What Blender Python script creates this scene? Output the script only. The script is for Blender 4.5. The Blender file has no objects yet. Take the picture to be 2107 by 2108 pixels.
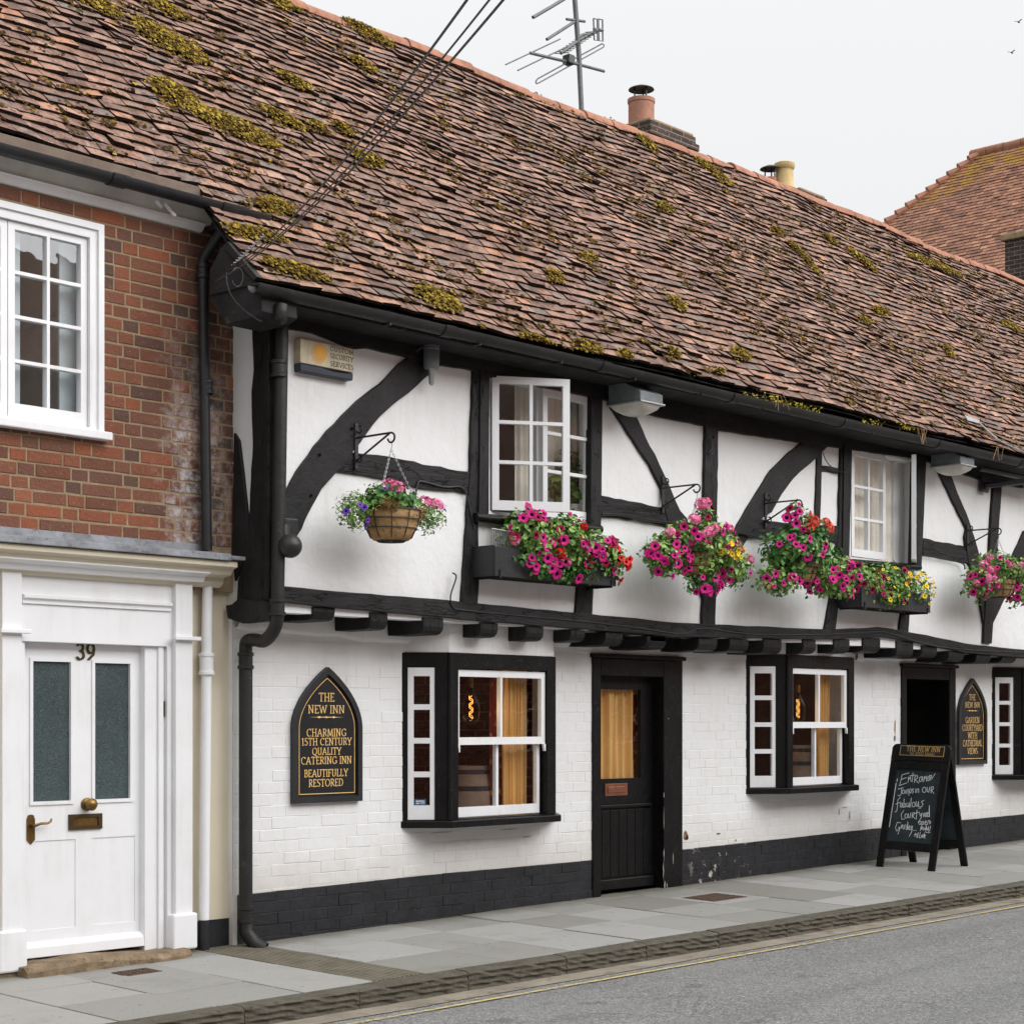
import bpy, bmesh, math, random
import numpy as np
from mathutils import Vector
rnd = random.Random(11)
nrs = np.random.RandomState(5)
SC = bpy.context.scene
COL = SC.collection
# ------------------------------------------------------------------ camera, sky, sun, exposure
FPX, CX, YV, D, H = 3710.0, 1053.5, 1486.0, 9.87, 1.552
ANG = math.atan2(4452 - 1053.5, FPX)
FW = np.array([math.cos(ANG), math.sin(ANG), 0]); RT = np.array([math.sin(ANG), -math.cos(ANG), 0]); UP = np.array([0, 0, 1.0])
CAM = np.array([0, -D, H])
cd = bpy.data.cameras.new('camera'); cam = bpy.data.objects.new('camera', cd); COL.objects.link(cam)
cam.location = CAM; cam.rotation_euler = (math.pi / 2, 0, ANG - math.pi / 2)
cd.sensor_fit = 'HORIZONTAL'; cd.sensor_width = 36; cd.lens = 36 * FPX / 2107; cd.shift_y = (YV - 1054) / 2107.0
cd.clip_end = 2000; cd.clip_start = 0.1
SC.camera = cam
w = bpy.data.worlds.new('World'); SC.world = w; w.use_nodes = True
nt = w.node_tree; bg = nt.nodes['Background']
sky = nt.nodes.new('ShaderNodeTexSky'); sky.sky_type = 'NISHITA'; sky.sun_disc = False
SUN_EL, SUN_AZ = math.radians(29), math.radians(-28)          # azimuth: from the street side, a little to the right
sky.sun_elevation = SUN_EL; sky.air_density = 1.0; sky.dust_density = 6.0; sky.ozone_density = 1.0
hs = nt.nodes.new('ShaderNodeHueSaturation'); hs.inputs['Saturation'].default_value = 0.06
mx = nt.nodes.new('ShaderNodeMix'); mx.data_type = 'RGBA'; mx.inputs[0].default_value = 0.72
mx.inputs[7].default_value = (8.25, 8.32, 8.42, 1)               # the flat white of a closed cloud deck
nt.links.new(sky.outputs[0], hs.inputs['Color']); nt.links.new(hs.outputs[0], mx.inputs[6])
tcw = nt.nodes.new('ShaderNodeTexCoord'); spw = nt.nodes.new('ShaderNodeSeparateXYZ'); nt.links.new(tcw.outputs['Generated'], spw.inputs[0])
pw = nt.nodes.new('ShaderNodeMath'); pw.operation = 'POWER'; pw.use_clamp = True; nt.links.new(spw.outputs[2], pw.inputs[0]); pw.inputs[1].default_value = 2.5
ma = nt.nodes.new('ShaderNodeMath'); ma.operation = 'MULTIPLY_ADD'; nt.links.new(pw.outputs[0], ma.inputs[0]); ma.inputs[1].default_value = 1.0; ma.inputs[2].default_value = 1.0
vm = nt.nodes.new('ShaderNodeVectorMath'); vm.operation = 'SCALE'; nt.links.new(mx.outputs[2], vm.inputs[0]); nt.links.new(ma.outputs[0], vm.inputs['Scale'])   # an overcast sky is brightest overhead
nt.links.new(vm.outputs[0], bg.inputs['Color']); bg.inputs['Strength'].default_value = 0.0825
sd = bpy.data.lights.new('sun', 'SUN'); sun = bpy.data.objects.new('sun', sd); COL.objects.link(sun)
sd.energy = 2.0; sd.angle = math.radians(70); sd.color = (1.0, 0.995, 0.985)
sv = Vector((math.cos(SUN_EL) * math.sin(math.radians(20)), -math.cos(SUN_EL) * math.cos(math.radians(20)), math.sin(SUN_EL)))
sun.rotation_euler = sv.to_track_quat('Z', 'Y').to_euler(); sun.location = (8, -20, 30)
sky.sun_rotation = math.atan2(sv.x, sv.y)
SC.view_settings.view_transform = 'Standard'; SC.view_settings.look = 'None'
SC.view_settings.exposure = 0.62; SC.view_settings.gamma = 1.0
SC.cycles.max_bounces = 7; SC.cycles.transparent_max_bounces = 12
# ------------------------------------------------------------------ survey: photograph point -> ray -> a real plane of the place
ZM = {'0': (0, 0, 1.0), '1': (0, 0, 2.414), '2': (0, 600, 2.414), '3': (0, 1250, 2.2513), '4': (600, 650, 2.414), '5': (600, 1250, 2.2513),
      '6': (1300, 800, 2.3928), '7': (1300, 1250, 2.2515), '8': (1000, 0, 1.7444), 'b': (800, 1330, 4.953), 'c': (380, 380, 5.68),
      'f': (1180, 700, 6.034), 'n': (1060, 0, 3.017), 's': (1700, 1350, 3.865), 'g': (180, 680, 4.11), 'h': (0, 280, 3.448),
      'i': (0, 1080, 3.862), 'j': (0, 1700, 2.7586), 'r': (1900, 800, 3.222), 'd': (1200, 1330, 3.645), 'k': (680, 880, 6.437),
      'm': (1000, 1000, 6.437), 'e': (440, 1200, 5.082), 'v': (0, 0, 0.91649)}
def q(k, x, y): o = ZM[k]; return (o[0] + x / o[2], o[1] + y / o[2])
def ray(p): return FW * FPX + RT * (p[0] - CX) + UP * (YV - p[1])
def PY(p, Y): d = ray(p); return CAM + d * ((Y + D) / d[1])
def PX(p, X): d = ray(p); return CAM + d * (X / d[0])
def PN(p, n, c): d = ray(p); n = np.array(n, float); return CAM + d * ((c - n @ CAM) / (n @ d))
GM, GC = 0.0145, 0.025
def gz(X, Y): return GM * (X - 8.08) + GC * Y
def PG(p, off=0.0): return PN(p, (-GM, -GC, 1), -GM * 8.08 + off)
class VP:                                                     # a vertical plane: u along it, z up, d out of it
    def __init__(s, x0, y0, x1, y1):
        s.o = np.array([x0, y0]); v = np.array([x1 - x0, y1 - y0]); s.L = math.hypot(*v); s.v = v / s.L; s.n = np.array([s.v[1], -s.v[0]])
    def pt(s, u, z, d=0.0): a = s.o + s.v * u + s.n * d; return (a[0], a[1], z)
    def hit(s, p, d=0.0):
        n = (s.n[0], s.n[1], 0); P = PN(p, n, s.n @ s.o + d); return ((P[:2] - s.o) @ s.v, P[2])
YU = -0.40
F0 = VP(0, 0, 1, 0); FU = VP(0, YU, 1, YU)
XC = 7.91
# ------------------------------------------------------------------ mesh building
class MB:
    def __init__(s): s.v = []; s.f = []; s.m = []
    def add(s, vs, fs, mi=0):
        b = len(s.v); s.v += [tuple(map(float, p)) for p in vs]; s.f += [tuple(b + i for i in f) for f in fs]; s.m += [mi] * len(fs); return s
    def hexa(s, p, mi=0): return s.add(p, [(0, 3, 2, 1), (4, 5, 6, 7), (0, 1, 5, 4), (1, 2, 6, 5), (2, 3, 7, 6), (3, 0, 4, 7)], mi)
    def box(s, x0, x1, y0, y1, z0, z1, mi=0):
        return s.hexa([(x0, y0, z0), (x1, y0, z0), (x1, y1, z0), (x0, y1, z0), (x0, y0, z1), (x1, y0, z1), (x1, y1, z1), (x0, y1, z1)], mi)
    def pbox(s, pl, u0, u1, z0, z1, d0, d1, mi=0):
        P = pl.pt
        return s.hexa([P(u0, z0, d1), P(u1, z0, d1), P(u1, z0, d0), P(u0, z0, d0), P(u0, z1, d1), P(u1, z1, d1), P(u1, z1, d0), P(u0, z1, d0)], mi)
    def prism(s, pts, vec, mi=0):                             # outline -> thickness
        n = len(pts); vec = np.array(vec); P = [np.array(p, float) for p in pts]
        vs = P + [p + vec for p in P]
        return s.add(vs, [tuple(range(n - 1, -1, -1)), tuple(range(n, 2 * n))] + [(i, (i + 1) % n, n + (i + 1) % n, n + i) for i in range(n)], mi)
    def tube(s, path, r, n=8, cap=True, mi=0):
        P = [Vector(p) for p in path]; rr = r if isinstance(r, (list, tuple)) else [r] * len(P); rings = []; prev = None
        for i, p in enumerate(P):
            t = (P[min(i + 1, len(P) - 1)] - P[max(i - 1, 0)]).normalized()
            if prev is None: a = t.orthogonal().normalized()
            else: a = (prev - t * prev.dot(t)).normalized()
            prev = a; b = t.cross(a); rings.append([p + (a * math.cos(2 * math.pi * k / n) + b * math.sin(2 * math.pi * k / n)) * rr[i] for k in range(n)])
        vs = [v for R in rings for v in R]; fs = []
        for i in range(len(P) - 1):
            for k in range(n): fs.append((i * n + k, i * n + (k + 1) % n, (i + 1) * n + (k + 1) % n, (i + 1) * n + k))
        if cap: fs += [tuple(range(n - 1, -1, -1)), tuple(range((len(P) - 1) * n, len(P) * n))]
        return s.add(vs, fs, mi)
    def lathe(s, prof, c, n=20, mi=0, a0=0, a1=2 * math.pi):
        full = abs(a1 - a0) > 6.28; k = n if full else n + 1; vs = []; fs = []
        for (r, z) in prof:
            for j in range(k):
                a = a0 + (a1 - a0) * j / n; vs.append((c[0] + r * math.cos(a), c[1] + r * math.sin(a), c[2] + z))
        for i in range(len(prof) - 1):
            for j in range(n): j2 = (j + 1) % k; fs.append((i * k + j, i * k + j2, (i + 1) * k + j2, (i + 1) * k + j))
        return s.add(vs, fs, mi)
    def ball(s, c, r, n=12, m=8, mi=0):
        r = (r, r, r) if not isinstance(r, (tuple, list)) else r
        vs = []; fs = []
        for i in range(m + 1):
            t = math.pi * i / m
            for j in range(n): a = 2 * math.pi * j / n; vs.append((c[0] + r[0] * math.sin(t) * math.cos(a), c[1] + r[1] * math.sin(t) * math.sin(a), c[2] + r[2] * math.cos(t)))
        for i in range(m):
            for j in range(n): fs.append((i * n + j, (i + 1) * n + j, (i + 1) * n + (j + 1) % n, i * n + (j + 1) % n))
        return s.add(vs, fs, mi)
    def grid(s, pl, us, zs, solid, d0, d1, mi=0):             # a plate with holes: cells of us x zs, d1 is its face
        nu, nz = len(us) - 1, len(zs) - 1; P = pl.pt
        S = lambda i, j: 0 <= i < nu and 0 <= j < nz and solid((us[i] + us[i + 1]) / 2, (zs[j] + zs[j + 1]) / 2)
        for i in range(nu):
            for j in range(nz):
                if not S(i, j): continue
                a, b, c, e = us[i], us[i + 1], zs[j], zs[j + 1]
                s.add([P(a, c, d1), P(b, c, d1), P(b, e, d1), P(a, e, d1)], [(0, 1, 2, 3)], mi)
                s.add([P(a, c, d0), P(b, c, d0), P(b, e, d0), P(a, e, d0)], [(3, 2, 1, 0)], mi)
                if not S(i - 1, j): s.add([P(a, c, d0), P(a, c, d1), P(a, e, d1), P(a, e, d0)], [(0, 1, 2, 3)], mi)
                if not S(i + 1, j): s.add([P(b, c, d1), P(b, c, d0), P(b, e, d0), P(b, e, d1)], [(0, 1, 2, 3)], mi)
                if not S(i, j - 1): s.add([P(a, c, d0), P(b, c, d0), P(b, c, d1), P(a, c, d1)], [(0, 1, 2, 3)], mi)
                if not S(i, j + 1): s.add([P(a, e, d1), P(b, e, d1), P(b, e, d0), P(a, e, d0)], [(0, 1, 2, 3)], mi)
        return s
    def build(s, name, mats, parent=None, smooth=False, bevel=0, base=None):
        me = bpy.data.meshes.new(name)
        o = bpy.data.objects.new(name, me); COL.objects.link(o)
        off = np.zeros(3)
        if parent is not None:
            off = np.array(wloc(parent)); o.parent = parent
        elif base is not None: off = np.array(base, float); o.location = base
        me.from_pydata([tuple(np.array(v) - off) for v in s.v] if np.any(off) else s.v, [], s.f)
        for m in (mats if isinstance(mats, (list, tuple)) else [mats]): me.materials.append(m)
        if any(s.m): me.polygons.foreach_set('material_index', s.m)
        if smooth:
            me.polygons.foreach_set('use_smooth', [True] * len(me.polygons))
            if smooth != 'all': me.set_sharp_from_angle(angle=math.radians(40))
        me.update()
        if bevel:
            b = o.modifiers.new('edge', 'BEVEL'); b.width = bevel; b.segments = 2; b.limit_method = 'ANGLE'; b.angle_limit = math.radians(35)
        return o
def wloc(o):
    v = Vector((0, 0, 0))
    while o is not None: v += o.location; o = o.parent
    return v
def inst(tv, tf, M, T, name, mats, parent=None, smooth=False, base=(0, 0, 0), midx=None):   # many copies of a small shape in one mesh: M (n,3,3), T (n,3)
    tv = np.array(tv, float); n = len(T)
    V = (np.einsum('nij,vj->nvi', M, tv) + np.array(T)[:, None, :]).reshape(-1, 3)
    off = np.array(wloc(parent)) if parent is not None else np.array(base, float)
    V = V - off
    k = len(tv); F = [tuple(i * k + a for a in f) for i in range(n) for f in tf]
    me = bpy.data.meshes.new(name); me.from_pydata(V.tolist(), [], F)
    for m in (mats if isinstance(mats, (list, tuple)) else [mats]): me.materials.append(m)
    if midx is not None: me.polygons.foreach_set('material_index', np.repeat(np.array(midx), len(tf)).tolist())
    if smooth: me.polygons.foreach_set('use_smooth', [True] * len(me.polygons))
    o = bpy.data.objects.new(name, me); COL.objects.link(o)
    if parent is not None: o.parent = parent
    else: o.location = base
    return o
def empty(name, loc, label=None, cat=None, group=None):
    o = bpy.data.objects.new(name, None); COL.objects.link(o); o.location = loc; o.empty_display_size = .2
    if label: tag(o, label, cat, group)
    return o
def tag(o, label, cat, group=None, kind=None):
    if label: o['label'] = label
    if cat: o['category'] = cat
    if group: o['group'] = group
    if kind: o['kind'] = kind
    return o
# ------------------------------------------------------------------ materials
def lin(r, g, b): return tuple(((c / 255 + .055) / 1.055) ** 2.4 if c > 10 else c / 255 / 12.92 for c in (r, g, b)) + (1,)
class N:                                                      # tiny node helper
    def __init__(s, name):
        s.m = bpy.data.materials.new(name); s.m.use_nodes = True; s.t = s.m.node_tree; s.b = s.t.nodes['Principled BSDF']
        s.co = s.t.nodes.new('ShaderNodeNewGeometry').outputs['Position']
    def n(s, ty, **k):
        x = s.t.nodes.new('ShaderNode' + ty)
        for a, v in k.items(): setattr(x, a, v)
        return x
    def set(s, sock, v):
        if hasattr(v, 'is_linked') or isinstance(v, bpy.types.NodeSocket): s.t.links.new(v, sock)
        else: sock.default_value = v
    def noise(s, scale, detail=4, rough=.55, co=None, dist=0):
        x = s.n('TexNoise'); s.set(x.inputs['Vector'], co or s.co); x.inputs['Scale'].default_value = scale
        x.inputs['Detail'].default_value = detail; x.inputs['Roughness'].default_value = rough; x.inputs['Distortion'].default_value = dist
        return x.outputs['Fac']
    def voro(s, scale, co=None, out='Distance'):
        x = s.n('TexVoronoi'); s.set(x.inputs['Vector'], co or s.co); x.inputs['Scale'].default_value = scale; return x.outputs[out]
    def ramp(s, fac, stops, interp='LINEAR'):
        x = s.n('ValToRGB'); s.set(x.inputs[0], fac); cr = x.color_ramp; cr.interpolation = interp
        while len(cr.elements) < len(stops): cr.elements.new(.5)
        for e, (p, c) in zip(cr.elements, stops): e.position = p; e.color = c if isinstance(c, tuple) else (c, c, c, 1)
        return x.outputs[0]
    def mix(s, fac, a, b, mode='MIX'):
        x = s.n('Mix', data_type='RGBA', blend_type=mode); s.set(x.inputs[0], fac); s.set(x.inputs[6], a); s.set(x.inputs[7], b); return x.outputs[2]
    def math(s, op, a, b=0.0):
        x = s.n('Math', operation=op); s.set(x.inputs[0], a); s.set(x.inputs[1], b); return x.outputs[0]
    def sep(s, co=None):
        x = s.n('SeparateXYZ'); s.set(x.inputs[0], co or s.co); return x.outputs
    def scale(s, v):
        x = s.n('Mapping'); s.set(x.inputs[0], s.co); x.inputs['Scale'].default_value = v; return x.outputs[0]
    def rand(s): return s.t.nodes.new('ShaderNodeNewGeometry').outputs['Random Per Island']
    def bump(s, h, dist=.01, strength=1.0):
        x = s.n('Bump'); s.set(x.inputs['Height'], h); x.inputs['Distance'].default_value = dist; x.inputs['Strength'].default_value = strength
        s.t.links.new(x.outputs[0], s.b.inputs['Normal'])
    def fin(s, col, rough=.7, spec=.3, metal=0):
        s.set(s.b.inputs['Base Color'], col); s.set(s.b.inputs['Roughness'], rough); s.b.inputs['Specular IOR Level'].default_value = spec; s.b.inputs['Metallic'].default_value = metal
        return s.m
def plain(name, c, rough=.6, spec=.3, var=.2, vs=6, bump=.002, bs=60, metal=0, grime=None, gth=.62):
    x = N(name); c = c if len(c) == 4 else c + (1,)
    lo = tuple(v * (1 - var) for v in c[:3]) + (1,); hi = tuple(min(1, v * (1 + var * .6)) for v in c[:3]) + (1,)
    col = x.mix(x.ramp(x.noise(vs, 6, .65), [(.3, 0.0), (.7, 1.0)]), lo, hi)
    if grime: col = x.mix(x.ramp(x.noise(vs * 2.3, 8, .7), [(gth, 0.0), (gth + .1, 1.0)]), col, grime)
    if bump: x.bump(x.noise(bs, 5, .6), bump)
    return x.fin(col, rough, spec, metal)
def streaky(name, c, rough, spec, dirt, amount=.35, bd=.006):          # painted surfaces outdoors: faint runs and dirt
    x = N(name)
    a = x.noise(1.0, 5, .6, x.scale((2.2, 2.2, 2.2))); b = x.noise(1.0, 6, .7, x.scale((14, 14, 1.2)))
    f = x.math('MULTIPLY', x.ramp(a, [(.42, 0.0), (.75, 1.0)]), x.ramp(b, [(.35, 0.0), (.8, 1.0)]))
    f = x.math('MULTIPLY', f, amount)
    col = x.mix(f, c, dirt)
    sp = x.ramp(x.noise(55, 3, .6), [(.74, 0.0), (.78, .5)])
    col = x.mix(sp, col, dirt)
    h = x.math('ADD', x.math('MULTIPLY', x.noise(9, 4, .6), .8), x.math('MULTIPLY', x.noise(70, 3, .6), .12))
    if name == 'white_painted_brick':
        Pz = x.sep(); zr = x.n('MapRange'); x.set(zr.inputs[0], x.math('ADD', Pz[2], x.math('MULTIPLY', x.noise(4, 6, .7), -.5))); zr.inputs[1].default_value = .42; zr.inputs[2].default_value = .08
        col = x.mix(x.math('MULTIPLY', zr.outputs[0], .55), col, dirt)
    x.bump(h, bd)
    return x.fin(col, rough, spec)
M = {}
M['plaster'] = streaky('white_limewash', (.78, .785, .79, 1), .85, .2, (.45, .42, .38, 1), .5, .010)
M['whitebrick'] = streaky('white_painted_brick', (.77, .775, .78, 1), .6, .3, (.5, .46, .4, 1), .45)
M['white'] = streaky('white_gloss_paint', (.80, .81, .83, 1), .4, .35, (.5, .47, .41, 1), .6, .0018)
M['cream'] = streaky('cream_paint', (.66, .60, .47, 1), .55, .3, (.42, .36, .26, 1), .5)
def black_wood(name, base=.013, gs=(26, 26, 5), bd=.006, split=1.0):
    x = N(name)
    g = x.noise(1, 6, .65, x.scale(gs)); g2 = x.noise(4, 5, .6)
    col = x.mix(x.ramp(g2, [(.3, 0.0), (.75, 1.0)]), (base * .8, base * .78, base * .8, 1), (base * 1.7, base * 1.6, base * 1.65, 1))
    chip = x.ramp(x.noise(30, 4, .7), [(.74, 0.0), (.78, .3)]); col = x.mix(chip, col, (.22, .20, .19, 1))
    crk = x.ramp(x.math('ABSOLUTE', x.math('SUBTRACT', x.noise(1, 4, .6, x.scale(tuple(v * .45 for v in gs))), .5)), [(0, split), (.012, 0.0)]); col = x.mix(crk, col, (.003, .003, .003, 1)); g = x.math('SUBTRACT', g, x.math('MULTIPLY', crk, .9))
    pt = x.ramp(x.noise(2.2, 5, .7), [(.55, 0.0), (.75, .5)]); col = x.mix(pt, col, (base * 3.2, base * 3.2, base * 3.4, 1))
    x.bump(x.math('ADD', g, x.math('MULTIPLY', x.noise(120, 3), .25)), bd)
    return x.fin(col, .5, .22)
M['timber'] = black_wood('black_painted_timber'); M['timberh'] = black_wood('black_painted_beam', gs=(4, 24, 24)); M['timberb'] = black_wood('black_painted_brace', gs=(14, 14, 14), split=.0)
M['throatblack'] = plain('dark_hole', (.004, .004, .004), .9, .05, .1, 5, 0)
x = N('black_painted_plinth')
col = x.mix(x.ramp(x.noise(5, 6, .65), [(.3, 0.0), (.75, 1.0)]), (.012, .0125, .015, 1), (.026, .026, .03, 1))
P3 = x.sep(); win = x.math('MULTIPLY', x.ramp(P3[0], [(0, 0.0), (1, 1.0)]), 1.0)
gx = x.n('MapRange'); x.set(gx.inputs[0], P3[0]); gx.inputs[1].default_value = 13.1; gx.inputs[2].default_value = 13.35; a1 = gx.outputs[0]
gx = x.n('MapRange'); x.set(gx.inputs[0], P3[0]); gx.inputs[1].default_value = 14.2; gx.inputs[2].default_value = 13.5; a2 = gx.outputs[0]
zone = x.math('MULTIPLY', a1, a2)
pk = x.math('MULTIPLY', x.ramp(x.noise(7, 7, .7), [(.575, 0.0), (.588, 1.0)]), zone)
col = x.mix(pk, col, x.mix(x.noise(20, 2), (.30, .20, .15, 1), (.62, .60, .56, 1)))
sp = x.ramp(x.noise(48, 3, .6), [(.735, 0.0), (.75, 1.0)]); col = x.mix(x.math('MULTIPLY', sp, .45), col, (.4, .4, .4, 1))
x.bump(x.math('ADD', x.noise(16, 5, .6), x.math('MULTIPLY', pk, -.5)), .008)
M['plinth'] = x.fin(col, .6, .3)
M['blackpaint'] = black_wood('black_gloss_joinery', .0055, (16, 16, 8), .002); M['blackpaint'].node_tree.nodes['Principled BSDF'].inputs['Roughness'].default_value = .38
M['iron'] = plain('black_iron', (.02, .02, .022), .42, .45, .3, 9, .003, 40)
M['gutter'] = plain('weathered_black_gutter', (.017, .0165, .0165), .5, .4, .4, 5, .003, 30, grime=(.10, .085, .07, 1))
M['lead'] = plain('grey_lead', (.22, .23, .25), .55, .4, .45, 7, .004, 25, grime=(.07, .07, .075, 1), gth=.58)
M['soffit'] = plain('black_eaves_board', (.03, .029, .03), .75, .2, .5, 4, .003, 30, grime=(.10, .10, .10, 1), gth=.6)
M['gsoffit'] = plain('grey_white_fascia', (.55, .53, .49), .7, .25, .25, 3, .002, 30, grime=(.3, .28, .25, 1), gth=.62)
M['mortar'] = plain('lime_mortar', (.31, .235, .15), .95, .1, .3, 12, .004, 90)
x = N('old_red_brick')
col = x.ramp(x.rand(), [(0, lin(108, 74, 60)), (.2, lin(146, 90, 66)), (.4, lin(116, 84, 72)), (.6, lin(158, 92, 64)), (.8, lin(92, 74, 68)), (.9, lin(128, 86, 68)), (1, lin(172, 108, 78))])
col = x.mix(x.math('MULTIPLY', x.noise(26, 5, .7), .5), col, lin(88, 62, 54)); col = x.mix(x.ramp(x.noise(1.6, 6, .7), [(.48, 0.0), (.74, .4)]), col, lin(84, 66, 60)); col = x.mix(x.ramp(x.noise(42, 5, .7), [(.58, 0.0), (.7, .6)]), col, lin(150, 118, 88))
P3 = x.sep()
ga = x.n('MapRange'); x.set(ga.inputs[0], x.math('ADD', P3[0], x.math('MULTIPLY', x.math('SUBTRACT', x.noise(3.5, 5, .7), .5), .9))); ga.inputs[1].default_value = 7.28; ga.inputs[2].default_value = 7.46
gb = x.n('MapRange'); x.set(gb.inputs[0], P3[0]); gb.inputs[1].default_value = 8.0; gb.inputs[2].default_value = 7.72
gc_ = x.n('MapRange'); x.set(gc_.inputs[0], P3[2]); gc_.inputs[1].default_value = 4.35; gc_.inputs[2].default_value = 3.5
bl = x.math('MULTIPLY', x.math('MULTIPLY', ga.outputs[0], gb.outputs[0]), gc_.outputs[0])
bl = x.math('MULTIPLY', bl, x.ramp(x.noise(11, 6, .7), [(.4, 0.0), (.62, .85)]))
col = x.mix(bl, col, (.56, .54, .54, 1))
gd = x.n('MapRange'); x.set(gd.inputs[0], x.math('ADD', P3[0], x.math('MULTIPLY', x.noise(6, 5), .3))); gd.inputs[1].default_value = 7.52; gd.inputs[2].default_value = 7.75
dk = x.math('MULTIPLY', x.math('MULTIPLY', gd.outputs[0], x.ramp(x.noise(5, 5, .7), [(.42, 0.0), (.6, .75)])), 1.0)
col = x.mix(dk, col, lin(66, 58, 52))
sp = x.ramp(x.noise(30, 2, .5), [(.76, 0.0), (.775, .8)]); col = x.mix(sp, col, (.55, .52, .48, 1))
x.bump(x.noise(45, 5, .65), .010)
M['brick'] = x.fin(col, .85, .2)
x = N('plain_red_brick_far')
br = x.n('TexBrick'); mp = x.n('Mapping'); x.set(mp.inputs[0], x.co); mp.inputs['Rotation'].default_value = (math.pi / 2, 0, 0); x.set(br.inputs[0], mp.outputs[0])
br.inputs['Color1'].default_value = lin(120, 62, 46); br.inputs['Color2'].default_value = lin(146, 78, 56); br.inputs['Mortar'].default_value = (.36, .3, .24, 1)
br.inputs['Scale'].default_value = 1; br.inputs['Mortar Size'].default_value = .007; br.inputs['Brick Width'].default_value = .225; br.inputs['Row Height'].default_value = .078
M['brickfar'] = x.fin(br.outputs[0], .85, .2)
x = N('dark_chimney_brick')
br = x.n('TexBrick'); P3 = x.sep(); cmb = x.n('CombineXYZ'); x.set(cmb.inputs[0], x.math('ADD', P3[0], P3[1])); x.set(cmb.inputs[1], P3[2]); x.set(br.inputs[0], cmb.outputs[0])
br.inputs['Color1'].default_value = lin(84, 70, 64); br.inputs['Color2'].default_value = lin(60, 54, 52); br.inputs['Mortar'].default_value = lin(128, 118, 106)
br.inputs['Scale'].default_value = 1; br.inputs['Mortar Size'].default_value = .006; br.inputs['Brick Width'].default_value = .225; br.inputs['Row Height'].default_value = .08
x.bump(x.noise(30), .006)
M['stack'] = x.fin(x.mix(x.ramp(x.noise(6, 6, .7), [(.5, 0.0), (.7, .6)]), br.outputs[0], lin(52, 50, 46)), .9, .15)
x = N('reflection_brick')  # imitates the brick street's reflection, painted on a room lining
br = x.n('TexBrick'); P3 = x.sep(); cmb = x.n('CombineXYZ'); x.set(cmb.inputs[0], x.math('ADD', P3[0], P3[1])); x.set(cmb.inputs[1], P3[2]); x.set(br.inputs[0], cmb.outputs[0])
br.inputs['Color1'].default_value = lin(120, 66, 48); br.inputs['Color2'].default_value = lin(92, 54, 44); br.inputs['Mortar'].default_value = lin(150, 132, 112)
br.inputs['Scale'].default_value = 1; br.inputs['Mortar Size'].default_value = .006; br.inputs['Brick Width'].default_value = .23; br.inputs['Row Height'].default_value = .082
M['reflbrick'] = x.fin(br.outputs[0], .85, .15)
def tile_mat(name, cols, lich=.5, warm=None):
    x = N(name)
    col = x.ramp(x.rand(), cols)
    st = x.noise(1, 6, .7, x.scale((2.6, .8, .8))); col = x.mix(x.ramp(st, [(.5, 0.0), (.68, .5)]), col, lin(84, 70, 52))
    big = x.noise(.9, 4, .6); col = x.mix(x.math('MULTIPLY', x.ramp(big, [(.4, 0.0), (.7, 1.0)]), .28), col, lin(160, 124, 110))
    col = x.mix(x.ramp(x.noise(13, 6, .7), [(.46, 0.0), (.62, lich)]), col, lin(66, 54, 50))            # dark lichen
    col = x.mix(x.ramp(x.noise(34, 4, .6), [(.62, 0.0), (.67, .9 * lich)]), col, lin(40, 34, 30))
    wl = x.math('MULTIPLY', x.ramp(x.noise(21, 5, .65), [(.62, 0.0), (.66, .9)]), x.ramp(x.noise(2.2, 3), [(.40, 0.0), (.6, 1.0)]))
    col = x.mix(wl, col, lin(176, 168, 160))                                                           # pale lichen
    col = x.mix(x.ramp(x.noise(7, 6, .75), [(.64, 0.0), (.72, .55)]), col, lin(92, 76, 40))            # thin moss
    if warm: col = x.mix(x.ramp(x.noise(3.2, 6, .75), [(.5, 0.0), (.56, 1.0)]), col, warm)
    x.bump(x.noise(60, 4, .65), .004)
    return x.fin(col, .9, .12)
TC = [(0, lin(96, 79, 74)), (.12, lin(140, 112, 101)), (.3, lin(155, 124, 111)), (.45, lin(124, 102, 95)), (.6, lin(170, 136, 119)), (.72, lin(124, 116, 111)), (.8, lin(146, 112, 95)), (.92, lin(182, 148, 130)), (1, lin(180, 132, 106))]
M['tile'] = tile_mat('old_clay_tile', TC, .62)
M['edge'] = plain('shaded_dirty_tile_edge', lin(48, 38, 34), .95, .05, .4, 14, .004, 50, grime=lin(36, 31, 24), gth=.5)  # lip shading put into this darker colour, along with dirt on the butt edges
M['tilefar'] = tile_mat('orange_clay_tile', [(0, lin(122, 90, 78)), (.3, lin(160, 118, 98)), (.6, lin(178, 130, 106)), (.8, lin(136, 102, 92)), (1, lin(194, 148, 118))], .3)
M['tilefarO'] = tile_mat('orange_lichen_tile', [(0, lin(156, 116, 68)), (.5, lin(170, 128, 66)), (1, lin(158, 116, 92))], .3, lin(158, 124, 62))
M['ridge'] = plain('terracotta_ridge', lin(164, 118, 98), .85, .15, .35, 5, .005, 40, grime=lin(96, 74, 62), gth=.58)
x = N('roof_moss')
col = x.ramp(x.rand(), [(0, lin(76, 61, 34)), (.25, lin(112, 92, 46)), (.5, lin(140, 118, 52)), (.75, lin(162, 138, 58)), (.92, lin(188, 166, 74)), (1, lin(90, 72, 40))])
x.bump(x.noise(160, 4, .7), .01); M['moss'] = x.fin(col, 1, .05)
x = N('brown_moss'); col = x.ramp(x.rand(), [(0, lin(52, 42, 30)), (.4, lin(80, 62, 36)), (.7, lin(98, 76, 40)), (1, lin(112, 92, 42))]); x.bump(x.noise(160, 4, .7), .01); M['mossb'] = x.fin(col, 1, .05)
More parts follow.
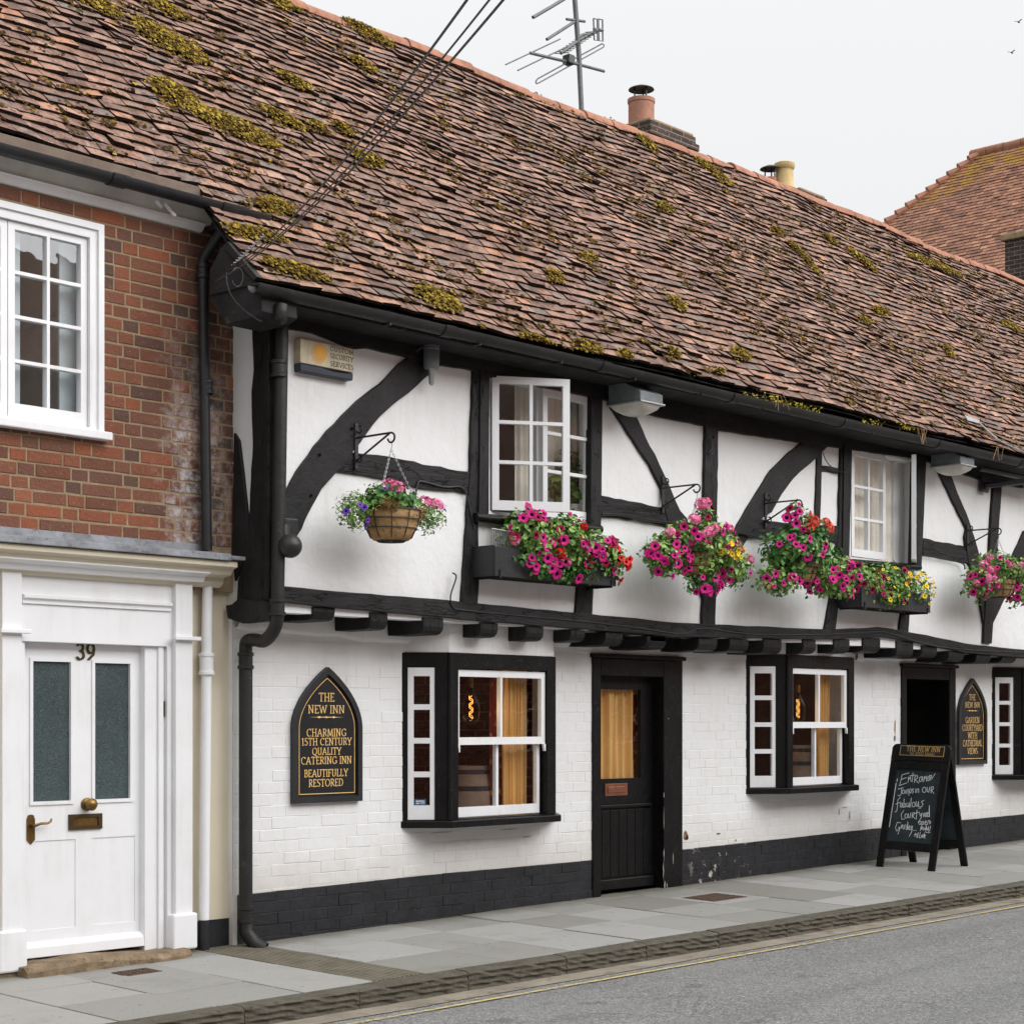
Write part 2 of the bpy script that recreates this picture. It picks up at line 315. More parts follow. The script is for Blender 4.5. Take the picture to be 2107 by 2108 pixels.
x = N('yellow_stonecrop'); col = x.ramp(x.rand(), [(0, lin(140, 136, 56)), (.5, lin(180, 168, 66)), (1, lin(206, 186, 60))]); M['stonecrop'] = x.fin(col, .8, .1)
x = N('paving_stone')
col = x.ramp(x.rand(), [(0, lin(146, 145, 141)), (.3, lin(162, 161, 158)), (.55, lin(170, 169, 167)), (.8, lin(150, 149, 145)), (1, lin(136, 134, 129))])
col = x.mix(x.math('MULTIPLY', x.noise(2.6, 6, .65), .35), col, lin(128, 125, 116)); col = x.mix(x.ramp(x.noise(60, 3), [(.55, 0.0), (.8, .3)]), col, lin(110, 108, 102)); col = x.mix(x.ramp(x.noise(24, 2, .4), [(.72, 0.0), (.735, .55)]), col, lin(84, 80, 74)); Ps = x.sep(); yr_ = x.n('MapRange'); x.set(yr_.inputs[0], x.math('ADD', Ps[1], x.math('MULTIPLY', x.noise(5, 5, .7), .25))); yr_.inputs[1].default_value = -.16; yr_.inputs[2].default_value = .12; col = x.mix(x.math('MULTIPLY', yr_.outputs[0], .75), col, lin(92, 88, 74)); col = x.mix(x.ramp(x.noise(1.3, 6, .7), [(.55, 0.0), (.75, .45)]), col, lin(112, 108, 98))
x.bump(x.noise(90, 5, .65), .003); M['slab'] = x.fin(col, .9, .15)
M['joint'] = plain('sandy_joint', lin(104, 98, 86), .95, .1, .3, 14, .004, 80)
M['groove'] = plain('ribbed_paving', lin(122, 116, 102), .9, .15, .3, 6, .003, 60)
x = N('rough_kerb_stone')
col = x.mix(x.noise(7, 6, .7), lin(68, 64, 55), lin(122, 117, 106)); col = x.mix(x.ramp(x.noise(16, 6, .7), [(.55, 0.0), (.7, .7)]), col, lin(52, 48, 40))
x.bump(x.noise(22, 6, .7), .02); M['kerb'] = x.fin(col, .9, .15)
M['channel'] = plain('concrete_channel', lin(148, 140, 126), .92, .12, .3, 3, .004, 60, grime=lin(112, 104, 92), gth=.55)
x = N('worn_asphalt')
col = x.ramp(x.voro(82, out='Color'), [(0, lin(66, 66, 66)), (.35, lin(118, 118, 117)), (.6, lin(138, 138, 136)), (.85, lin(164, 163, 160)), (1, lin(206, 204, 198))]); col = x.mix(x.math('MULTIPLY', x.ramp(x.noise(.7, 5, .6), [(.3, 0.0), (.75, 1.0)]), .55), col, lin(150, 150, 150)); Pr = x.sep(); sw_ = x.noise(1, 5, .6, x.scale((.25, 2.2, 1))); col = x.mix(x.ramp(sw_, [(.5, 0.0), (.72, .45)]), col, lin(112, 112, 114)); col = x.mix(x.ramp(x.noise(2.6, 4, .6), [(.66, 0.0), (.7, .4)]), col, lin(88, 87, 86))
col = x.mix(x.ramp(x.noise(60, 4, .7), [(.56, 0.0), (.72, .5)]), col, lin(74, 74, 75))
ck = x.ramp(x.math('ABSOLUTE', x.math('SUBTRACT', x.noise(.55, 6, .6, dist=.4), .5)), [(0, .35), (.003, 0.0)]); col = x.mix(ck, col, lin(60, 58, 56))
x.bump(x.math('ADD', x.voro(130), x.noise(60)), .006); M['asphalt'] = x.fin(col, .9, .2)
x = N('worn_yellow_paint')
tr = x.n('BsdfTransparent'); ms = x.n('MixShader'); x.fin(x.mix(x.noise(20), lin(196, 172, 104), lin(212, 194, 138)), .85, .15)
x.set(ms.inputs[0], x.ramp(x.math('ADD', x.math('MULTIPLY', x.noise(30, 6, .7), .8), x.math('MULTIPLY', x.noise(1.2, 3), .25)), [(.43, 0.0), (.52, .97)]))
x.t.links.new(tr.outputs[0], ms.inputs[1]); x.t.links.new(x.b.outputs[0], ms.inputs[2]); x.t.links.new(ms.outputs[0], x.t.nodes['Material Output'].inputs[0]); M['yellow'] = x.m; M['yellow2'] = x.m.copy(); [setattr(e_, 'position', p_) for n_ in M['yellow2'].node_tree.nodes if n_.type == 'VALTORGB' for e_, p_ in zip(n_.color_ramp.elements, (.56, .68))]
x = N('window_glass')
tr = x.n('BsdfTransparent'); tr.inputs[0].default_value = (.96, .97, .97, 1); gl = x.n('BsdfGlossy'); gl.inputs['Roughness'].default_value = .015; gl.inputs['Color'].default_value = (.95, .96, 1, 1)
fr = x.n('LayerWeight'); sch = x.math('MULTIPLY_ADD', x.math('POWER', fr.outputs['Facing'], 5.0), .90); sch.node.inputs[2].default_value = .095; ms = x.n('MixShader'); x.t.links.new(sch, ms.inputs[0]); x.t.links.new(tr.outputs[0], ms.inputs[1]); x.t.links.new(gl.outputs[0], ms.inputs[2])
bp = x.n('Bump'); x.set(bp.inputs['Height'], x.noise(3.2, 2)); bp.inputs['Distance'].default_value = .0015
for g in (gl, fr): x.t.links.new(bp.outputs[0], g.inputs['Normal'])
x.t.links.new(ms.outputs[0], x.t.nodes['Material Output'].inputs[0]); M['glass'] = x.m
x = N('obscured_glass'); wv = x.noise(22, 2, .4, dist=2.5); x.bump(x.ramp(x.math('ABSOLUTE', x.math('SUBTRACT', wv, .5)), [(0, 1.0), (.05, 0.0)]), .006)
M['obscure'] = x.fin(x.mix(x.noise(2, 2), lin(66, 78, 80), lin(84, 98, 98)), .18, .5)
M['gold'] = plain('gilt_lettering', lin(244, 202, 128), .5, .4, .12, 20, 0)
M['signblack'] = plain('black_sign_panel', (.013, .013, .014), .4, .4, .2, 4, .001, 30)
M['signframe'] = plain('black_sign_frame', (.022, .023, .026), .4, .45, .2, 6, .002, 30)
x = N('chalkboard'); M['chalkboard'] = x.fin(x.mix(x.ramp(x.noise(4, 5, .6), [(.4, 0.0), (.8, 1.0)]), lin(38, 46, 50), lin(62, 72, 78)), .75, .2)
M['chalk'] = plain('white_chalk', (.75, .77, .78), .9, .1, .1, 60, 0)
M['brass'] = plain('aged_brass', lin(128, 100, 58), .38, .5, .4, 14, .001, 60, metal=.85)
M['bronze'] = plain('dark_bronze', lin(82, 66, 42), .45, .5, .3, 20, .001, 50, metal=.6)
M['copper'] = plain('copper_plate', lin(150, 100, 78), .4, .5, .3, 10, .001, 50, metal=.7)
M['stone'] = plain('worn_stone_step', lin(138, 120, 98), .9, .15, .45, 9, .012, 30, grime=lin(84, 78, 62), gth=.56)
M['coir'] = plain('coir_liner', lin(172, 140, 100), .95, .05, .3, 14, .02, 26, grime=lin(120, 88, 56), gth=.58)
M['wire'] = plain('dark_green_wire', (.03, .035, .03), .5, .3, .2, 8, 0)
M['aerial'] = plain('dull_aerial_metal', lin(96, 100, 100), .5, .4, .25, 20, 0)
M['galv'] = plain('galvanised_steel', (.42, .43, .44), .45, .5, .25, 20, .001, 50, metal=.7)
M['grey'] = plain('grey_lamp_casing', (.16, .18, .19), .5, .4, .35, 6, .001, 40)
M['lens'] = plain('dusty_lamp_lens', (.62, .60, .54), .3, .5, .2, 8, 0)
M['beige'] = plain('weathered_beige_box', lin(206, 196, 170), .6, .3, .25, 14, .001, 40, grime=lin(130, 120, 96), gth=.62)
M['navy'] = plain('dark_blue_plastic', lin(36, 44, 58), .4, .4, .2, 6, 0)
M['amber'] = plain('amber_strobe', lin(226, 164, 34), .35, .4, .1, 6, 0)
M['ink'] = plain('grey_print', lin(92, 88, 80), .7, .2, .1, 6, 0)
M['sticker'] = plain('blue_sticker', lin(36, 78, 122), .5, .3, .1, 6, 0)
M['redtag'] = plain('red_tag', lin(190, 40, 44), .5, .3, .1, 6, 0)
x = N('gold_curtain'); M['curtain'] = x.fin(x.mix(x.noise(3, 3), lin(206, 156, 90), lin(232, 190, 126)), .85, .1)
x = N('patterned_curtain'); M['pattern'] = x.fin(x.ramp(x.voro(14), [(.25, lin(150, 96, 60)), (.4, lin(84, 34, 26))]), .9, .05)
M['linen'] = plain('pale_linen_curtain', lin(240, 234, 222), .9, .05, .1, 5, 0)
M['blind'] = plain('pale_blue_blind', lin(196, 208, 212), .8, .1, .1, 5, 0)
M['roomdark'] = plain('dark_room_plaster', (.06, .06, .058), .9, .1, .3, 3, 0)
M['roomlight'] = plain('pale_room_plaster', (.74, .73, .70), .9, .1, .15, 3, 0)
M['barrel'] = plain('oak_barrel', lin(124, 104, 90), .6, .25, .35, 5, .002, 30)
x = N('glowing_filament'); em = x.n('Emission'); em.inputs[0].default_value = (1, .52, .14, 1); em.inputs[1].default_value = 3.2; x.t.links.new(em.outputs[0], x.t.nodes['Material Output'].inputs[0]); M['filament'] = x.m
x = N('bulb_glass'); tr = x.n('BsdfTransparent'); tr.inputs[0].default_value = (.95, .82, .62, 1); gl = x.n('BsdfGlossy'); gl.inputs['Roughness'].default_value = .03; fr = x.n('LayerWeight'); fr.inputs[0].default_value = .42
ms = x.n('MixShader'); x.t.links.new(x.math('POWER', fr.outputs['Facing'], 3.0), ms.inputs[0]); x.t.links.new(tr.outputs[0], ms.inputs[1]); x.t.links.new(gl.outputs[0], ms.inputs[2]); x.t.links.new(ms.outputs[0], x.t.nodes['Material Output'].inputs[0]); M['bulb'] = x.m
M['potred'] = plain('terracotta_pot', lin(164, 122, 104), .85, .15, .25, 5, .004, 30)
M['potbuff'] = plain('buff_pot', lin(196, 172, 122), .8, .2, .25, 4, .003, 30, grime=lin(120, 112, 92), gth=.6)
M['planter'] = plain('black_wooden_planter', (.024, .024, .026), .5, .35, .35, 6, .003, 40, grime=(.09, .09, .09, 1), gth=.66)
M['soil'] = plain('dark_soil', (.05, .035, .025), .95, .05, .3, 20, .01, 40)
M['whitepot'] = plain('white_china', (.75, .75, .74), .3, .4, .05, 5, 0)
def leafmat(name, cols):
    x = N(name); col = x.ramp(x.rand(), cols); x.b.inputs['Subsurface Weight'].default_value = 0
    m = x.fin(col, .55, .3); x.set(x.b.inputs['Transmission Weight'], 0.0); return m
M['leaf'] = leafmat('petunia_leaf', [(0, lin(62, 94, 42)), (.35, lin(96, 134, 62)), (.65, lin(122, 158, 78)), (.9, lin(146, 178, 98)), (1, lin(170, 192, 120))])
M['leafd'] = leafmat('dark_ivy_leaf', [(0, lin(46, 88, 44)), (.5, lin(74, 124, 60)), (.85, lin(106, 150, 74)), (1, lin(160, 176, 100))])
M['strawdry'] = leafmat('dry_straw', [(0, lin(128, 96, 60)), (1, lin(186, 152, 104))])
def petal(name, c, c2): 
    x = N(name); ob = x.n('ObjectInfo').outputs['Random']; cc = x.mix(x.noise(40, 3), c, c2); return x.fin(x.mix(x.ramp(ob, [(0, .45), (.35, 0.0), (.8, 0.0), (1, .3)]), cc, tuple(v * .45 for v in c[:3]) + (1,)), .6, .2)
M['magenta'] = petal('magenta_petal', lin(186, 12, 112), lin(214, 40, 138)); M['crimson'] = petal('crimson_petal', lin(134, 8, 52), lin(168, 18, 74))
M['pink'] = petal('pink_petal', lin(246, 124, 178), lin(252, 172, 204)); M['red'] = petal('red_petal', lin(206, 20, 28), lin(226, 50, 50))
M['yellowp'] = petal('yellow_petal', lin(242, 204, 24), lin(248, 220, 70)); M['purple'] = petal('purple_petal', lin(96, 46, 176), lin(128, 72, 204))
M['salmon'] = petal('salmon_petal', lin(238, 96, 84), lin(246, 128, 104)); M['throat'] = plain('dark_throat', lin(70, 6, 44), .7, .1, .1, 5, 0); M['throaty'] = plain('orange_throat', lin(200, 140, 10), .7, .1, .1, 5, 0)
def smooth(P, k=6):                                           # a rounded path through the points
    P = [np.array(p, float) for p in P]; o = []
    for i in range(len(P) - 1):
        a, b_, c, d = P[max(i - 1, 0)], P[i], P[i + 1], P[min(i + 2, len(P) - 1)]
        for j in range(k): t = j / k; o.append(.5 * (2 * b_ + (c - a) * t + (2 * a - 5 * b_ + 4 * c - d) * t * t + (3 * b_ - a - 3 * c + d) * t ** 3))
    return o + [P[-1]]
# ------------------------------------------------------------------ ground: pavement slabs, kerb, channel, road, lines
def kerbY(X): return -1.86 - .03 * (X - 7)
def strip(name, f0, f1, x0, x1, zoff0, zoff1, mat, n=60, thick=None):
    b = MB(); xs = np.linspace(x0, x1, n); a = []; c = []
    for X in xs: a.append((X, f0(X), gz(X, f0(X)) + zoff0)); c.append((X, f1(X), gz(X, f1(X)) + zoff1))
    fs = [(i, i + 1, n + i + 1, n + i) for i in range(n - 1)]
    b.add(a + c, [f[::-1] for f in fs] if f0(x0) > f1(x0) else fs); o = b.build(name, mat); tag(o, None, None, kind='structure'); return o
RZ = -.125                                                    # road surface below the pavement plane at the kerb
b = MB(); e = 900
b.add([(-e, -e, -.6 - 5), (e, -e, -5.6), (e, e, -5.6), (-e, e, -5.6)], [(0, 1, 2, 3)]); tag(b.build('ground', M['joint']), None, None, kind='structure')
def rY(X): return -12.2
b = MB(); xs = np.linspace(-30, 70, 90); ys = [0, -.5, -1.2, -2.6, -4.2, -6]; vs = []; fs = []
for X in xs:
    k = kerbY(X); zr = gz(X, k) + RZ
    for j, y in enumerate(ys): vs.append((X, k + .03 + y, zr + .035 * math.sin(min(1, -y / 3.2) * math.pi / 2)))
nY = len(ys)
for i in range(len(xs) - 1):
    for j in range(nY - 1): fs.append((i * nY + j, i * nY + j + 1, (i + 1) * nY + j + 1, (i + 1) * nY + j))
b.add(vs, fs); tag(b.build('road', M['asphalt'], smooth=True), None, None, kind='structure')
def roadz(X, Y):
    k = kerbY(X); t = -(Y - k - .03); return gz(X, k) + RZ + .035 * math.sin(min(1, max(0, t) / 3.2) * math.pi / 2)
def rstrip(name, a0, a1, off, mat, x0=-5, x1=45, n=160, wob=0):
    b = MB(); xs = np.linspace(x0, x1, n); vs = []
    for X in xs:
        wb = wob * math.sin(X * 7.3) + wob * math.sin(X * 3.1)
        for a in (a0 + wb, a1 + wb * .6): Y = kerbY(X) + a; vs.append((X, Y, roadz(X, Y) + off))
    b.add(vs, [(2 * i, 2 * i + 1, 2 * i + 3, 2 * i + 2) for i in range(n - 1)]); tag(b.build(name, mat), None, None, kind='structure')
rstrip('channel', 0, -.235, .005, M['channel'], wob=.008)
rstrip('road_line', -.275, -.315, .009, M['yellow2'], wob=.002)
rstrip('road_line', -.365, -.405, .009, M['yellow'], wob=.002)
# slabs: rows run from the wall to the kerb, broken joints along the street
strip('pavement_bed', lambda X: .9, lambda X: kerbY(X) + .1, -20, 60, -.012, -.012, M['joint'])
sb = MB(); rr = random.Random(4)
G0, G1 = 7.62, 8.07                                           # the ribbed strip crossing the pavement
def slab(xa, xb, ya, yb):
    g = .004; t = rr.uniform(-.003, .003); tx = rr.uniform(-.002, .002)
    P = [(xa + g, ya + g), (xb - g, ya + g), (xb - g, yb - g), (xa + g, yb - g)]
    top = [(X, Y, gz(X, Y) + t + (tx if i in (1, 2) else -tx)) for i, (X, Y) in enumerate(P)]
    bot = [(X, Y, z - .04) for X, Y, z in top]
    sb.add(bot + top, [(4, 5, 6, 7), (0, 1, 5, 4), (1, 2, 6, 5), (2, 3, 7, 6), (3, 0, 4, 7)])
X = -4.0 + .02
while X < 45:
    wdt = rr.choice([.62, .66, .70, .74])
    xa, xb = X, X + wdt; X = xb
    if xa < G0 < xb: xb = G0; X = G1
    elif G0 <= xa < G1: continue
    y = .06; yend = kerbY((xa + xb) / 2) + .135; y -= rr.choice([.25, .42, .55, .6])
    top = .06
    while True:
        if y - yend < .22: y = yend
        slab(xa, xb, y, top); top = y
        if y <= yend: break
        y -= rr.choice([.55, .62, .68, .74])
po = sb.build('pavement', M['slab'], bevel=.004); tag(po, None, None, kind='structure')
b = MB(); n = 11
for i in range(n):                                            # ribbed strip
    xa = G0 + .004 + i * (G1 - G0 - .008) / n; xb = xa + (G1 - G0 - .008) / n - .013
    for (ya, yb) in ((-.93, .03), (kerbY(7.8) + .14, -.936)):
        P = [(xa, ya), (xb, ya), (xb, yb), (xa, yb)]
        b.add([(x_, y_, gz(x_, y_) - .03) for x_, y_ in P] + [(x_, y_, gz(x_, y_) + .004) for x_, y_ in P], [(4, 5, 6, 7), (0, 1, 5, 4), (1, 2, 6, 5), (2, 3, 7, 6), (3, 0, 4, 7)])
tag(b.build('pavement_ribs', M['groove'], bevel=.003), None, None, kind='structure')
# kerb stones with a tooled, layered face
kb = MB(); X = -4.3; rr = random.Random(8)
while X < 45:
    L = rr.uniform(.8, 1.0); xa, xb = X + .003, X + L - .003; X += L; nx = 14; rows = [-.2, -.118, -.10, -.085, -.068, -.05, -.032, -.014, 0.0]; ph = rr.uniform(0, 9); tilt = rr.uniform(-.006, .006)
    vs = []; 
    for i in range(nx + 1):
        x_ = xa + (xb - xa) * i / nx; edge = 0 if 0 < i < nx else .010
        for j, dz in enumerate(rows):
            r_ = (.0042 if j % 2 else -.005) * (0 if j in (0, 8) else 1) + .008 * math.sin(x_ * 27 + j * 2.4 + ph) * math.sin(x_ * 13 + ph) + rr.uniform(-.003, .003)
            y_ = kerbY(x_) - r_ + edge + (.014 if j == 8 else 0); vs.append((x_, y_, gz(x_, kerbY(x_)) + dz + tilt * (i / nx - .5) + rr.uniform(-.0015, .0015) - (.004 if edge else 0)))
        vs.append((x_, kerbY(x_) + .13, gz(x_, kerbY(x_) + .13) + .001 + tilt * (i / nx - .5)))
        vs.append((x_, kerbY(x_) + .13, gz(x_, kerbY(x_)) - .2))
    m = len(rows) + 2; fs = [(i * m + j, i * m + j + 1, (i + 1) * m + j + 1, (i + 1) * m + j) for i in range(nx) for j in range(m - 1)]
    fs += [tuple(range(m)), tuple(range(nx * m + m - 1, nx * m - 1, -1))]
    kb.add(vs, [f[::-1] for f in fs])
tag(kb.build('kerb', M['kerb']), None, None, kind='structure')
# the far pavement under the photographer
strip('pavement', lambda X: -7.7 - .03 * (X - 7), lambda X: -13.5, -30, 70, .02, .02, M['slab'])
# ------------------------------------------------------------------ brick walls laid brick by brick
def bricks(mb, pl, u0, u1, z0, z1, rowh, units, joint, holes, d0, d1, ch, lo=None, hi=None, seed=1, jit=.002, shift=None):
    r = random.Random(seed); k = 0; z = z0
    while z < z1 - .01:
        za, zb = z, min(z1, z + rowh - joint); z += rowh
        u = u0 - (shift[k % len(shift)] if shift else 0); i = k % len(units); k += 1
        while u < u1:
            L = units[i % len(units)] * r.uniform(.96, 1.04); i += 1; ua, ub = max(u0, u), min(u1, u + L - joint); u += L
            if ub - ua < .02: continue
            pcs = [(ua, ub)]
            for (ha, hb, hc, hd) in holes:
                if zb > hc + .005 and za < hd - .005:
                    nx_ = []
                    for (a, b_) in pcs:
                        if b_ <= ha or a >= hb: nx_.append((a, b_)); continue
                        if a < ha: nx_.append((a, ha))
                        if b_ > hb: nx_.append((hb, b_))
                    pcs = nx_
            for a, b_ in pcs:
                if b_ - a < .015: continue
                um = (a + b_) / 2; zl = max(za, lo(um)) if lo else za; zh = min(zb, hi(um)) if hi else zb
                if zh - zl < .012: continue
                dd = d1 + r.uniform(-jit, jit); wz = [r.uniform(-.003, .003) for _ in range(4)]; c = min(ch, (zh - zl) / 3)
                P = pl.pt; B = [(a, zl + wz[0]), (b_, zl + wz[1]), (b_, zh + wz[2]), (a, zh + wz[3])]
                F_ = [(a + c, zl + c + wz[0]), (b_ - c, zl + c + wz[1]), (b_ - c, zh - c + wz[2]), (a + c, zh - c + wz[3])]
                mb.add([P(*t, d0) for t in B] + [P(*t, dd - ch * .7) for t in B] + [P(*t, dd) for t in F_],
                       [(0, 1, 5, 4), (1, 2, 6, 5), (2, 3, 7, 6), (3, 0, 4, 7), (4, 5, 9, 8), (5, 6, 10, 9), (6, 7, 11, 10), (7, 4, 8, 11), (8, 9, 10, 11)])
    return mb
def cuts(a, b, *more): return sorted(set([a, b] + [m for m in more if a < m < b]))
def sheet(mb, pl, u0, u1, z0, z1, holes, d0, d1):
    us = cuts(u0, u1, *[h[0] for h in holes], *[h[1] for h in holes]); zs = cuts(z0, z1, *[h[2] for h in holes], *[h[3] for h in holes])
    return mb.grid(pl, us, zs, lambda u, z: not any(h[0] < u < h[1] and h[2] < z < h[3] for h in holes), d0, d1)
# ================================================================== THE INN
XE = 27.0
inn = empty('timber_framed_inn', (8.0, 0, 0), 'long black and white timber framed inn under a mossy clay tile roof', 'inn')
# openings of the ground floor (X0, X1, z0, z1)
HB1 = (9.56, 11.30, .80, 2.09); HD2 = (11.80, 13.00, -.3, 2.10); HB2 = (14.06, 15.86, .90, 2.19); HD3 = (16.87, 18.0, -.3, 2.14); HB3 = (18.90, 20.6, .92, 2.17)
GH = [HB1, HD2, HB2, HD3, HB3]
pl_top = lambda X: float(np.interp(X, [8, 9.74, 11.87, 13.06, 16.4, 19.7, 30], [.345, .369, .372, .394, .442, .465, .6]))
wall = sheet(MB(), F0, XC, XE, -.3, 2.36, GH, -.25, .0005).build('ground_floor_wall', M['whitebrick'], inn)
bricks(MB(), F0, XC, XE, -.3, 2.27, .084, [.235], .0035, GH, -.004, .0022, .0030, lo=pl_top, seed=3, jit=.0019, shift=[0, .118]).build('painted_brickwork', M['whitebrick'], wall)
for i_, (pa, pz) in enumerate(((XC + .04, 11.80), (13.0, 16.87), (18.0, XE))):
    b = bricks(MB(), F0, pa, pz, -.3, .70, .084, [.235], .003, [], .0015, .008, .0025, hi=pl_top, seed=3 + i_, jit=.003, shift=[0, .118]); us = list(np.arange(pa, pz, .3)) + [pz]
    for a, c in zip(us[:-1], us[1:]): b.add([F0.pt(a, -.3, .0045), F0.pt(c, -.3, .0045), F0.pt(c, pl_top(c), .0045), F0.pt(a, pl_top(a), .0045), F0.pt(a, pl_top(a), .0), F0.pt(c, pl_top(c), .0)], [(0, 1, 2, 3), (3, 2, 5, 4)])
    b.build('plinth', M['plinth'], inn)
# rendered ledge above the brickwork, just under the joists
b = MB(); us = np.arange(XC + .02, XE, .12); vs = []; r = random.Random(2); k = len(us)
for u in us:
    t = r.uniform(-.012, .012); dpt = .02 + r.uniform(0, .012)
    hz = 2.185 + .03 * math.sin(u * 1.1) + t + (0.03 if u > 13.2 else 0)
    vs += [F0.pt(u, 2.36, -.002), F0.pt(u, 2.36, dpt), F0.pt(u, hz + .02, dpt + .012), F0.pt(u, hz, dpt), F0.pt(u, hz - .012, -.002)]
fs = [(i * 5 + j, (i + 1) * 5 + j, (i + 1) * 5 + j + 1, i * 5 + j + 1) for i in range(k - 1) if not any(h[0] - .1 < us[i] < h[1] + .1 and h[3] > 2.17 for h in GH) for j in range(4)]
b.add(vs, [f[::-1] for f in fs]).build('render_ledge', M['plaster'], wall, smooth=True)
# places where the paint has come off
r = random.Random(6); cp = MB(); cols_ = plain('bare_brick_patch', lin(140, 116, 98), .95, .1, .4, 30, .006, 60, grime=lin(92, 70, 56), gth=.5)
for (k_, px_, py_, sx, sy) in (('7', 250, 1060, 14, 24), ('7', 402, 1050, 12, 5), ('7', 482, 1082, 7, 7), ('d', 735, 1370, 7, 26), ('d', 780, 1440, 16, 20), ('7', 1220, 560, 4, 44), ('7', 1219, 610, 7, 16), ('7', 1487, 440, 6, 36), ('7', 1484, 600, 8, 16), ('7', 1484, 350, 4, 20), ('7', 985, 930, 22, 2), ('7', 1010, 965, 3, 24), ('7', 960, 950, 3, 18), ('5', 1010, 1030, 50, 1.6), ('5', 1090, 1065, 34, 1.5), ('5', 690, 1045, 60, 1.5)):
    c_ = F0.hit(q(k_, px_, py_), .006); sc_ = .0747 * (4452 - q(k_, px_, py_)[0]) * ZM[k_][2]; n_ = 11
    P_ = [F0.pt(c_[0] + sx / sc_ * 1.3 * math.cos(t) * r.uniform(.6, 1.15), c_[1] + sy / sc_ * math.sin(t) * r.uniform(.6, 1.15), .0055) for t in np.linspace(0, 2 * math.pi, n_, endpoint=False)]
    MB().add(P_, [tuple(range(n_))]).build('bare_patch', cols_, wall)
# upper storey: white limewashed panels
def rect(pl, tl, br, d=0):                                    # two photograph points -> (u0,u1,z0,z1)
    a = pl.hit(tl, d); c = pl.hit(br, d); return (a[0], c[0], c[1], a[1])
u0, _ = FU.hit(q('4', 985, 640)); u1, _ = FU.hit(q('4', 1493, 640)); _, zt = FU.hit(q('4', 1240, 350)); _, zb = FU.hit(q('4', 1240, 1000))
W1 = (u0, u1, zb, zt)
u0, _ = FU.hit(q('6', 1078, 580)); u1, _ = FU.hit(q('6', 1400, 580)); _, zt = FU.hit(q('6', 1240, 330)); _, zb = FU.hit(q('6', 1240, 850))
W2 = (u0, u1, zb, zt)
UH = [W1, W2]
uw = sheet(MB(), FU, XC, XE, 2.30, 4.36, UH, -.14, 0.0).build('plaster_panel', M['plaster'], inn)
RET = VP(XC, .06, XC, YU)
MB().pbox(RET, 0, RET.L - .001, 2.30, 4.36, -.10, 0).build('plaster_panel', M['plaster'], inn)
def jag(pts, step=.07, amp=.004, closed=True):
    out = []
    n = len(pts)
    for i in range(n if closed else n - 1):
        a = np.array(pts[i]); c = np.array(pts[(i + 1) % n]); L = np.linalg.norm(c - a); k = max(1, int(L / step))
        for j in range(k):
            p = a + (c - a) * j / k
            if j: p = p + nrs.uniform(-amp, amp, 2)
            out.append(p)
    return out
def timber(name, pts, depth=.028, pl=None, parent=None, amp=.006, back=.02, bev=.006, mat=None):
    mat = mat or {'rail': 'timberh', 'wall_plate': 'timberh', 'brace': 'timberb', 'corner_brace': 'timberb'}.get(name, 'timber')
    pl = pl or FU
    uv = [pl.hit(q(*p), depth) for p in pts]
    uv = jag(uv, .08, amp)
    area = sum(uv[i][0] * uv[(i + 1) % len(uv)][1] - uv[(i + 1) % len(uv)][0] * uv[i][1] for i in range(len(uv)))
    if area < 0: uv = uv[::-1]
    P = [pl.pt(u, z, -back) for u, z in uv]; v = pl.n * (depth + back)
    return MB().prism(P, (v[0], v[1], 0)).build(name, M[mat], parent or inn, bevel=bev)
A = lambda k, *xy: [(k, xy[i], xy[i + 1]) for i in range(0, len(xy), 2)]
timber('wall_plate', A('2', 1336, 165, 1425, 185, 1560, 205, 1765, 285) + A('4', 380, 160, 585, 205, 720, 240, 900, 270, 985, 300, 1490, 400, 1640, 440) + A('f', 750, 885, 920, 920, 1230, 985, 1640, 1065, 1800, 1110) +
       A('6', 430, 205, 530, 220, 700, 245, 845, 268, 965, 285, 1085, 300, 1440, 350, 1560, 400, 1730, 450, 1931, 490, 1931, 330, 1440, 250, 700, 130, 200, 50) + A('4', 1640, 330, 985, 190, 400, 60) + A('2', 1500, 100, 1336, 70), .034, amp=.003)
timber('corner_post', A('2', 1334, 165, 1334, 600, 1334, 1000, 1334, 1450, 1334, 1530, 1402, 1530, 1405, 1340, 1408, 800, 1420, 165), .03, amp=.002)
timber('corner_post', A('2', 1334, 165, 1250, 165, 1258, 390, 1247, 500, 1254, 760, 1240, 1000, 1232, 1190, 1215, 1320, 1180, 1440, 1175, 1560, 1334, 1560, 1334, 900), .028, RET, amp=.004)
timber('corner_brace', A('2', 1160, 700, 1185, 740, 1205, 900, 1222, 1060, 1234, 1175, 1222, 1300, 1165, 1440, 1150, 1300), .022, RET, amp=.003)
timber('brace', A('2', 1403, 1080, 1430, 985, 1480, 890, 1540, 810, 1630, 690, 1780, 540, 1931, 430) + A('4', 440, 340, 540, 235, 595, 195, 760, 232, 620, 350, 500, 445, 440, 500, 370, 590, 300, 680, 230, 770, 150, 860, 95, 960, 50, 1060, 20, 1105) + A('2', 1470, 1225, 1403, 1350))
timber('rail', A('4', 270, 675, 330, 682, 480, 698, 700, 745, 905, 778, 900, 884, 640, 860, 410, 805, 222, 775), .022)
timber('post', A('4', 905, 262, 940, 270, 935, 700, 930, 985, 935, 1290, 925, 1440, 847, 1428, 865, 1150, 888, 800, 897, 500), .03)
timber('window_jamb', A('4', 940, 268, 986, 280, 981, 985, 930, 985, 936, 700), .045, amp=.001)
timber('window_jamb', A('4', 1492, 395, 1546, 415, 1540, 1000, 1537, 1062, 1486, 1048), .045, amp=.001)
timber('stud', A('4', 1425, 1300, 1500, 1312, 1495, 1495, 1413, 1480), .026)
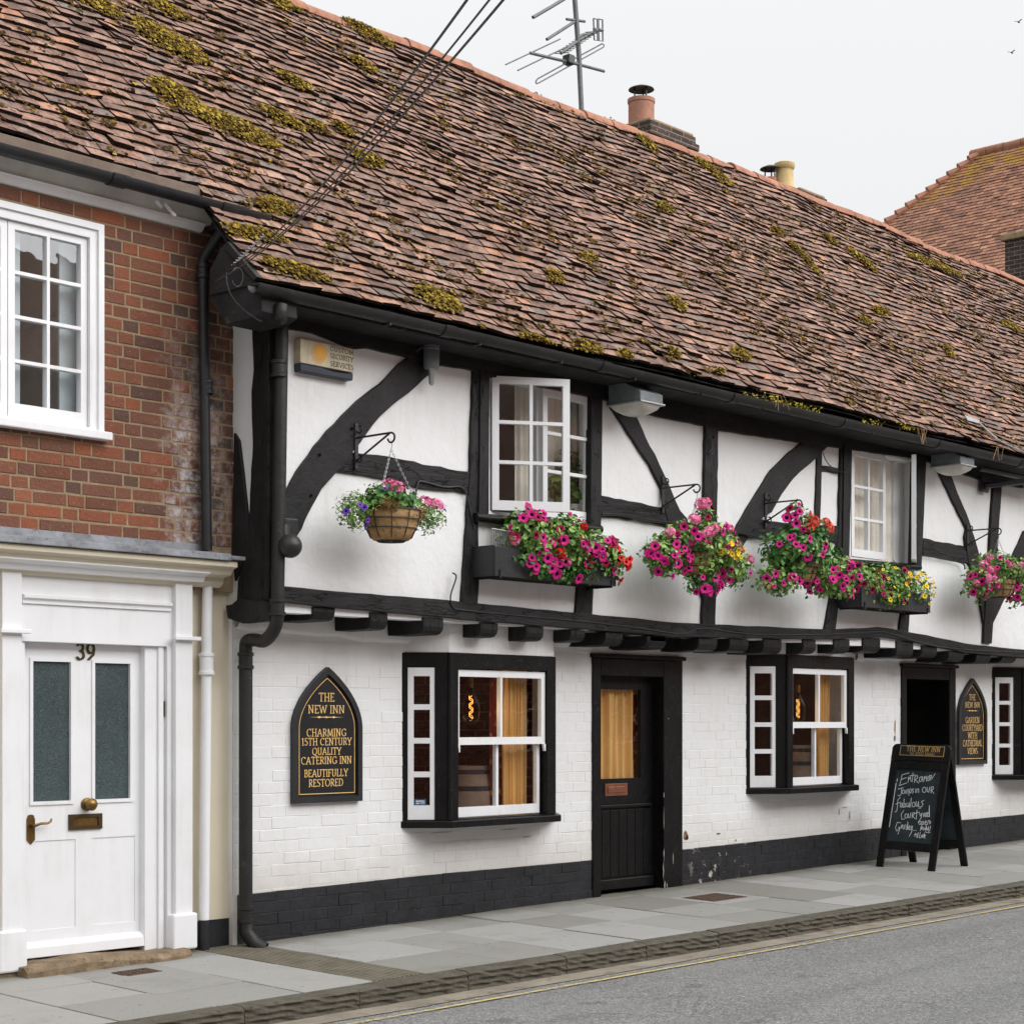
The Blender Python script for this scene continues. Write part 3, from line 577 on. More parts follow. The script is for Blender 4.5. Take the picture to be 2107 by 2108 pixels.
timber('brace', A('4', 1575, 433, 1700, 620, 1780, 740, 1840, 860) + A('6', 150, 500, 165, 600, 190, 690, 260, 830, 325, 960, 352, 1032, 358, 900, 320, 790, 285, 690, 275, 640, 240, 600, 200, 510, 165, 430, 115, 320, 70, 240, 12, 100))
timber('rail', A('4', 1538, 893, 1740, 930, 1832, 953) + A('6', 147, 582, 168, 600, 215, 690, 0, 640) + A('4', 1700, 1015, 1538, 1000), .022)
timber('post', A('6', 365, 180, 428, 200, 422, 650, 418, 930, 413, 1178, 350, 1168, 355, 1000, 358, 640, 360, 420), .033)
timber('brace', A('6', 845, 262, 760, 330, 690, 400, 620, 510, 570, 590, 525, 668, 470, 780, 428, 900, 416, 960, 414, 1034, 450, 955, 510, 825, 575, 735, 640, 640, 690, 610, 740, 520, 800, 440, 880, 370, 968, 285))
timber('rail', A('6', 640, 643, 720, 655, 850, 665, 1024, 678, 1016, 762, 850, 738, 650, 742, 572, 732), .022)
timber('stud', A('6', 912, 330, 938, 300, 934, 520, 928, 668, 903, 664), .018)
timber('rail', A('6', 934, 378, 1030, 393, 1026, 418, 934, 408), .016)
timber('post', A('6', 1035, 262, 1048, 268, 1044, 700, 1040, 850, 1018, 1075, 1005, 1190, 953, 1184, 985, 1000, 1012, 780, 1022, 690, 1028, 400), .03)
timber('window_jamb', A('6', 1047, 266, 1086, 285, 1072, 832, 1040, 832), .045, amp=.001)
timber('window_jamb', A('6', 1398, 325, 1452, 345, 1428, 885, 1385, 860), .045, amp=.001)
timber('stud', A('6', 1332, 1080, 1370, 1088, 1363, 1202, 1318, 1195), .026)
timber('brace', A('6', 1500, 385, 1570, 530, 1625, 640, 1650, 690) + A('r', 275, 980, 300, 1150, 340, 1260, 375, 1400, 402, 1562, 405, 1400, 398, 1250, 375, 1110, 345, 1000, 300, 860, 250, 740, 210, 640, 172, 530))
timber('rail', A('r', 0, 990, 130, 1020, 278, 1046, 315, 1160, 150, 1130, 0, 1105), .022)
timber('post', A('r', 468, 640, 522, 648, 500, 980, 490, 1180, 468, 1500, 455, 1692, 402, 1688, 410, 1500, 440, 1100, 450, 900), .033)
timber('brace', A('r', 672, 940, 600, 1100, 540, 1230, 500, 1330, 470, 1420, 462, 1560, 492, 1500, 528, 1420, 600, 1290, 700, 1160, 760, 1050), .028)
for (k_, px_, py_) in (('4', 140, 690), ('4', 97, 893), ('4', 300, 560), ('4', 640, 235), ('6', 962, 690), ('6', 372, 985), ('6', 372, 1010), ('6', 1478, 772), ('6', 1632, 835), ('6', 700, 690), ('4', 1460, 1340), ('4', 1470, 1360), ('4', 915, 330), ('6', 1040, 300), ('6', 400, 240)):
    c_ = FU.hit(q(k_, px_, py_), .034); MB().add([FU.pt(c_[0] + .012 * math.cos(t), c_[1] + .012 * math.sin(t), .0362) for t in np.linspace(0, 2 * math.pi, 8, endpoint=False)], [tuple(range(8))]).build('peg_hole', M['throatblack'], inn)
def beam(name, xs, zlo, zhi, d0, d1, pl=FU):                   # long beam with a wandering line
    b = MB(); n = len(xs); vs = []; r = random.Random(7)
    for X in xs:
        a, c = zlo(X), zhi(X); j = r.uniform(-.004, .004)
        vs += [pl.pt(X, a, d0), pl.pt(X, a + j, d1), pl.pt(X, c + j, d1 + r.uniform(-.003, .003)), pl.pt(X, c, d0)]
    fs = [(i * 4 + j, i * 4 + (j + 1) % 4, (i + 1) * 4 + (j + 1) % 4, (i + 1) * 4 + j) for i in range(n - 1) for j in range(4)] + [(3, 2, 1, 0), tuple(range(4 * n - 4, 4 * n))]
    return b.add(vs, [f[::-1] for f in fs]).build(name, M['timberh'], inn, bevel=.006)
bx = [7.9, 9.75, 12.5, 14.8, 15.3, 15.78, 16.3, 17.4, 18.9, 21, 27]
bhi = lambda X: float(np.interp(X, bx, [2.476, 2.456, 2.405, 2.440, 2.468, 2.500, 2.470, 2.392, 2.36, 2.37, 2.4]))
blo = lambda X: float(np.interp(X, bx, [2.366, 2.322, 2.282, 2.343, 2.37, 2.40, 2.375, 2.290, 2.27, 2.28, 2.3]))
beam('bressummer', [7.905] + list(np.arange(8.0, XE, .16)), blo, bhi, -.12, .045)
MB().box(XC + .02, XE, YU + .02, .0, 2.335, 2.36).build('floor_boards', M['soffit'], inn)
# joist ends: (zoom, left, right, bottom) of each front face
JS = [('e', 1040, 1270, 395), ('e', 1640, 1820, 490), ('4', 655, 755, 1585), ('4', 940, 1026, 1598), ('4', 1165, 1253, 1616), ('4', 1388, 1460, 1620), ('4', 1560, 1645, 1640), ('4', 1780, 1860, 1657),
      ('7', 72, 160, 190), ('7', 310, 397, 203), ('7', 455, 542, 208), ('7', 612, 695, 216), ('7', 795, 853, 216), ('7', 938, 1010, 213), ('7', 1072, 1152, 210), ('7', 1228, 1305, 233), ('7', 1345, 1415, 235), ('7', 1470, 1540, 252), ('7', 1598, 1664, 260), ('7', 1718, 1782, 258)]
r = random.Random(5)
for (k, xa, xb, yb) in JS:
    a = FU.hit(q(k, xa, yb - 20), .02); c = FU.hit(q(k, xb, yb - 20), .02); zb_ = FU.hit(q(k, (xa + xb) / 2, yb), .02)[1]
    ua, ub = a[0], c[0]; zt_ = blo((ua + ub) / 2) - r.uniform(.002, .008); yf = YU - .02; prof = [(.15, zb_), (yf + .07, zb_), (yf + .035, zb_ + .008), (yf + .010, zb_ + .03), (yf, zb_ + .06), (yf, zt_), (.15, zt_)]
    MB().prism([(ua, y, z) for y, z in prof], (ub - ua, 0, 0)).build('joist', M['timber'], inn, bevel=.006)
# rotten beam end at the corner
timber('joist', A('2', 1340, 1545, 1260, 1535, 1190, 1520, 1150, 1555, 1120, 1560, 1130, 1625, 1200, 1650, 1340, 1640), .05, VP(XC - .005, .06, XC - .005, YU), amp=.008)
# eaves: soffit boards, fascia, gutter
beam('eaves_board', [XC - .3] + list(np.arange(7.9, XE, .5)), lambda X: 4.312, lambda X: 4.335, .0, .33).active_material = M['soffit']
MB().box(7.52, XE, -.765, -.74, 4.335, 4.40).build('eaves_board', M['soffit'], inn)
GUT = VP(0, -.80, 1, -.80)
def halfpipe(mb, x0, x1, y, z, r, n=10, th=.006, dz=0):
    k = n + 1; vs = []
    for X_, zz in ((x0, z), (x1, z + dz)):
        for rr_ in (r, r - th): vs += [(X_, y - rr_ * math.cos(math.pi * j / n), zz - rr_ * math.sin(math.pi * j / n)) for j in range(k)]
    fs = []
    for j in range(n):
        fs += [(j, j + 1, 2 * k + j + 1, 2 * k + j), (k + j, 3 * k + j, 3 * k + j + 1, k + j + 1), (j, k + j, k + j + 1, j + 1), (2 * k + j, 2 * k + j + 1, 3 * k + j + 1, 3 * k + j)]
    fs += [(0, 2 * k, 3 * k, k), (n, k + n, 3 * k + n, 2 * k + n)]
    mb.add(vs, fs)
g = MB(); X = PY(q('c', 838, 1250), -.86)[0]; zz = 4.365; first = True
while X < XE:
    L = 1.75; dz = -.004 + .008 * math.sin(X); halfpipe(g, X, X + L, -.83, zz, .062, dz=dz)
    halfpipe(g, X + L - .05, X + L + .05, -.83, zz + dz + .001, .071, th=.012)
    zz += dz; X += L
gut = g.build('gutter', M['gutter'], inn, smooth=True)
for X in np.arange(8.6, XE, .9): MB().tube([(X, -.74, 4.35), (X, -.79, 4.295), (X, -.86, 4.295)], .008, 6).build('bracket', M['iron'], gut)
# dark boarded end of the eaves over the neighbour
XV = 7.50
END = VP(XV, .3, XV, -1)
timber('eaves_end_board', A('c', 430, 720, 800, 1115, 880, 1150, 895, 1300, 905, 1480, 830, 1540, 600, 1610, 480, 1640, 400, 1500, 290, 1340, 290, 1000), .0, END, back=.30, amp=.001, mat='soffit')
timber('eaves_ledge', A('c', 288, 1252, 480, 1215, 740, 1142, 880, 1150, 890, 1185, 740, 1180, 480, 1250, 288, 1290), .018, END, back=.02, amp=.001, mat='gutter')
timber('barge_strip', A('c', 430, 720, 500, 660, 850, 1075, 800, 1120), .03, END, back=.02, amp=.001, mat='gutter')
# ------------------------------------------------------------------ the tiled roof
TP = 1.152; PIT = math.atan(TP); cP, sP = math.cos(PIT), math.sin(PIT); SMAX = 4.50
def und(X, s):
    d = .022 * math.sin(.9 * X + 1) * math.sin(.8 * s) + .012 * math.sin(2.3 * X + 1.3 * s) + .02 * math.sin(.55 * X + s)
    if X < 12: d -= .05 * math.exp(-((s - .75) / .45) ** 2) * max(0, 1 - abs(X - 8) / 4)
    return d
def R(X, s, h=0.0):
    hh = h + und(X, s); return (X, -.79 + s * cP - hh * sP, 4.425 + s * sP + hh * cP)
def roofpt(p): return PN(p, (0, -TP, 1), 4.425 + TP * .79)
def roofs(P): return (P[1] + .79) / cP
def tiles(x0, x1, s0, seed, name, mat, parent, verge=None):
    r = random.Random(seed); b = MB(); gauge = .098; k = 0; s = s0
    while s < SMAX:
        off = (k % 2) * .087; X = x0 - off + r.uniform(-.01, .01); k += 1; drift = r.uniform(-.006, .006)
        while X < x1:
            wd = .173 + r.uniform(-.016, .016); xa, xb = X + .0012, X + wd - .0012; X += wd
            if xb < x0 + .05: continue
            xa = max(xa, x0); xb = min(xb, x1)
            if r.random() < .004: continue
            sl = s + drift + r.gauss(0, .005) - (r.uniform(.01, .05) if r.random() < .02 else 0); sk = r.gauss(0, .004); hl = .043 + r.gauss(0, .0045) + (.015 if r.random() < .06 else 0); hk = r.gauss(0, .0045); cam_ = r.uniform(.001, .006)
            xm = (xa + xb) / 2; su = min(sl + .2, SMAX + .04); t = .025
            T0, T1, T2 = R(xa, sl - sk, hl - hk), R(xm, sl - .003, hl + cam_), R(xb, sl + sk, hl + hk)
            U0, U1, U2 = R(xa, su, .006), R(xm, su, .008), R(xb, su, .006)
            B0, B1, B2 = R(xa, sl - sk, hl - hk - t), R(xm, sl - .003, hl + cam_ - t), R(xb, sl + sk, hl + hk - t)
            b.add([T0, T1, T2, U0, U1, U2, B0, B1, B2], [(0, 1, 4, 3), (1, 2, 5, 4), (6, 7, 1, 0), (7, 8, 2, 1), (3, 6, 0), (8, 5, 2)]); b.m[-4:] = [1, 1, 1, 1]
        s += gauge
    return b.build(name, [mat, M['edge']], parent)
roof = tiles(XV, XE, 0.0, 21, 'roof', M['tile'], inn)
dk = MB(); xs = list(np.arange(XV, XE + .5, .5)); ss = [0, .4, .8, 1.2, 2, 3, 4, SMAX]
dk.add([R(X, s, -.02) for X in xs for s in ss], [(i * 8 + j, (i + 1) * 8 + j, (i + 1) * 8 + j + 1, i * 8 + j + 1) for i in range(len(xs) - 1) for j in range(7)])
P = R(XV, SMAX, -.02); dk.add([(XV, P[1], P[2]), (XE, P[1], P[2]), (XE, P[1] + 3.2, 4.4), (XV, P[1] + 3.2, 4.4)], [(0, 1, 2, 3)])
dk.add([(XE, -.7, -.2), (XE, 5.5, -.2), (XE, 5.5, 4.4), (XE, P[1], P[2]), (XE, -.7, 4.4)], [(0, 1, 2, 3, 4)])
dk.add([(XC, 5.5, -.2), (XE, 5.5, -.2), (XE, 5.5, 4.5), (XC, 5.5, 4.5)], [(3, 2, 1, 0)])
dk.build('roof_deck', M['soffit'], roof)
def ridge(x0, x1, parent, seed):
    b = MB(); mo = MB(); r = random.Random(seed); X = x0
    while X < x1:
        L = .42 + r.uniform(-.02, .02); c = R(X, SMAX); dz = .012 * math.sin(X * 1.7) + r.uniform(-.006, .006); tl = r.uniform(-.007, .007); n = 8; vs = []
        for xx, e in ((X + .006, -tl), (X + L - .006, tl)):
            for rad in (.125, .105): vs += [(xx, c[1] + .02 - rad * math.cos(a), c[2] - .06 + dz + e + rad * math.sin(a)) for a in [math.radians(8 + 164 * j / n) for j in range(n + 1)]]
        k = n + 1; fs = []
        for j in range(n): fs += [(j, j + 1, 2 * k + j + 1, 2 * k + j), (j, k + j, k + j + 1, j + 1), (2 * k + j + 1, 3 * k + j + 1, 3 * k + j, 2 * k + j)]
        fs += [(0, 2 * k, 3 * k, k)]
        b.add(vs, [f[::-1] for f in fs]); X += L
    return b.build('ridge_tiles', M['ridge'], parent, smooth=True)
ridge(XV, XE, roof, 3)
# ------------------------------------------------------------------ windows and doors of the inn
def panel(pl, rects, outer, d0, d1, name, mat, parent, bev=.004):   # a frame: outer rect minus pane rects
    us = cuts(outer[0], outer[1], *[r[0] for r in rects], *[r[1] for r in rects]); zs = cuts(outer[2], outer[3], *[r[2] for r in rects], *[r[3] for r in rects])
    return MB().grid(pl, us, zs, lambda u, z: not any(r[0] < u < r[1] and r[2] < z < r[3] for r in rects), d0, d1).build(name, M[mat], parent, bevel=bev)
def panes(pl, rects, d, parent, mat='glass', name='pane'):
    b = MB(); 
    for i, (a, c, e, f) in enumerate(rects): b.add([pl.pt(a - .004, e - .004, d), pl.pt(c + .004, e - .004, d), pl.pt(c + .004, f + .004, d), pl.pt(a - .004, f + .004, d)], [(0, 1, 2, 3)])
    return b.build(name, M[mat], parent)
def grid_rects(u0, u1, z0, z1, nu, nz, bar):
    wu = (u1 - u0 - bar * (nu - 1)) / nu; wz = (z1 - z0 - bar * (nz - 1)) / nz
    return [(u0 + i * (wu + bar), u0 + i * (wu + bar) + wu, z0 + j * (wz + bar), z0 + j * (wz + bar) + wz) for i in range(nu) for j in range(nz)]
YB = -.24
def bay(XA, XB, XC_, zs, zt, full=True):
    """canted bay: A on the wall, B and C the front corners"""
    XD = XC_ + (XB - XA); A_, B_, C_, D_ = (XA, 0), (XB, YB), (XC_, YB), (XD, 0)
    side, front, side2 = VP(*A_, *B_), VP(*B_, *C_), VP(*C_, *D_)
    L1, L2 = side.L, front.L; h = zt - zs; k = h / 1.27
    # front black joinery
    hole = (.090, L2 - .098, zs + .005, zt - .115)
    f = panel(front, [hole], (0, L2, zs, zt), -.09, 0, 'bay_window', 'blackpaint', inn, .006)
    sh = (.042, L1 - .115, zs + .004, zt - .105)
    fr = panel(side, [sh], (0, L1 - .001, zs, zt), -.08, 0, 'bay_cheek', 'blackpaint', f, .005)
    panel(side2, [(.115, L1 - .042, zs + .004, zt - .105)], (.001, L1, zs, zt), -.08, 0, 'bay_cheek', 'blackpaint', f, .005)
    MB().tube([(XB - .004, YB - .004, zs), (XB - .004, YB - .004, zt)], .016, 8).build('corner_bead', M['blackpaint'], f, smooth=True)
    # side casement: four lights
    ou = (sh[0] + .004, sh[1] - .004, sh[2] + .002, sh[3] - .008)
    gu0, gu1 = ou[0] + .046, ou[1] - .034; g = grid_rects(gu0, gu1, ou[2] + .108 * k, ou[3] - .065, 1, 4, .042)
    for pl_, mir in ((side, 0), (side2, 1)):
        mr = lambda r_: (pl_.L - r_[1], pl_.L - r_[0], r_[2], r_[3]) if mir else r_
        s_ = panel(pl_, [mr(t) for t in g], mr(ou), -.05, -.006, 'casement', 'white', f); panes(pl_, [mr(t) for t in g], -.03, f)
    # sliding sash: upper sash outside, lower sash behind it
    a, c, e, t = hole; zm = e + (t - e) * .515
    up = grid_rects(a + .034, c - .050, zm + .030, t - .062, 2, 1, .026); lo_ = grid_rects(a + .034, c - .060, e + .085, zm - .022, 2, 1, .026)
    panel(front, up, (a + .006, c - .006, zm - .028, t - .010), -.060, -.022, 'upper_sash', 'white', f); panes(front, up, -.040, f)
    panel(front, lo_, (a + .010, c - .028, e + .012, zm - .004), -.100, -.062, 'lower_sash', 'white', f); panes(front, lo_, -.080, f)
    hb = MB()
    for u_ in (a + .016, c - .024):
        hb.prism([front.pt(u_ - .010, zm - .028, -.030), front.pt(u_ + .012, zm - .028, -.030), front.pt(u_ + .012, zm - .085, -.030), front.pt(u_ + .002, zm - .085, -.030)], (0, -.022, 0))
    hb.build('sash_horn', M['white'], f)
    # sill and plastered bulkhead over it
    o_ = .045; sp = [(XA - .03, .02), (XB - .02, YB - o_), (XC_ + .02, YB - o_), (XD + .03, .02)]
    MB().prism([(x_, y_, zs - .058) for x_, y_ in sp], (0, 0, .056)).build('sill', M['blackpaint'], f, bevel=.008)
    bk = [(XA + .005, .03), (XB + .004, YB + .012), (XC_ - .004, YB + .012), (XD - .005, .03)]
    MB().prism([(x_, y_, zt + .002) for x_, y_ in bk], (0, 0, 2.334 - zt - .002)).build('bulkhead', M['plaster'], f, bevel=.006)
    MB().prism([(x_ , y_ * .93 + .01, zs + .001) for x_, y_ in bk], (0, 0, .003)).build('window_board', M['white'], f)
    return f, front, side
bay1, fr1, si1 = bay(9.535, 9.815, 11.035, .80, 2.078)
bay2, fr2, si2 = bay(14.04, 14.385, 15.565, .925, 2.19)
bay3, fr3, si3 = bay(18.885, 19.06 + .12, 20.35, .945, 2.172)
def room(x0, x1, y0, y1, z0, z1, mat, front_open=True):       # plastered inside of a room, open towards the window
    b = MB(); p = [(x0, y0, z0), (x1, y0, z0), (x1, y1, z0), (x0, y1, z0), (x0, y0, z1), (x1, y0, z1), (x1, y1, z1), (x0, y1, z1)]
    return b.add(p, [(0, 1, 2, 3), (7, 6, 5, 4), (1, 5, 6, 2), (2, 6, 7, 3), (3, 7, 4, 0)]).build('room_wall', M[mat], inn)
room(8.6, 11.76, .252, 1.9, .25, 2.30, 'reflbrick'); room(11.78, 13.02, .255, 1.3, -.1, 2.30, 'roomdark'); room(13.6, 16.6, .252, 3.2, .25, 2.30, 'roomdark')  # left bay room lined in brick in place of the panes' street reflection
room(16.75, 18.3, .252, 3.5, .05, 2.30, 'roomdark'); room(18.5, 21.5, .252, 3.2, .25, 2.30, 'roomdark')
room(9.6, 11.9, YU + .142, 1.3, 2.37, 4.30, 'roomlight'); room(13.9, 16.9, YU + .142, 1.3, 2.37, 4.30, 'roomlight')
# street door with glazed top
def door_frame(x0, x1, ztop, jl, jr, head, zb0, zb1):
    fm = MB()
    fm.pbox(F0, x0, x0 + jl, zb0, ztop - .001, -.22, .022); fm.pbox(F0, x1 - jr, x1, zb1, ztop - .001, -.22, .022)
    fm.pbox(F0, x0 + jl + .001, x1 - jr - .001, ztop - head, ztop - .002, -.22, .020)
    fm.pbox(F0, x0 - .02, x1 + .02, ztop, ztop + .035, -.05, .05)
    return fm.build('door_frame', M['blackpaint'], inn, bevel=.006)
dz0 = gz(11.9, 0) + .012
dfm = door_frame(11.775, 13.03, 2.10, .105, .275, .150, gz(11.8, 0) - .02, gz(13, 0) - .02)
DP = VP(11.88, .10, 12.755, .10)
dw = DP.L; gl_ = (.015, .70, 1.055, 1.835)
dl = panel(DP, [gl_], (.002, dw - .002, dz0 + .02, 1.948), -.045, 0, 'door', 'blackpaint', inn, .006)
panes(DP, [gl_], -.02, dl)
pb = MB()
for i in range(7): pb.pbox(DP, .03 + i * .116, .03 + i * .116 + .110, dz0 + .13, .78, 0, .010)
pb.build('plank', M['blackpaint'], dl, bevel=.003)
MB().pbox(DP, .01, .83, .800, .828, 0, .030).build('drip_rail', M['blackpaint'], dl, bevel=.006)
MB().pbox(DP, .01, dw - .03, dz0 + .025, dz0 + .115, 0, .035).build('weatherboard', M['blackpaint'], dl, bevel=.008)
lp = MB().pbox(DP, .19, .50, .905, 1.012, .0, .008).build('letter_plate', M['copper'], dl, bevel=.002); MB().pbox(DP, .225, .465, .932, .985, .008, .014).build('flap', M['copper'], lp, bevel=.003)
MB().ball(DP.pt(.045, .925, .012), .014).build('lock', M['galv'], dl, smooth='all')
r = random.Random(9); pale = plain('flaked_pale_paint', (.42, .41, .38), .9, .1, .3, 40, 0)
for (px_, py_, sx, sy) in ((606, 1560, 4, 60), (602, 1690, 5, 70), (612, 1790, 7, 40), (628, 1800, 4, 22), (675, 1600, 3, 60), (606, 1120, 3, 30), (605, 1300, 2, 90), (640, 545, 5, 6)):
    c_ = F0.hit(q('d', px_, py_), .023); sc_ = .0747 * (4452 - q('d', px_, py_)[0]) * 3.645
    MB().add([F0.pt(c_[0] + sx / sc_ * 1.3 * math.cos(t) * r.uniform(.3, 1.2), c_[1] + sy / sc_ * math.sin(t) * r.uniform(.5, 1.1), .0228) for t in np.linspace(0, 2 * math.pi, 13, endpoint=False)], [tuple(range(13))]).build('flaked_paint', pale, dfm)
# open courtyard door
dfm3 = door_frame(16.865, 18.02, 2.14, .10, .14, .13, gz(16.9, 0) - .02, gz(18, 0) - .02)
OD = VP(17.86, .24, 17.86 - .55, .80)
ol = MB().pbox(VP(17.02, .85, 17.86, .85), 0, .80, .14, 2.02, -.04, 0).build('door', M['blackpaint'], inn, bevel=.006)
MB().pbox(VP(17.02, .85, 17.86, .85), .08, .40, 1.52, 1.86, .001, .006).build('pane', plain('dim_door_light', (.06, .06, .058), .6, .2, .2, 6, 0), ol)
# upper casements
def leaf(pl, u0, u1, z0, z1, name='casement_window', parent=None, cols=2, rows=3, st=.055, bot=.075, bar=.026, d0=-.045, d1=0):
    g = grid_rects(u0 + st, u1 - st, z0 + bot, z1 - st, cols, rows, bar)
    f = panel(pl, g, (u0, u1, z0, z1), d0, d1, name, 'white', parent or inn); panes(pl, g, (d0 + d1) / 2, f); return f
x0, x1, z0, z1 = W1; xm = (x0 + x1) / 2 + .01
leaf(FU, xm, x1 - .006, z0 + .01, z1 - .01, d0=-.05, d1=-.005)
def swing(hx, width, ang, z0, z1, hinge='l', y=YU - .015):     # an open leaf, turned outwards about its hinge
    if hinge == 'l': pl = VP(hx, y, hx + math.cos(ang), y - math.sin(ang)); return leaf(pl, 0, width, z0, z1)
    pl = VP(hx - math.cos(ang) * width, y - math.sin(ang) * width, hx, y); return leaf(pl, 0, width, z0, z1)
swing(x0 + .01, xm - x0, math.radians(33), z0 + .005, z1 + .0, 'l')
wf = MB().pbox(FU, xm - .02, xm + .005, z0, z1, -.10, -.055).build('mullion', M['white'], inn)
x0b, x1b, z0b, z1b = W2; xmb = (x0b + x1b) / 2 + .015
leaf(FU, x0b + .006, xmb, z0b + .01, z1b - .005, st=.05, d0=-.04, d1=.008)
swing(x1b - .02, x1b - xmb - .03, math.radians(29.5), z0b + .01, z1b - .005, 'r')
MB().pbox(FU, x1b - .20, x1b, z0b, z1b, -.30, -.142).build('window_reveal', M['white'], inn)
def sillroll(k, pts, nm='sill'):
    P = []
    for p in pts: u, z = FU.hit(q(k, *p), .08); P.append(FU.pt(u, z, .055))
    o = MB().tube(P, .036, 10).build(nm, M['blackpaint'], inn, smooth=True)
    MB().prism([(P[0][0], YU + .01, P[0][2] - .005), (P[-1][0], YU + .01, P[-1][2] - .005), (P[-1][0], YU + .01, P[-1][2] + .036), (P[0][0], YU + .01, P[0][2] + .036)], (0, -.07, 0)).build('sill_board', M['blackpaint'], o, bevel=.005)
sillroll('4', [(925, 1000), (1240, 1035), (1545, 1062)]); sillroll('6', [(1048, 852), (1425, 882)])
# cables clipped to the front
def wire_on(name, pl, pts, r=.006, d=.05, parent=None, mat='iron'):
    P = [pl.pt(*pl.hit(q(*p), d), d) for p in pts]
    return MB().tube(smooth(P, 4), r, 6).build(name, M[mat], parent or inn, smooth=True)
wire_on('cable', FU, A('4', 800, 1278, 818, 1300, 790, 1390, 800, 1445, 850, 1462, 1130, 1490, 1460, 1520, 1700, 1548, 1931, 1580) + A('6', 350, 1180, 600, 1210, 960, 1210, 1215, 1198, 1300, 1215, 1480, 1265, 1700, 1290, 1931, 1300))
wire_on('cable', FU, A('4', 615, 905, 628, 830, 660, 825, 760, 850, 840, 850, 870, 890, 890, 980, 905, 1040, 905, 1060), .007, .035)
wire_on('cable', FU, A('4', 1540, 988, 1640, 990, 1760, 1015, 1931, 1035) + A('6', 300, 690, 420, 715, 530, 712, 640, 738, 760, 745, 900, 735, 980, 745, 1012, 770, 1010, 800), .010, .045)
wire_on('cable', FU, A('6', 940, 315, 960, 360, 1000, 400, 1040, 410, 1055, 400), .005, .05)
wire_on('cable', FU, A('f', 1650, 1060, 1690, 1200, 1720, 1340, 1680, 1390, 1700, 1415, 1730, 1400), .005, .05)
wire_on('cable', FU, A('r', 0, 1105, 150, 1132, 260, 1160, 275, 1200), .008, .045)
# downpipe of the inn: from the gutter, past the corner post, with a swan neck at the jetty
UD = VP(0, YU - .09, 1, YU - .09); LD = VP(0, -.095, 1, -.095)
on = lambda pl, k, x, y: np.array(pl.pt(*pl.hit(q(k, x, y))))
p0 = on(VP(0, -.83, 1, -.83), 'c', 1130, 1410); pU0 = on(UD, '2', 1400, 150); pU1 = on(UD, '2', 1378, 1570)
pL0 = on(LD, '3', 1138, 215); pL1 = on(LD, '3', 1138, 1425)
pb_ = MB().tube(smooth([p0, p0 + np.array([0, .01, -.08]), p0 * .5 + pU0 * .5 + [0, 0, .02], pU0 + [0, 0, .06], pU0], 5), .046, 12); dpo = pb_.tube([pU0, pU1], .046, 12).build('downpipe', M['gutter'], inn, smooth=True)
sw = MB().tube(smooth([pU1 + [0, 0, .02], pU1 - [0, 0, .07], pU1 * .88 + pL0 * .12 + [0, 0, -.12], pU1 * .6 + pL0 * .4 + [0, 0, -.10], pU1 * .3 + pL0 * .7 + [0, 0, .0], pL0 * .96 + pU1 * .04 + [0, 0, .07], pL0 + [0, 0, .0], pL0 - [0, 0, .04]], 5), .046, 14).build('swan_neck', M['gutter'], dpo, smooth=True)
lw = MB().tube([pL0, pL1], .048, 12).build('lower_pipe', M['gutter'], dpo, smooth=True)
MB().tube([pL1, pL1 - [0, 0, .12], pL1 + [.03, -.06, -.20], pL1 + [.07, -.12, -.24]], [.052, .052, .052, .052], 12, cap=False).build('shoe', M['gutter'], dpo, smooth=True)
def collar(p, par, r=.058): MB().lathe([(.046, -.06), (r, -.055), (r, -.035), (r - .008, -.03), (r - .008, .03), (r, .035), (r, .055), (.046, .06)], p, 14).build('collar', M['gutter'], par, smooth=True)
for p in (on(UD, '2', 1385, 385), pU1, pL0 - [0, 0, .05], pL1, pU0 + [0, 0, .05]): collar(p, dpo)
# ridge furniture: chimneys
def chimney(pxk, px, Y, wx, wy, drop, pots, parent=None):
    P = PY(q(pxk, *px), Y); x_, z_ = P[0], P[2]
    c = MB().box(x_, x_ + wx, Y, Y + wy, z_ - drop, z_).build('chimney', M['stack'], inn, bevel=.01)
    MB().box(x_ - .03, x_ + wx + .03, Y - .03, Y + wy + .03, z_ - .17, z_ - .09).build('band', M['stack'], c, bevel=.01)
    MB().prism([(x_ + .02, Y + .02, z_ - .002), (x_ + wx - .02, Y + .02, z_ - .002), (x_ + wx - .02, Y + wy - .02, z_ - .002), (x_ + .02, Y + wy - .02, z_ - .002)], (0, 0, .04)).build('flaunching', M['mortar'], c, bevel=.015)
    for (dx, dy, zb, prof, mat, cowl) in pots:
        cc = (x_ + dx, Y + dy, z_ + zb); po_ = MB().lathe(prof, cc, 20).build('pot', M[mat], c, smooth=True)
        if cowl:
            hh = prof[-1][1] if prof[-1][0] > .02 else max(p_[1] for p_ in prof); rr_ = cowl
            m_ = MB(); m_.lathe([(0, .155), (rr_ * .5, .148), (rr_, .118), (rr_ + .006, .108), (rr_ * .6, .125), (0, .13)], (cc[0], cc[1], cc[2] + hh), 20)
            for a_ in (.4, 2.5, 4.6): m_.tube([(cc[0] + rr_ * .55 * math.cos(a_), cc[1] + rr_ * .55 * math.sin(a_), cc[2] + hh - .04), (cc[0] + rr_ * .55 * math.cos(a_), cc[1] + rr_ * .55 * math.sin(a_), cc[2] + hh + .125)], .010, 6)
            m_.build('cowl', M['iron'], c, smooth=True)
    return c
cyl = [(a * .60, c * .60) for a, c in [(0.0, 0), (.245, 0), (.25, .03), (.25, .52), (.265, .53), (.268, .60), (.22, .61), (.2, .3), (0, .28)]]
chimney('n', (840, 738), 2.75, .86, .60, 1.4, [(.30, .37, .02, cyl, 'potred', .145)])
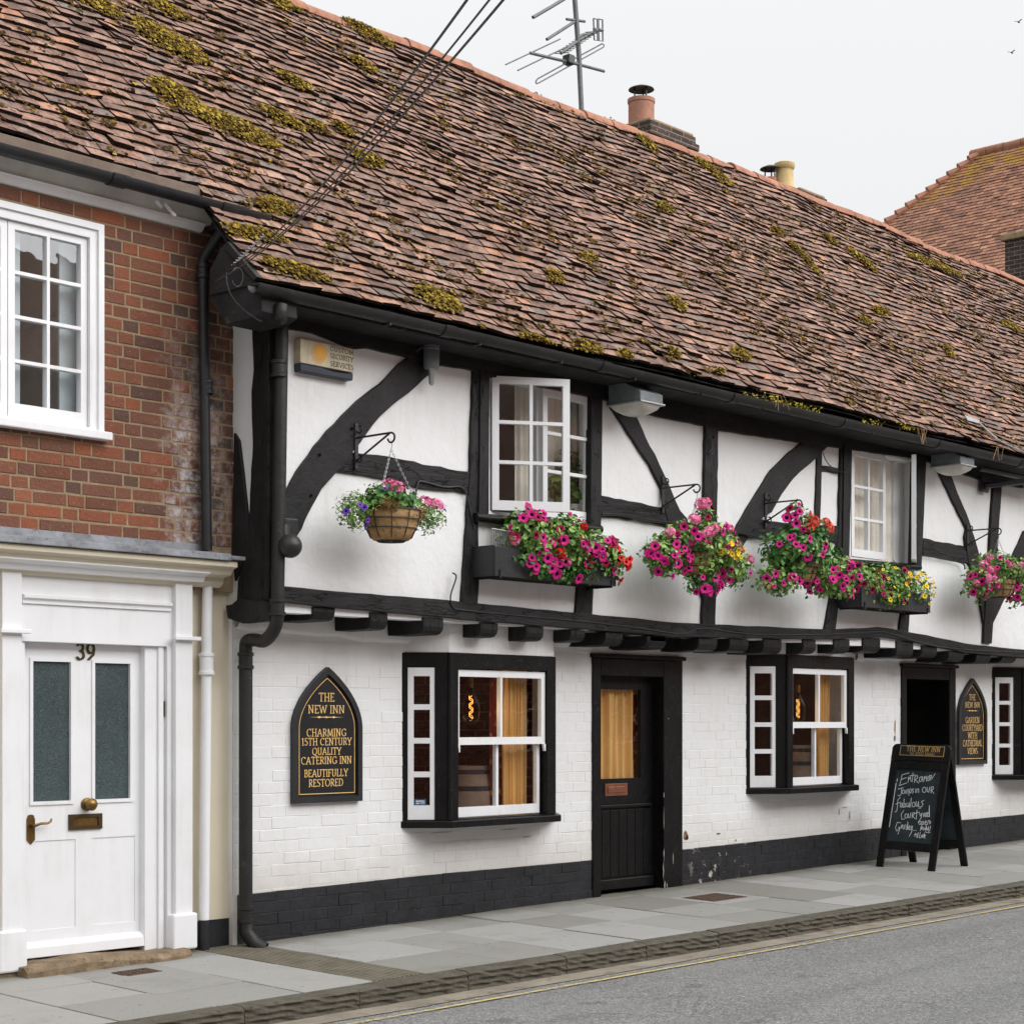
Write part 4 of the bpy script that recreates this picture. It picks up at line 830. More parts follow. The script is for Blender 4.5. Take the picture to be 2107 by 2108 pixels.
bp_ = [(a * .62, c * .82) for a, c in [(0, 0), (.25, 0), (.24, .06), (.2, .1), (.175, .50), (.20, .52), (.215, .56), (.215, .60), (.16, .62), (.14, .3), (0, .28)]]
chimney('8', (1040, 700), 2.9, .75, .5, 1.3, [(.52, .22, .06, bp_, 'potbuff', 0), (.38, .34, .16, [(0, -.3), (.09, -.3), (.09, 0), (.09, .2), (.07, .21), (0, .18)], 'ridge', .13)])
chimney('8', (1130, 678), 3.0, .62, .45, 1.2, [])
# ================================================================== No. 39, the brick house next door
hs9 = empty('brick_house', (6.8, 0, 0), 'red brick house with white panelled front door numbered 39 and cream shopfront pilaster', 'house')
XL = 2.5; XR = 7.93
WB = []
f0 = F0.hit(q('1', 493, 1130)); zwt = F0.hit(q('1', 493, 1130))[1]; xw1 = f0[0]; zw0 = F0.hit(q('2', 490, 700))[1]; xw0 = xw1 - 1.34
WH = [(xw0 + .05, xw1 - .05, zw0, zwt - .03)]
bw = sheet(MB(), F0, XL, XR, 2.45, 4.95, WH, -.25, .0).build('brick_wall', M['mortar'], hs9)
bricks(MB(), F0, XL, XR, 2.76, 4.92, .0850, [.256, .130], .013, WH, -.004, .004, .004, seed=9, jit=.0025, shift=[0, .193]).build('brickwork', M['brick'], bw)
# window upstairs
af = panel(F0, [(xw0 + .085, xw1 - .085, zw0 + .02, zwt - .085)], (xw0, xw1, zw0, zwt), -.10, .022, 'window', 'white', hs9, .006)
panel(F0, [(xw0 + .03, xw1 - .03, zw0 - .1, zwt - .03)], (xw0 - .012, xw1 + .012, zw0, zwt + .012), .0, .040, 'architrave', 'white', af, .006)
xmid = (xw0 + xw1) / 2
for (a, c) in ((xw0 + .088, xmid - .003), (xmid + .003, xw1 - .088)):
    g = grid_rects(a + .048, c - .048, zw0 + .11, zwt - .135, 2, 4, .022); panel(F0, g, (a, c, zw0 + .025, zwt - .088), -.055, -.005, 'casement', 'white', af); panes(F0, g, -.03, af)
MB().pbox(F0, xw0 - .04, xw1 + .055, zw0 - .055, zw0 - .001, -.05, .075).build('sill', M['white'], af, bevel=.008)
b = MB(); p = [(xw0 - .2, .26, zw0 - .3), (xw1 + .2, .26, zw0 - .3), (xw1 + .2, 2.4, zw0 - .3), (xw0 - .2, 2.4, zw0 - .3)]; p += [(a, c, zwt + .2) for a, c, e in p]
b.add(p, [(0, 1, 2, 3), (7, 6, 5, 4), (1, 5, 6, 2), (2, 6, 7, 3), (3, 7, 4, 0)]).build('room_wall', M['roomlight'], hs9)
cxr = PY(q('1', 300, 1300), .12)[0]; zc0, zc1 = zw0 - .05, zwt + .1
for (xa_, xc_) in ((cxr, xw1 + .12), (PY(q('1', 45, 1300), .16)[0] - .06, PY(q('1', 45, 1300), .16)[0] + .06)): MB().pbox(F0, xa_, xc_, zc0, zc1, -.15, -.13).build('blind', M['blind'], hs9)
# eaves: bed mould, soffit, fascia, gutter
zm0, zm1 = 4.885, 4.932
MB().prism([(XL, y, z) for y, z in [(.0, zm0), (-.03, zm0), (-.05, zm0 + .02), (-.06, zm1 - .01), (-.085, zm1), (.0, zm1)]], (7.62 - XL, 0, 0)).build('bed_mould', M['white'], hs9)
MB().prism([(XL, y, z) for y, z in [(.0, zm1 + .001), (-.07, zm1 + .001), (-.155, 5.045), (-.155, 5.10), (.0, 5.16)]], (7.66 - XL, 0, 0)).build('fascia', M['gsoffit'], hs9)
MB().prism([(XL, y, z) for y, z in [(-.135, 5.03), (-.165, 5.03), (-.165, 5.135), (-.135, 5.15)]], (7.80 - XL, 0, 0)).build('eaves_board', plain('brown_grey_board', lin(120, 106, 96), .85, .1, .3, 5, .003, 30), hs9)
MB().box(7.66, 7.88, -.16, .1, 4.90, 5.10).build('eaves_end', M['soffit'], hs9)
g = MB(); halfpipe(g, XL, 8.01, -.235, 5.035, .058); halfpipe(g, 6.72, 6.84, -.235, 5.036, .068, th=.014); halfpipe(g, 7.60, 7.80, -.235, 5.036, .068, th=.014); g.add([], [])
gu = g.build('gutter', M['iron'], hs9, smooth=True)
a = on(VP(0, -.235, 1, -.235), 'h', 1580, 560); c = on(VP(0, -.07, 1, -.07), 'h', 1440, 930); e = on(VP(0, -.07, 1, -.07), 'i', 1645, 205)
dp = MB().tube(smooth([a, a - [0, 0, .10], a * .5 + c * .5 - [0, 0, .02], c + [0, -.01, .06], c], 5) + [e], .036, 12).build('downpipe', M['iron'], hs9, smooth=True)
for p in (c - [0, 0, .03], on(VP(0, -.07, 1, -.07), '2', 1028, 475), a - [0, 0, .06]): MB().lathe([(.036, -.05), (.048, -.045), (.048, -.02), (.042, -.015), (.042, .02), (.048, .025), (.048, .045), (.036, .05)], p, 14).build('collar', M['iron'], dp, smooth=True)
vb = MB()
for (k, xa, ya, xb, yb) in (('h', 1100, 455, 1130, 512), ('h', 1160, 468, 1225, 575)):
    pl = VP(0, -.10, 1, -.10); vb.tube([on(pl, k, xa, ya), on(pl, k, xb, yb) + [0, -.03, 0]], .012, 8)
vb.build('overflow_pipe', M['white'], hs9, smooth=True)
# lead-covered shopfront cornice
MB().prism([(XL, y, z) for y, z in [(.0, 2.765), (-.012, 2.76), (-.02, 2.715), (-.245, 2.688), (-.262, 2.68), (-.265, 2.640), (-.25, 2.637), (-.25, 2.645), (.0, 2.66)]], (PY(q('2', 1150, 1325), -.26)[0] - XL, 0, 0)).build('lead_flashing', M['lead'], hs9, bevel=.004)
MB().box(PY(q('2', 1150, 1325), -.26)[0] + .001, PY(q('2', 1220, 1325), -.26)[0], -.262, -.02, 2.648, 2.674).build('lead_flashing', M['lead'], hs9, bevel=.004)
MB().prism([(XL, y, z) for y, z in [(.02, 2.644), (-.235, 2.636), (-.235, 2.60), (-.19, 2.585), (-.165, 2.548), (-.09, 2.535), (-.08, 2.50), (-.05, 2.47), (.02, 2.47)]], (PY(q('2', 1165, 1360), -.2)[0] - XL, 0, 0)).build('cornice', M['cream'], hs9, bevel=.003)
cw = MB().box(7.30, 7.925, .05, .30, -.3, 2.50).build('cream_wall', M['cream'], hs9)
zpl = PY(q('3', 1020, 1445), .05)[2]
MB().box(7.50, 7.928, .042, .06, -.3, zpl).build('plinth', M['plinth'], hs9)
# white door surround
MB().box(XL, 6.22, .05, .30, -.3, 2.50).build('cream_wall', M['cream'], hs9)
b = MB(); p = [(6.1, .12, .0), (7.36, .12, .0), (7.36, 1.5, .0), (6.1, 1.5, .0)]; p += [(a, c, 2.3) for a, c, e in p]
b.add(p, [(0, 1, 2, 3), (7, 6, 5, 4), (1, 5, 6, 2), (2, 6, 7, 3), (3, 7, 4, 0)]).build('room_wall', M['roomdark'], hs9)
S = VP(0, 0, 1, 0)
pil = lambda xa, xb: None
xl0, xl1 = S.hit(q('i', 18, 600), .06)[0], S.hit(q('i', 176, 600), .06)[0]; xr0, xr1 = S.hit(q('i', 1398, 600), .06)[0], S.hit(q('i', 1532, 600), .06)[0]
sur = MB().box(xl1 - .01, xr0 + .01, -.02, .06, 2.055, 2.50).build('door_surround', M['white'], hs9, bevel=.004)
MB().prism([(xl0 - .9, y, z) for y, z in [(-.02, 2.575), (-.17, 2.575), (-.175, 2.55), (-.12, 2.53), (-.10, 2.495), (-.02, 2.49)]], (xr1 + .06 - xl0 + .9, 0, 0)).build('architrave', M['white'], sur, bevel=.003)
zmd = S.hit(q('i', 780, 630), .02)[1]
MB().prism([(xl1 + .02, y, z) for y, z in [(-.02, zmd + .035), (-.055, zmd + .03), (-.055, zmd + .012), (-.035, zmd), (-.035, zmd - .022), (-.02, zmd - .025)]], (xr0 - .02 - xl1 - .02, 0, 0)).build('moulding', M['white'], sur)
zcap = S.hit(q('i', 1470, 897), .09)[1]; zbase = S.hit(q('3', 850, 1432), .1)[1]
for (a, c, nm) in ((xl0, xl1, 0), (xr0, xr1, 1)):
    zb_ = gz((a + c) / 2, 0) + .03
    p_ = MB().box(a, c, -.06, .06, zbase, 2.49).build('pilaster', M['white'], hs9, bevel=.004)
    MB().box(a - .03, c + .045, -.10, -.055, zcap - .018, zcap + .008).build('cap', M['white'], p_, bevel=.004)
    MB().box(a - .035, c + .025, -.085, .06, zb_, zbase + .012).build('base_block', M['white'], p_, bevel=.014)
x9, x9r = xl1 + .01, xr0 - .01; zdt = 2.075
# reveals, frame, leaf
db = .10
MB().box(xl1 - .02, xl1 + .055, -.005, .16, .03, 2.06).build('jamb', M['white'], sur, bevel=.004); 
jr_ = MB().box(xr0 - .20, xr0 - .001, .012, .16, .03, 2.06).build('jamb', M['white'], sur, bevel=.004)
MB().box(xr0 - .10, xr0 - .06, -.005, .012, .03, 2.06).build('bead', M['white'], sur, bevel=.003); MB().box(xr0 - .04, xr0 - .001, -.02, .012, .03, 2.06).build('bead', M['white'], sur, bevel=.003)
DL = VP(0, .065, 1, .065); du = lambda k, x_, y_: DL.hit(q(k, x_, y_))
xa, xb = du('3', 118, 900)[0] - .01, du('3', 692, 900)[0] + .012; zdb = du('3', 410, 1580)[1]
g1 = rect(DL, q('3', 150, 262), q('3', 325, 895)); g2 = rect(DL, q('3', 437, 262), q('3', 600, 888))
zt_ = du('3', 150, 250)[1]; zb_ = du('3', 437, 892)[1]; g1 = (g1[0], g1[1], zb_, zt_); g2 = (g2[0], g2[1], zb_, zt_)
pz1 = du('3', 300, 1078)[1]; pz0 = du('3', 400, 1478)[1]; pu = [du('3', t, 1280)[0] for t in (142, 350, 428, 626)]
lf = panel(DL, [g1, g2, (pu[0], pu[1], pz0, pz1), (pu[2], pu[3], pz0, pz1)], (xa, xb, zdb, 2.06), -.05, 0, 'door', 'white', hs9, .005)
panes(DL, [g1, g2], -.012, lf, 'obscure')
MB().pbox(DL, pu[0] - .003, pu[1] + .003, pz0 - .003, pz1 + .003, -.03, -.006).build('door_panel', M['white'], lf, bevel=.004); MB().pbox(DL, pu[2] - .003, pu[3] + .003, pz0 - .003, pz1 + .003, -.03, -.006).build('door_panel', M['white'], lf, bevel=.004)
for g in (g1, g2): panel(DL, [g], (g[0] - .022, g[1] + .022, g[2] - .022, g[3] + .022), 0, .010, 'glazing_bead', 'white', lf, .004)
MB().prism([DL.pt(xa - .02, z, d) for z, d in [(zdb - .02, .001), (zdb - .02, .05), (zdb + .045, .045), (zdb + .075, .01), (zdb + .075, .001)]], (xb - xa + .04, 0, 0)).build('weatherboard', M['white'], lf, bevel=.004)
k_ = du('3', 400, 914); MB().lathe([(.0, .0), (.036, 0), (.04, .006), (.02, .012), (.014, .03), (.026, .038), (.036, .05), (.036, .062), (.026, .074), (.01, .08), (0, .08)], (0, 0, 0), 18)
kb_ = MB(); prof = [(.0, .0), (.042, 0), (.044, .008), (.022, .014), (.016, .034), (.03, .042), (.040, .056), (.040, .068), (.028, .082), (.012, .09), (0, .09)]; n_ = 18
vs = [DL.pt(k_[0] + r_ * math.cos(2 * math.pi * j / n_), k_[1] + r_ * math.sin(2 * math.pi * j / n_), d_) for r_, d_ in prof for j in range(n_)]
kb_.add(vs, [(i * n_ + j, i * n_ + (j + 1) % n_, (i + 1) * n_ + (j + 1) % n_, (i + 1) * n_ + j) for i in range(len(prof) - 1) for j in range(n_)]).build('knob', M['brass'], lf, smooth=True)
l_ = rect(DL, q('3', 316, 962), q('3', 469, 1026)); lb = panel(DL, [(l_[0] + .03, l_[1] - .03, l_[2] + .022, l_[3] - .022)], l_, 0, .014, 'letter_plate', 'bronze', lf, .003)
MB().pbox(DL, l_[0] + .031, l_[1] - .031, l_[2] + .023, l_[3] - .023, .0, .006).build('flap', M['brass'], lb)
h_ = rect(DL, q('3', 122, 962), q('3', 160, 1100)); um = (h_[0] + h_[1]) / 2
hb_ = MB().prism([DL.pt(u, z, 0) for u, z in [(h_[0], h_[2] + .03), (um, h_[2]), (h_[1], h_[2] + .03), (h_[1], h_[3] - .03), (um + .02, h_[3] - .005), (um, h_[3]), (um - .02, h_[3] - .005), (h_[0], h_[3] - .03)]], (0, -.006, 0)).build('handle_plate', M['brass'], lf)
hc = du('3', 142, 1012); MB().tube([DL.pt(hc[0], hc[1], .004), DL.pt(hc[0], hc[1], .05), DL.pt(hc[0] + .04, hc[1] + .012, .055), DL.pt(hc[0] + .09, hc[1] + .012, .055), DL.pt(hc[0] + .115, hc[1] + .022, .05), DL.pt(hc[0] + .12, hc[1] + .04, .05)], [.012, .011, .009, .008, .008, .006], 8).build('lever', M['brass'], hb_, smooth=True)
bl_ = VP(0, .008, 1, .008).hit(q('3', 749, 472)); MB().pbox(VP(0, .012, 1, .012), bl_[0] - .022, bl_[0] + .022, bl_[1] - .052, bl_[1] + .052, 0, .012).build('bell_push', M['bronze'], hs9, bevel=.003)
# worn step
st = MB(); r = random.Random(3); xs = np.linspace(xl1 - .04, xr0 + .05, 16); vs = []
for i, X in enumerate(xs):
    z1_ = .045 + .012 * math.sin(X * 5) + r.uniform(-.006, .006); yf = -.20 + .02 * math.sin(X * 3) + r.uniform(-.01, .01); e_ = .03 if i in (0, 15) else 0
    vs += [(X, .1, gz(X, 0) - .1), (X, yf + e_, gz(X, 0) - .1), (X, yf - .005 + e_, z1_ - .035), (X, yf + .025 + e_, z1_ - .006), (X, .1, z1_ + .004)]
st.add(vs, [(i * 5 + j, (i + 1) * 5 + j, (i + 1) * 5 + j + 1, i * 5 + j + 1) for i in range(15) for j in range(4)] + [(0, 1, 2, 3, 4), (79, 78, 77, 76, 75)]).build('doorstep', M['stone'], hs9, bevel=.002)
for (a, c) in ((xl0 - .3, xl1 + .02), (xr0 - .06, xr1 + .02)): MB().box(a, c, -.06, .1, -.3, gz(c, 0) + .03).build('plinth_stone', M['stone'], hs9, bevel=.01)
# white pipe down the cream wall, black at its foot
CP = VP(0, -.02, 1, -.02); a = on(CP, 'i', 1650, 285); c = on(CP, '3', 945, 1450); e = c + [0, 0, gz(7.6, 0) - c[2]]
wp = MB().tube([a, c], .036, 12).build('downpipe', M['white'], hs9, smooth=True); MB().tube([c, e], .037, 12).build('pipe_foot', M['iron'], wp, smooth=True)
k0 = on(CP, '3', 957, 265); MB().lathe([(.036, -.075), (.054, -.07), (.054, -.05), (.048, -.045), (.048, .05), (.054, .055), (.054, .075), (.036, .08)], k0, 16).build('collar', M['white'], wp, smooth=True)
# the run of roof over No. 39
s0_ = .98
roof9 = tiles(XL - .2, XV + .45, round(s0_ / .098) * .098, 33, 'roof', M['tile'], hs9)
dk = MB(); xs = [XL - .2, 4, 5, 6, 7, 7.5, 7.93]; ss = [s0_ + .05, 2, 3, 4, SMAX]
dk.add([R(X, s, -.02) for X in xs for s in ss], [(i * 5 + j, (i + 1) * 5 + j, (i + 1) * 5 + j + 1, i * 5 + j + 1) for i in range(6) for j in range(4)])
P = R(5, SMAX, -.02); dk.add([(XL, P[1], P[2]), (XV, P[1], P[2]), (XV, P[1] + 3, 4.5), (XL, P[1] + 3, 4.5)], [(0, 1, 2, 3)])
dk.add([(XL, 0, -.3), (XL, 5, -.3), (XL, 5, 4.5), (XL, P[1], P[2]), (XL, 0, 4.9)], [(0, 1, 2, 3, 4)])
dk.build('roof_deck', M['soffit'], roof9)
ridge(XL, XV, roof9, 6)
# ------------------------------------------------------------------ lettering: a broad-nib stroke alphabet
def arc(cx, cy, rx, ry, a0, a1, n=10): return [(cx + rx * math.cos(math.radians(a0 + (a1 - a0) * i / n)), cy + ry * math.sin(math.radians(a0 + (a1 - a0) * i / n))) for i in range(n + 1)]
def sf(*pts, h=.11): return [[(x - h, y), (x + h, y)] for x, y in pts]
GLY = {
 'A': (.72, [[(.04, 0), (.36, 1)], [(.36, 1), (.68, 0)], [(.17, .34), (.55, .34)]] + sf((.05, 0), (.67, 0))),
 'B': (.58, [[(.12, 0), (.12, 1)], [(.04, 1), (.3, 1)] + arc(.3, .76, .2, .24, 90, -90), [(.12, .52), (.32, .52)] + arc(.32, .26, .24, .26, 90, -90) + [(.04, 0)]]),
 'C': (.70, [arc(.42, .5, .36, .5, 52, 308, 16)] + [[(.64, .78), (.64, .98)]]),
 'D': (.72, [[(.12, 0), (.12, 1)], [(.04, 1), (.28, 1)] + arc(.3, .5, .37, .5, 90, -90, 14) + [(.04, 0)]]),
 'E': (.54, [[(.12, 0), (.12, 1)], [(.04, 1), (.5, 1), (.5, .86)], [(.12, .52), (.42, .52)], [(.04, 0), (.52, 0), (.52, .15)]]),
 'F': (.52, [[(.12, 0), (.12, 1)], [(.04, 1), (.5, 1), (.5, .84)], [(.12, .5), (.42, .5)]] + sf((.12, 0))),
 'G': (.74, [arc(.42, .5, .36, .5, 52, 330, 16), [(.66, .42), (.66, .06)], [(.54, .42), (.74, .42)], [(.64, .78), (.64, .98)]]),
 'H': (.74, [[(.12, 0), (.12, 1)], [(.62, 0), (.62, 1)], [(.12, .51), (.62, .51)]] + sf((.12, 0), (.12, 1), (.62, 0), (.62, 1))),
 'I': (.24, [[(.12, 0), (.12, 1)]] + sf((.12, 0), (.12, 1))),
 'L': (.52, [[(.12, 0), (.12, 1)], [(.04, 0), (.5, 0), (.5, .18)]] + sf((.12, 1))),
 'M': (.88, [[(.1, 0), (.14, 1)], [(.14, 1), (.44, .06)], [(.44, .06), (.74, 1)], [(.74, 1), (.78, 0)]] + sf((.1, 0), (.78, 0))),
 'N': (.74, [[(.12, 0), (.12, 1)], [(.12, 1), (.62, .02)], [(.62, 0), (.62, 1)]] + sf((.12, 0), (.1, 1), (.62, 1))),
 'O': (.80, [arc(.40, .5, .36, .5, 0, 360, 22)]),
 'P': (.56, [[(.12, 0), (.12, 1)], [(.04, 1), (.3, 1)] + arc(.3, .74, .22, .26, 90, -90) + [(.12, .48)]] + sf((.12, 0))),
 'Q': (.80, [arc(.40, .5, .36, .5, 0, 360, 22), [(.42, .06), (.6, -.16), (.84, -.2)]]),
 'R': (.62, [[(.12, 0), (.12, 1)], [(.04, 1), (.3, 1)] + arc(.3, .74, .22, .26, 90, -90) + [(.12, .48)], [(.28, .48), (.6, 0)]] + sf((.12, 0))),
 'S': (.50, [arc(.25, .75, .19, .25, 40, 250, 10) + arc(.25, .25, .21, .25, 70, -140, 10)]),
 'T': (.62, [[(.31, 0), (.31, 1)], [(.02, .86), (.02, 1), (.6, 1), (.6, .86)]] + sf((.31, 0))),
 'U': (.72, [[(.12, 1), (.12, .3)] + arc(.36, .26, .24, .26, 180, 360, 10) + [(.6, 1)]] + sf((.12, 1), (.6, 1))),
 'V': (.70, [[(.04, 1), (.35, 0)], [(.35, 0), (.66, 1)]] + sf((.05, 1), (.65, 1))),
 'W': (.98, [[(.03, 1), (.27, 0)], [(.27, 0), (.49, .95)], [(.49, .95), (.71, 0)], [(.71, 0), (.95, 1)]] + sf((.05, 1), (.93, 1))),
 'Y': (.66, [[(.03, 1), (.33, .46)], [(.63, 1), (.33, .46)], [(.33, .46), (.33, 0)]] + sf((.05, 1), (.61, 1), (.33, 0))),
 '0': (.56, [arc(.28, .5, .22, .5, 0, 360, 20)]), '1': (.36, [[(.06, .84), (.2, 1), (.2, 0)]] + sf((.2, 0))),
 '2': (.54, [arc(.27, .74, .2, .26, 160, -20, 9) + [(.06, 0), (.5, 0), (.5, .12)]]), '3': (.52, [arc(.24, .76, .18, .24, 150, -80, 9), arc(.24, .26, .23, .27, 90, -150, 11)]),
 '4': (.56, [[(.42, 0), (.42, 1), (.03, .3), (.54, .3)]]), '5': (.50, [[(.46, 1), (.12, 1), (.1, .56)] + arc(.23, .3, .22, .3, 110, -140, 11)]),
 '6': (.54, [arc(.27, .3, .21, .3, 0, 360, 16), [(.06, .3), (.12, .7), (.4, 1)]]), '7': (.5, [[(.03, .86), (.03, 1), (.48, 1), (.2, 0)]]),
 '9': (.54, [arc(.27, .7, .21, .3, 0, 360, 16), [(.48, .7), (.44, .32), (.14, 0)]]),
 'e': (.44, [[(.06, .34), (.40, .34)] + arc(.23, .33, .18, .33, 0, 300, 12)]), 'l': (.2, [[(.1, 0), (.1, 1.05)]]), ':': (.2, [[(.1, .08), (.1, .12)], [(.1, .5), (.1, .54)]]),
 'h': (.48, [[(.1, 0), (.1, 1.05)], [(.1, .5)] + arc(.24, .44, .14, .22, 160, 0, 6) + [(.38, 0)]]), 'r': (.34, [[(.1, 0), (.1, .66)], [(.1, .5), (.2, .64), (.32, .62)]]),
}
def hull(P):
    P = sorted(set((round(a, 6), round(b_, 6)) for a, b_ in P))
    def half(Q):
        o = []
        for p in Q:
            while len(o) > 1 and (o[-1][0] - o[-2][0]) * (p[1] - o[-2][1]) - (o[-1][1] - o[-2][1]) * (p[0] - o[-2][0]) <= 0: o.pop()
            o.append(p)
        return o[:-1]
    return half(P) + half(P[::-1])
def strokes(mb, S, nib, tf, stack=[0]):
    for L in S:
        for a, c in zip(L[:-1], L[1:]):
            H_ = hull([(a[0] + dx, a[1] + dy) for dx, dy in nib] + [(c[0] + dx, c[1] + dy) for dx, dy in nib])
            stack[0] = (stack[0] + 1) % 23; e = stack[0] * 2.5e-5
            mb.add([tf(x, y, e) for x, y in H_], [tuple(range(len(H_)))])
def text(mb, pl, s, u0, u1, z0, z1, d, thick=.112, thin=.042, ang=16, gap=.12):
    x = 0; S = []
    for ch in s:
        if ch == ' ': x += .36; continue
        w_, st_ = GLY[ch]; S += [[(x + a, b_) for a, b_ in L] for L in st_]; x += w_ + gap
    W_ = x - gap; k = (u1 - u0) / W_; h = z1 - z0; r_ = k / h; ca, sa = math.cos(math.radians(ang)), math.sin(math.radians(ang))
    T, t = thick / 2, thin / 2; nib = [((ca * a - sa * b_) / max(r_, .2) * min(1, r_ * 1.15), sa * a + ca * b_) for a, b_ in ((-T, -t), (T, -t), (T, t), (-T, t))]
    strokes(mb, S, nib, lambda a, b_, e: pl.pt(u0 + a * k, z0 + b_ * h, d + e))
def ptext(mb, pl, s, k, x0, x1, y0, y1, d, **kw):
    a = pl.hit(q(k, x0, y1), d); c = pl.hit(q(k, x1, y1), d); t = pl.hit(q(k, x0, y0), d); text(mb, pl, s, a[0], c[0], a[1], t[1], d, **kw)
# numerals on the white door
nb = MB(); text(nb, DL, '39', *(lambda r_: (r_[0], r_[1], r_[2], r_[3]))(rect(DL, q('3', 352, 168), q('3', 438, 244))), .004, thick=.19, thin=.10); nb.build('house_number', M['bronze'], lf)
# gothic-arched signs
def gothic(pl, xl, xr, zb, zs, za, n=12, inset=0, rise=1.0):
    xm = (xl + xr) / 2; wd = (xr - xl) / 2; pts = [(xl + inset, zb + inset), (xr - inset, zb + inset)]
    for i in range(n + 1):
        t = i / n; pts.append((xm + (wd - inset) * (1 - t ** 1.9) ** .96 if t < 1 else xm, zs + (za - zs - inset * 1.25) * t))
    for i in range(n - 1, -1, -1):
        t = i / n; pts.append((xm - (wd - inset) * (1 - t ** 1.9) ** .96, zs + (za - zs - inset * 1.25) * t))
    return pts
def sign(k, xl, xr, yb, ya, ysp, lines, orn, label, dd=.045):
    P0 = F0.hit(q(k, xl, yb), dd); P1 = F0.hit(q(k, xr, yb), dd); za = F0.hit(q(k, (xl + xr) / 2, ya), dd)[1]; zs_ = F0.hit(q(k, (xl + xr) / 2, ysp), dd)[1]
    xl_, xr_, zb_ = P0[0], P1[0], P0[1]; o1 = gothic(F0, xl_, xr_, zb_, zs_, za); o2 = gothic(F0, xl_, xr_, zb_, zs_, za, inset=.042)
    sg = empty('pub_sign', (xl_, 0, zb_), label, 'sign', 'arched pub signs on the front wall')
    f = MB(); n = len(o1); P = F0.pt
    f.add([P(*p, .006) for p in o1] + [P(*p, dd) for p in o1] + [P(*p, dd) for p in o2] + [P(*p, dd - .018) for p in o2],
          [(i, (i + 1) % n, n + (i + 1) % n, n + i) for i in range(n)] + [(n + i, n + (i + 1) % n, 2 * n + (i + 1) % n, 2 * n + i) for i in range(n)] + [(2 * n + i, 2 * n + (i + 1) % n, 3 * n + (i + 1) % n, 3 * n + i) for i in range(n)])
    f.build('sign_frame', M['signframe'], sg)
    MB().prism([P(*p, dd - .019) for p in gothic(F0, xl_, xr_, zb_, zs_, za, inset=.040)], (0, .012, 0)).build('sign_panel', M['signblack'], sg)
    g = MB(); o3 = gothic(F0, xl_, xr_, zb_, zs_, za, inset=.062); o4 = gothic(F0, xl_, xr_, zb_, zs_, za, inset=.067); d = dd - .0175
    g.add([P(*p, d) for p in o3] + [P(*p, d) for p in o4], [(i, (i + 1) % n, n + (i + 1) % n, n + i) for i in range(n)]); g.build('gilt_line', M['gold'], sg)
    t = MB()
    for s, x0_, x1_, y0_, y1_ in lines: ptext(t, F0, s, k, x0_, x1_, y0_, y1_, d, thick=.112 if k == '3' else .085, thin=.042 if k == '3' else .03)
    a = F0.hit(q(k, orn[0], orn[2]), d); c = F0.hit(q(k, orn[1], orn[2]), d); um = (a[0] + c[0]) / 2
    for u, hw, hh in ((um, (c[0] - a[0]) / 2, .0035), (um, .012, .009), (um - .07, .022, .008), (um + .07, .022, .008)): t.add([P(u - hw, a[1], d + hh * .02), P(u, a[1] - hh, d + hh * .02), P(u + hw, a[1], d + hh * .02), P(u, a[1] + hh, d + hh * .02)], [(0, 1, 2, 3)])
    t.build('gilt_lettering', M['gold'], sg)
sign('3', 1362, 1680, 912, 278, 560, [('THE', 1478, 1548, 398, 436), ('NEW INN', 1428, 1595, 455, 491), ('CHARMING', 1421, 1603, 565, 599), ('15TH CENTURY', 1398, 1628, 608, 641), ('QUALITY', 1447, 1580, 653, 685), ('CATERING INN', 1395, 1628, 696, 729), ('BEAUTIFULLY', 1410, 1611, 755, 788), ('RESTORED', 1431, 1589, 800, 833)], (1430, 1594, 510),
     'black arched sign with gilt lettering reading The New Inn, charming 15th century quality catering inn')
sign('7', 1518, 1648, 731, 330, 500, [('THE', 1563, 1592, 404, 431), ('NEW INN', 1545, 1612, 440, 465), ('GARDEN', 1546, 1610, 510, 537), ('COURTYARD', 1532, 1624, 545, 573), ('WITH', 1557, 1600, 581, 609), ('CATHEDRAL', 1534, 1622, 617, 645), ('VIEWS', 1556, 1602, 654, 681)], (1547, 1610, 480),
     'smaller black arched sign reading garden courtyard with cathedral views')
# alarm box
r1 = rect(FU, q('2', 1492, 232), q('2', 1757, 425), .07); a_ = FU.hit(q('2', 1492, 385), .07)[1]; t_ = FU.hit(q('2', 1492, 230), .07)[1]
ax0, ax1 = r1[0], r1[1]; zmid = a_ + .055
al = empty('alarm_box', (ax0, YU, a_), 'weathered beige alarm box with amber disc high beside the corner post', 'alarm box')
MB().pbox(FU, ax0, ax1, zmid - .01, t_, .0, .07).build('casing', M['beige'], al, bevel=.007)
cu = [(ax0 + (ax1 - ax0) * i / 10, zmid - .012 - (.012 * math.sin(max(0, i - 4) / 6 * math.pi) if i > 4 else 0)) for i in range(11)]
MB().prism([FU.pt(u, z, .0) for u, z in [(ax0 + .004, a_ - .012), (ax1 - .004, a_ - .012)] + cu[::-1]], (0, -.067, 0)).build('strobe_lens', M['navy'], al, bevel=.007)
c0 = FU.hit(q('2', 1583, 308), .07); c1 = FU.hit(q('2', 1596, 305), .07); rA = FU.hit(q('2', 1583, 258), .07)[1] - c0[1]
lg = MB(); 
for i in range(13):
    z = c0[1] - rA + 2 * rA * (i + .5) / 13; hw = math.sqrt(max(0, rA ** 2 - (z - c0[1]) ** 2)); lg.add([FU.pt(c0[0] - hw, z - rA * .045, .0715), FU.pt(c0[0] + hw, z - rA * .045, .0715), FU.pt(c0[0] + hw, z + rA * .045, .0715), FU.pt(c0[0] - hw, z + rA * .045, .0715)], [(0, 1, 2, 3)])
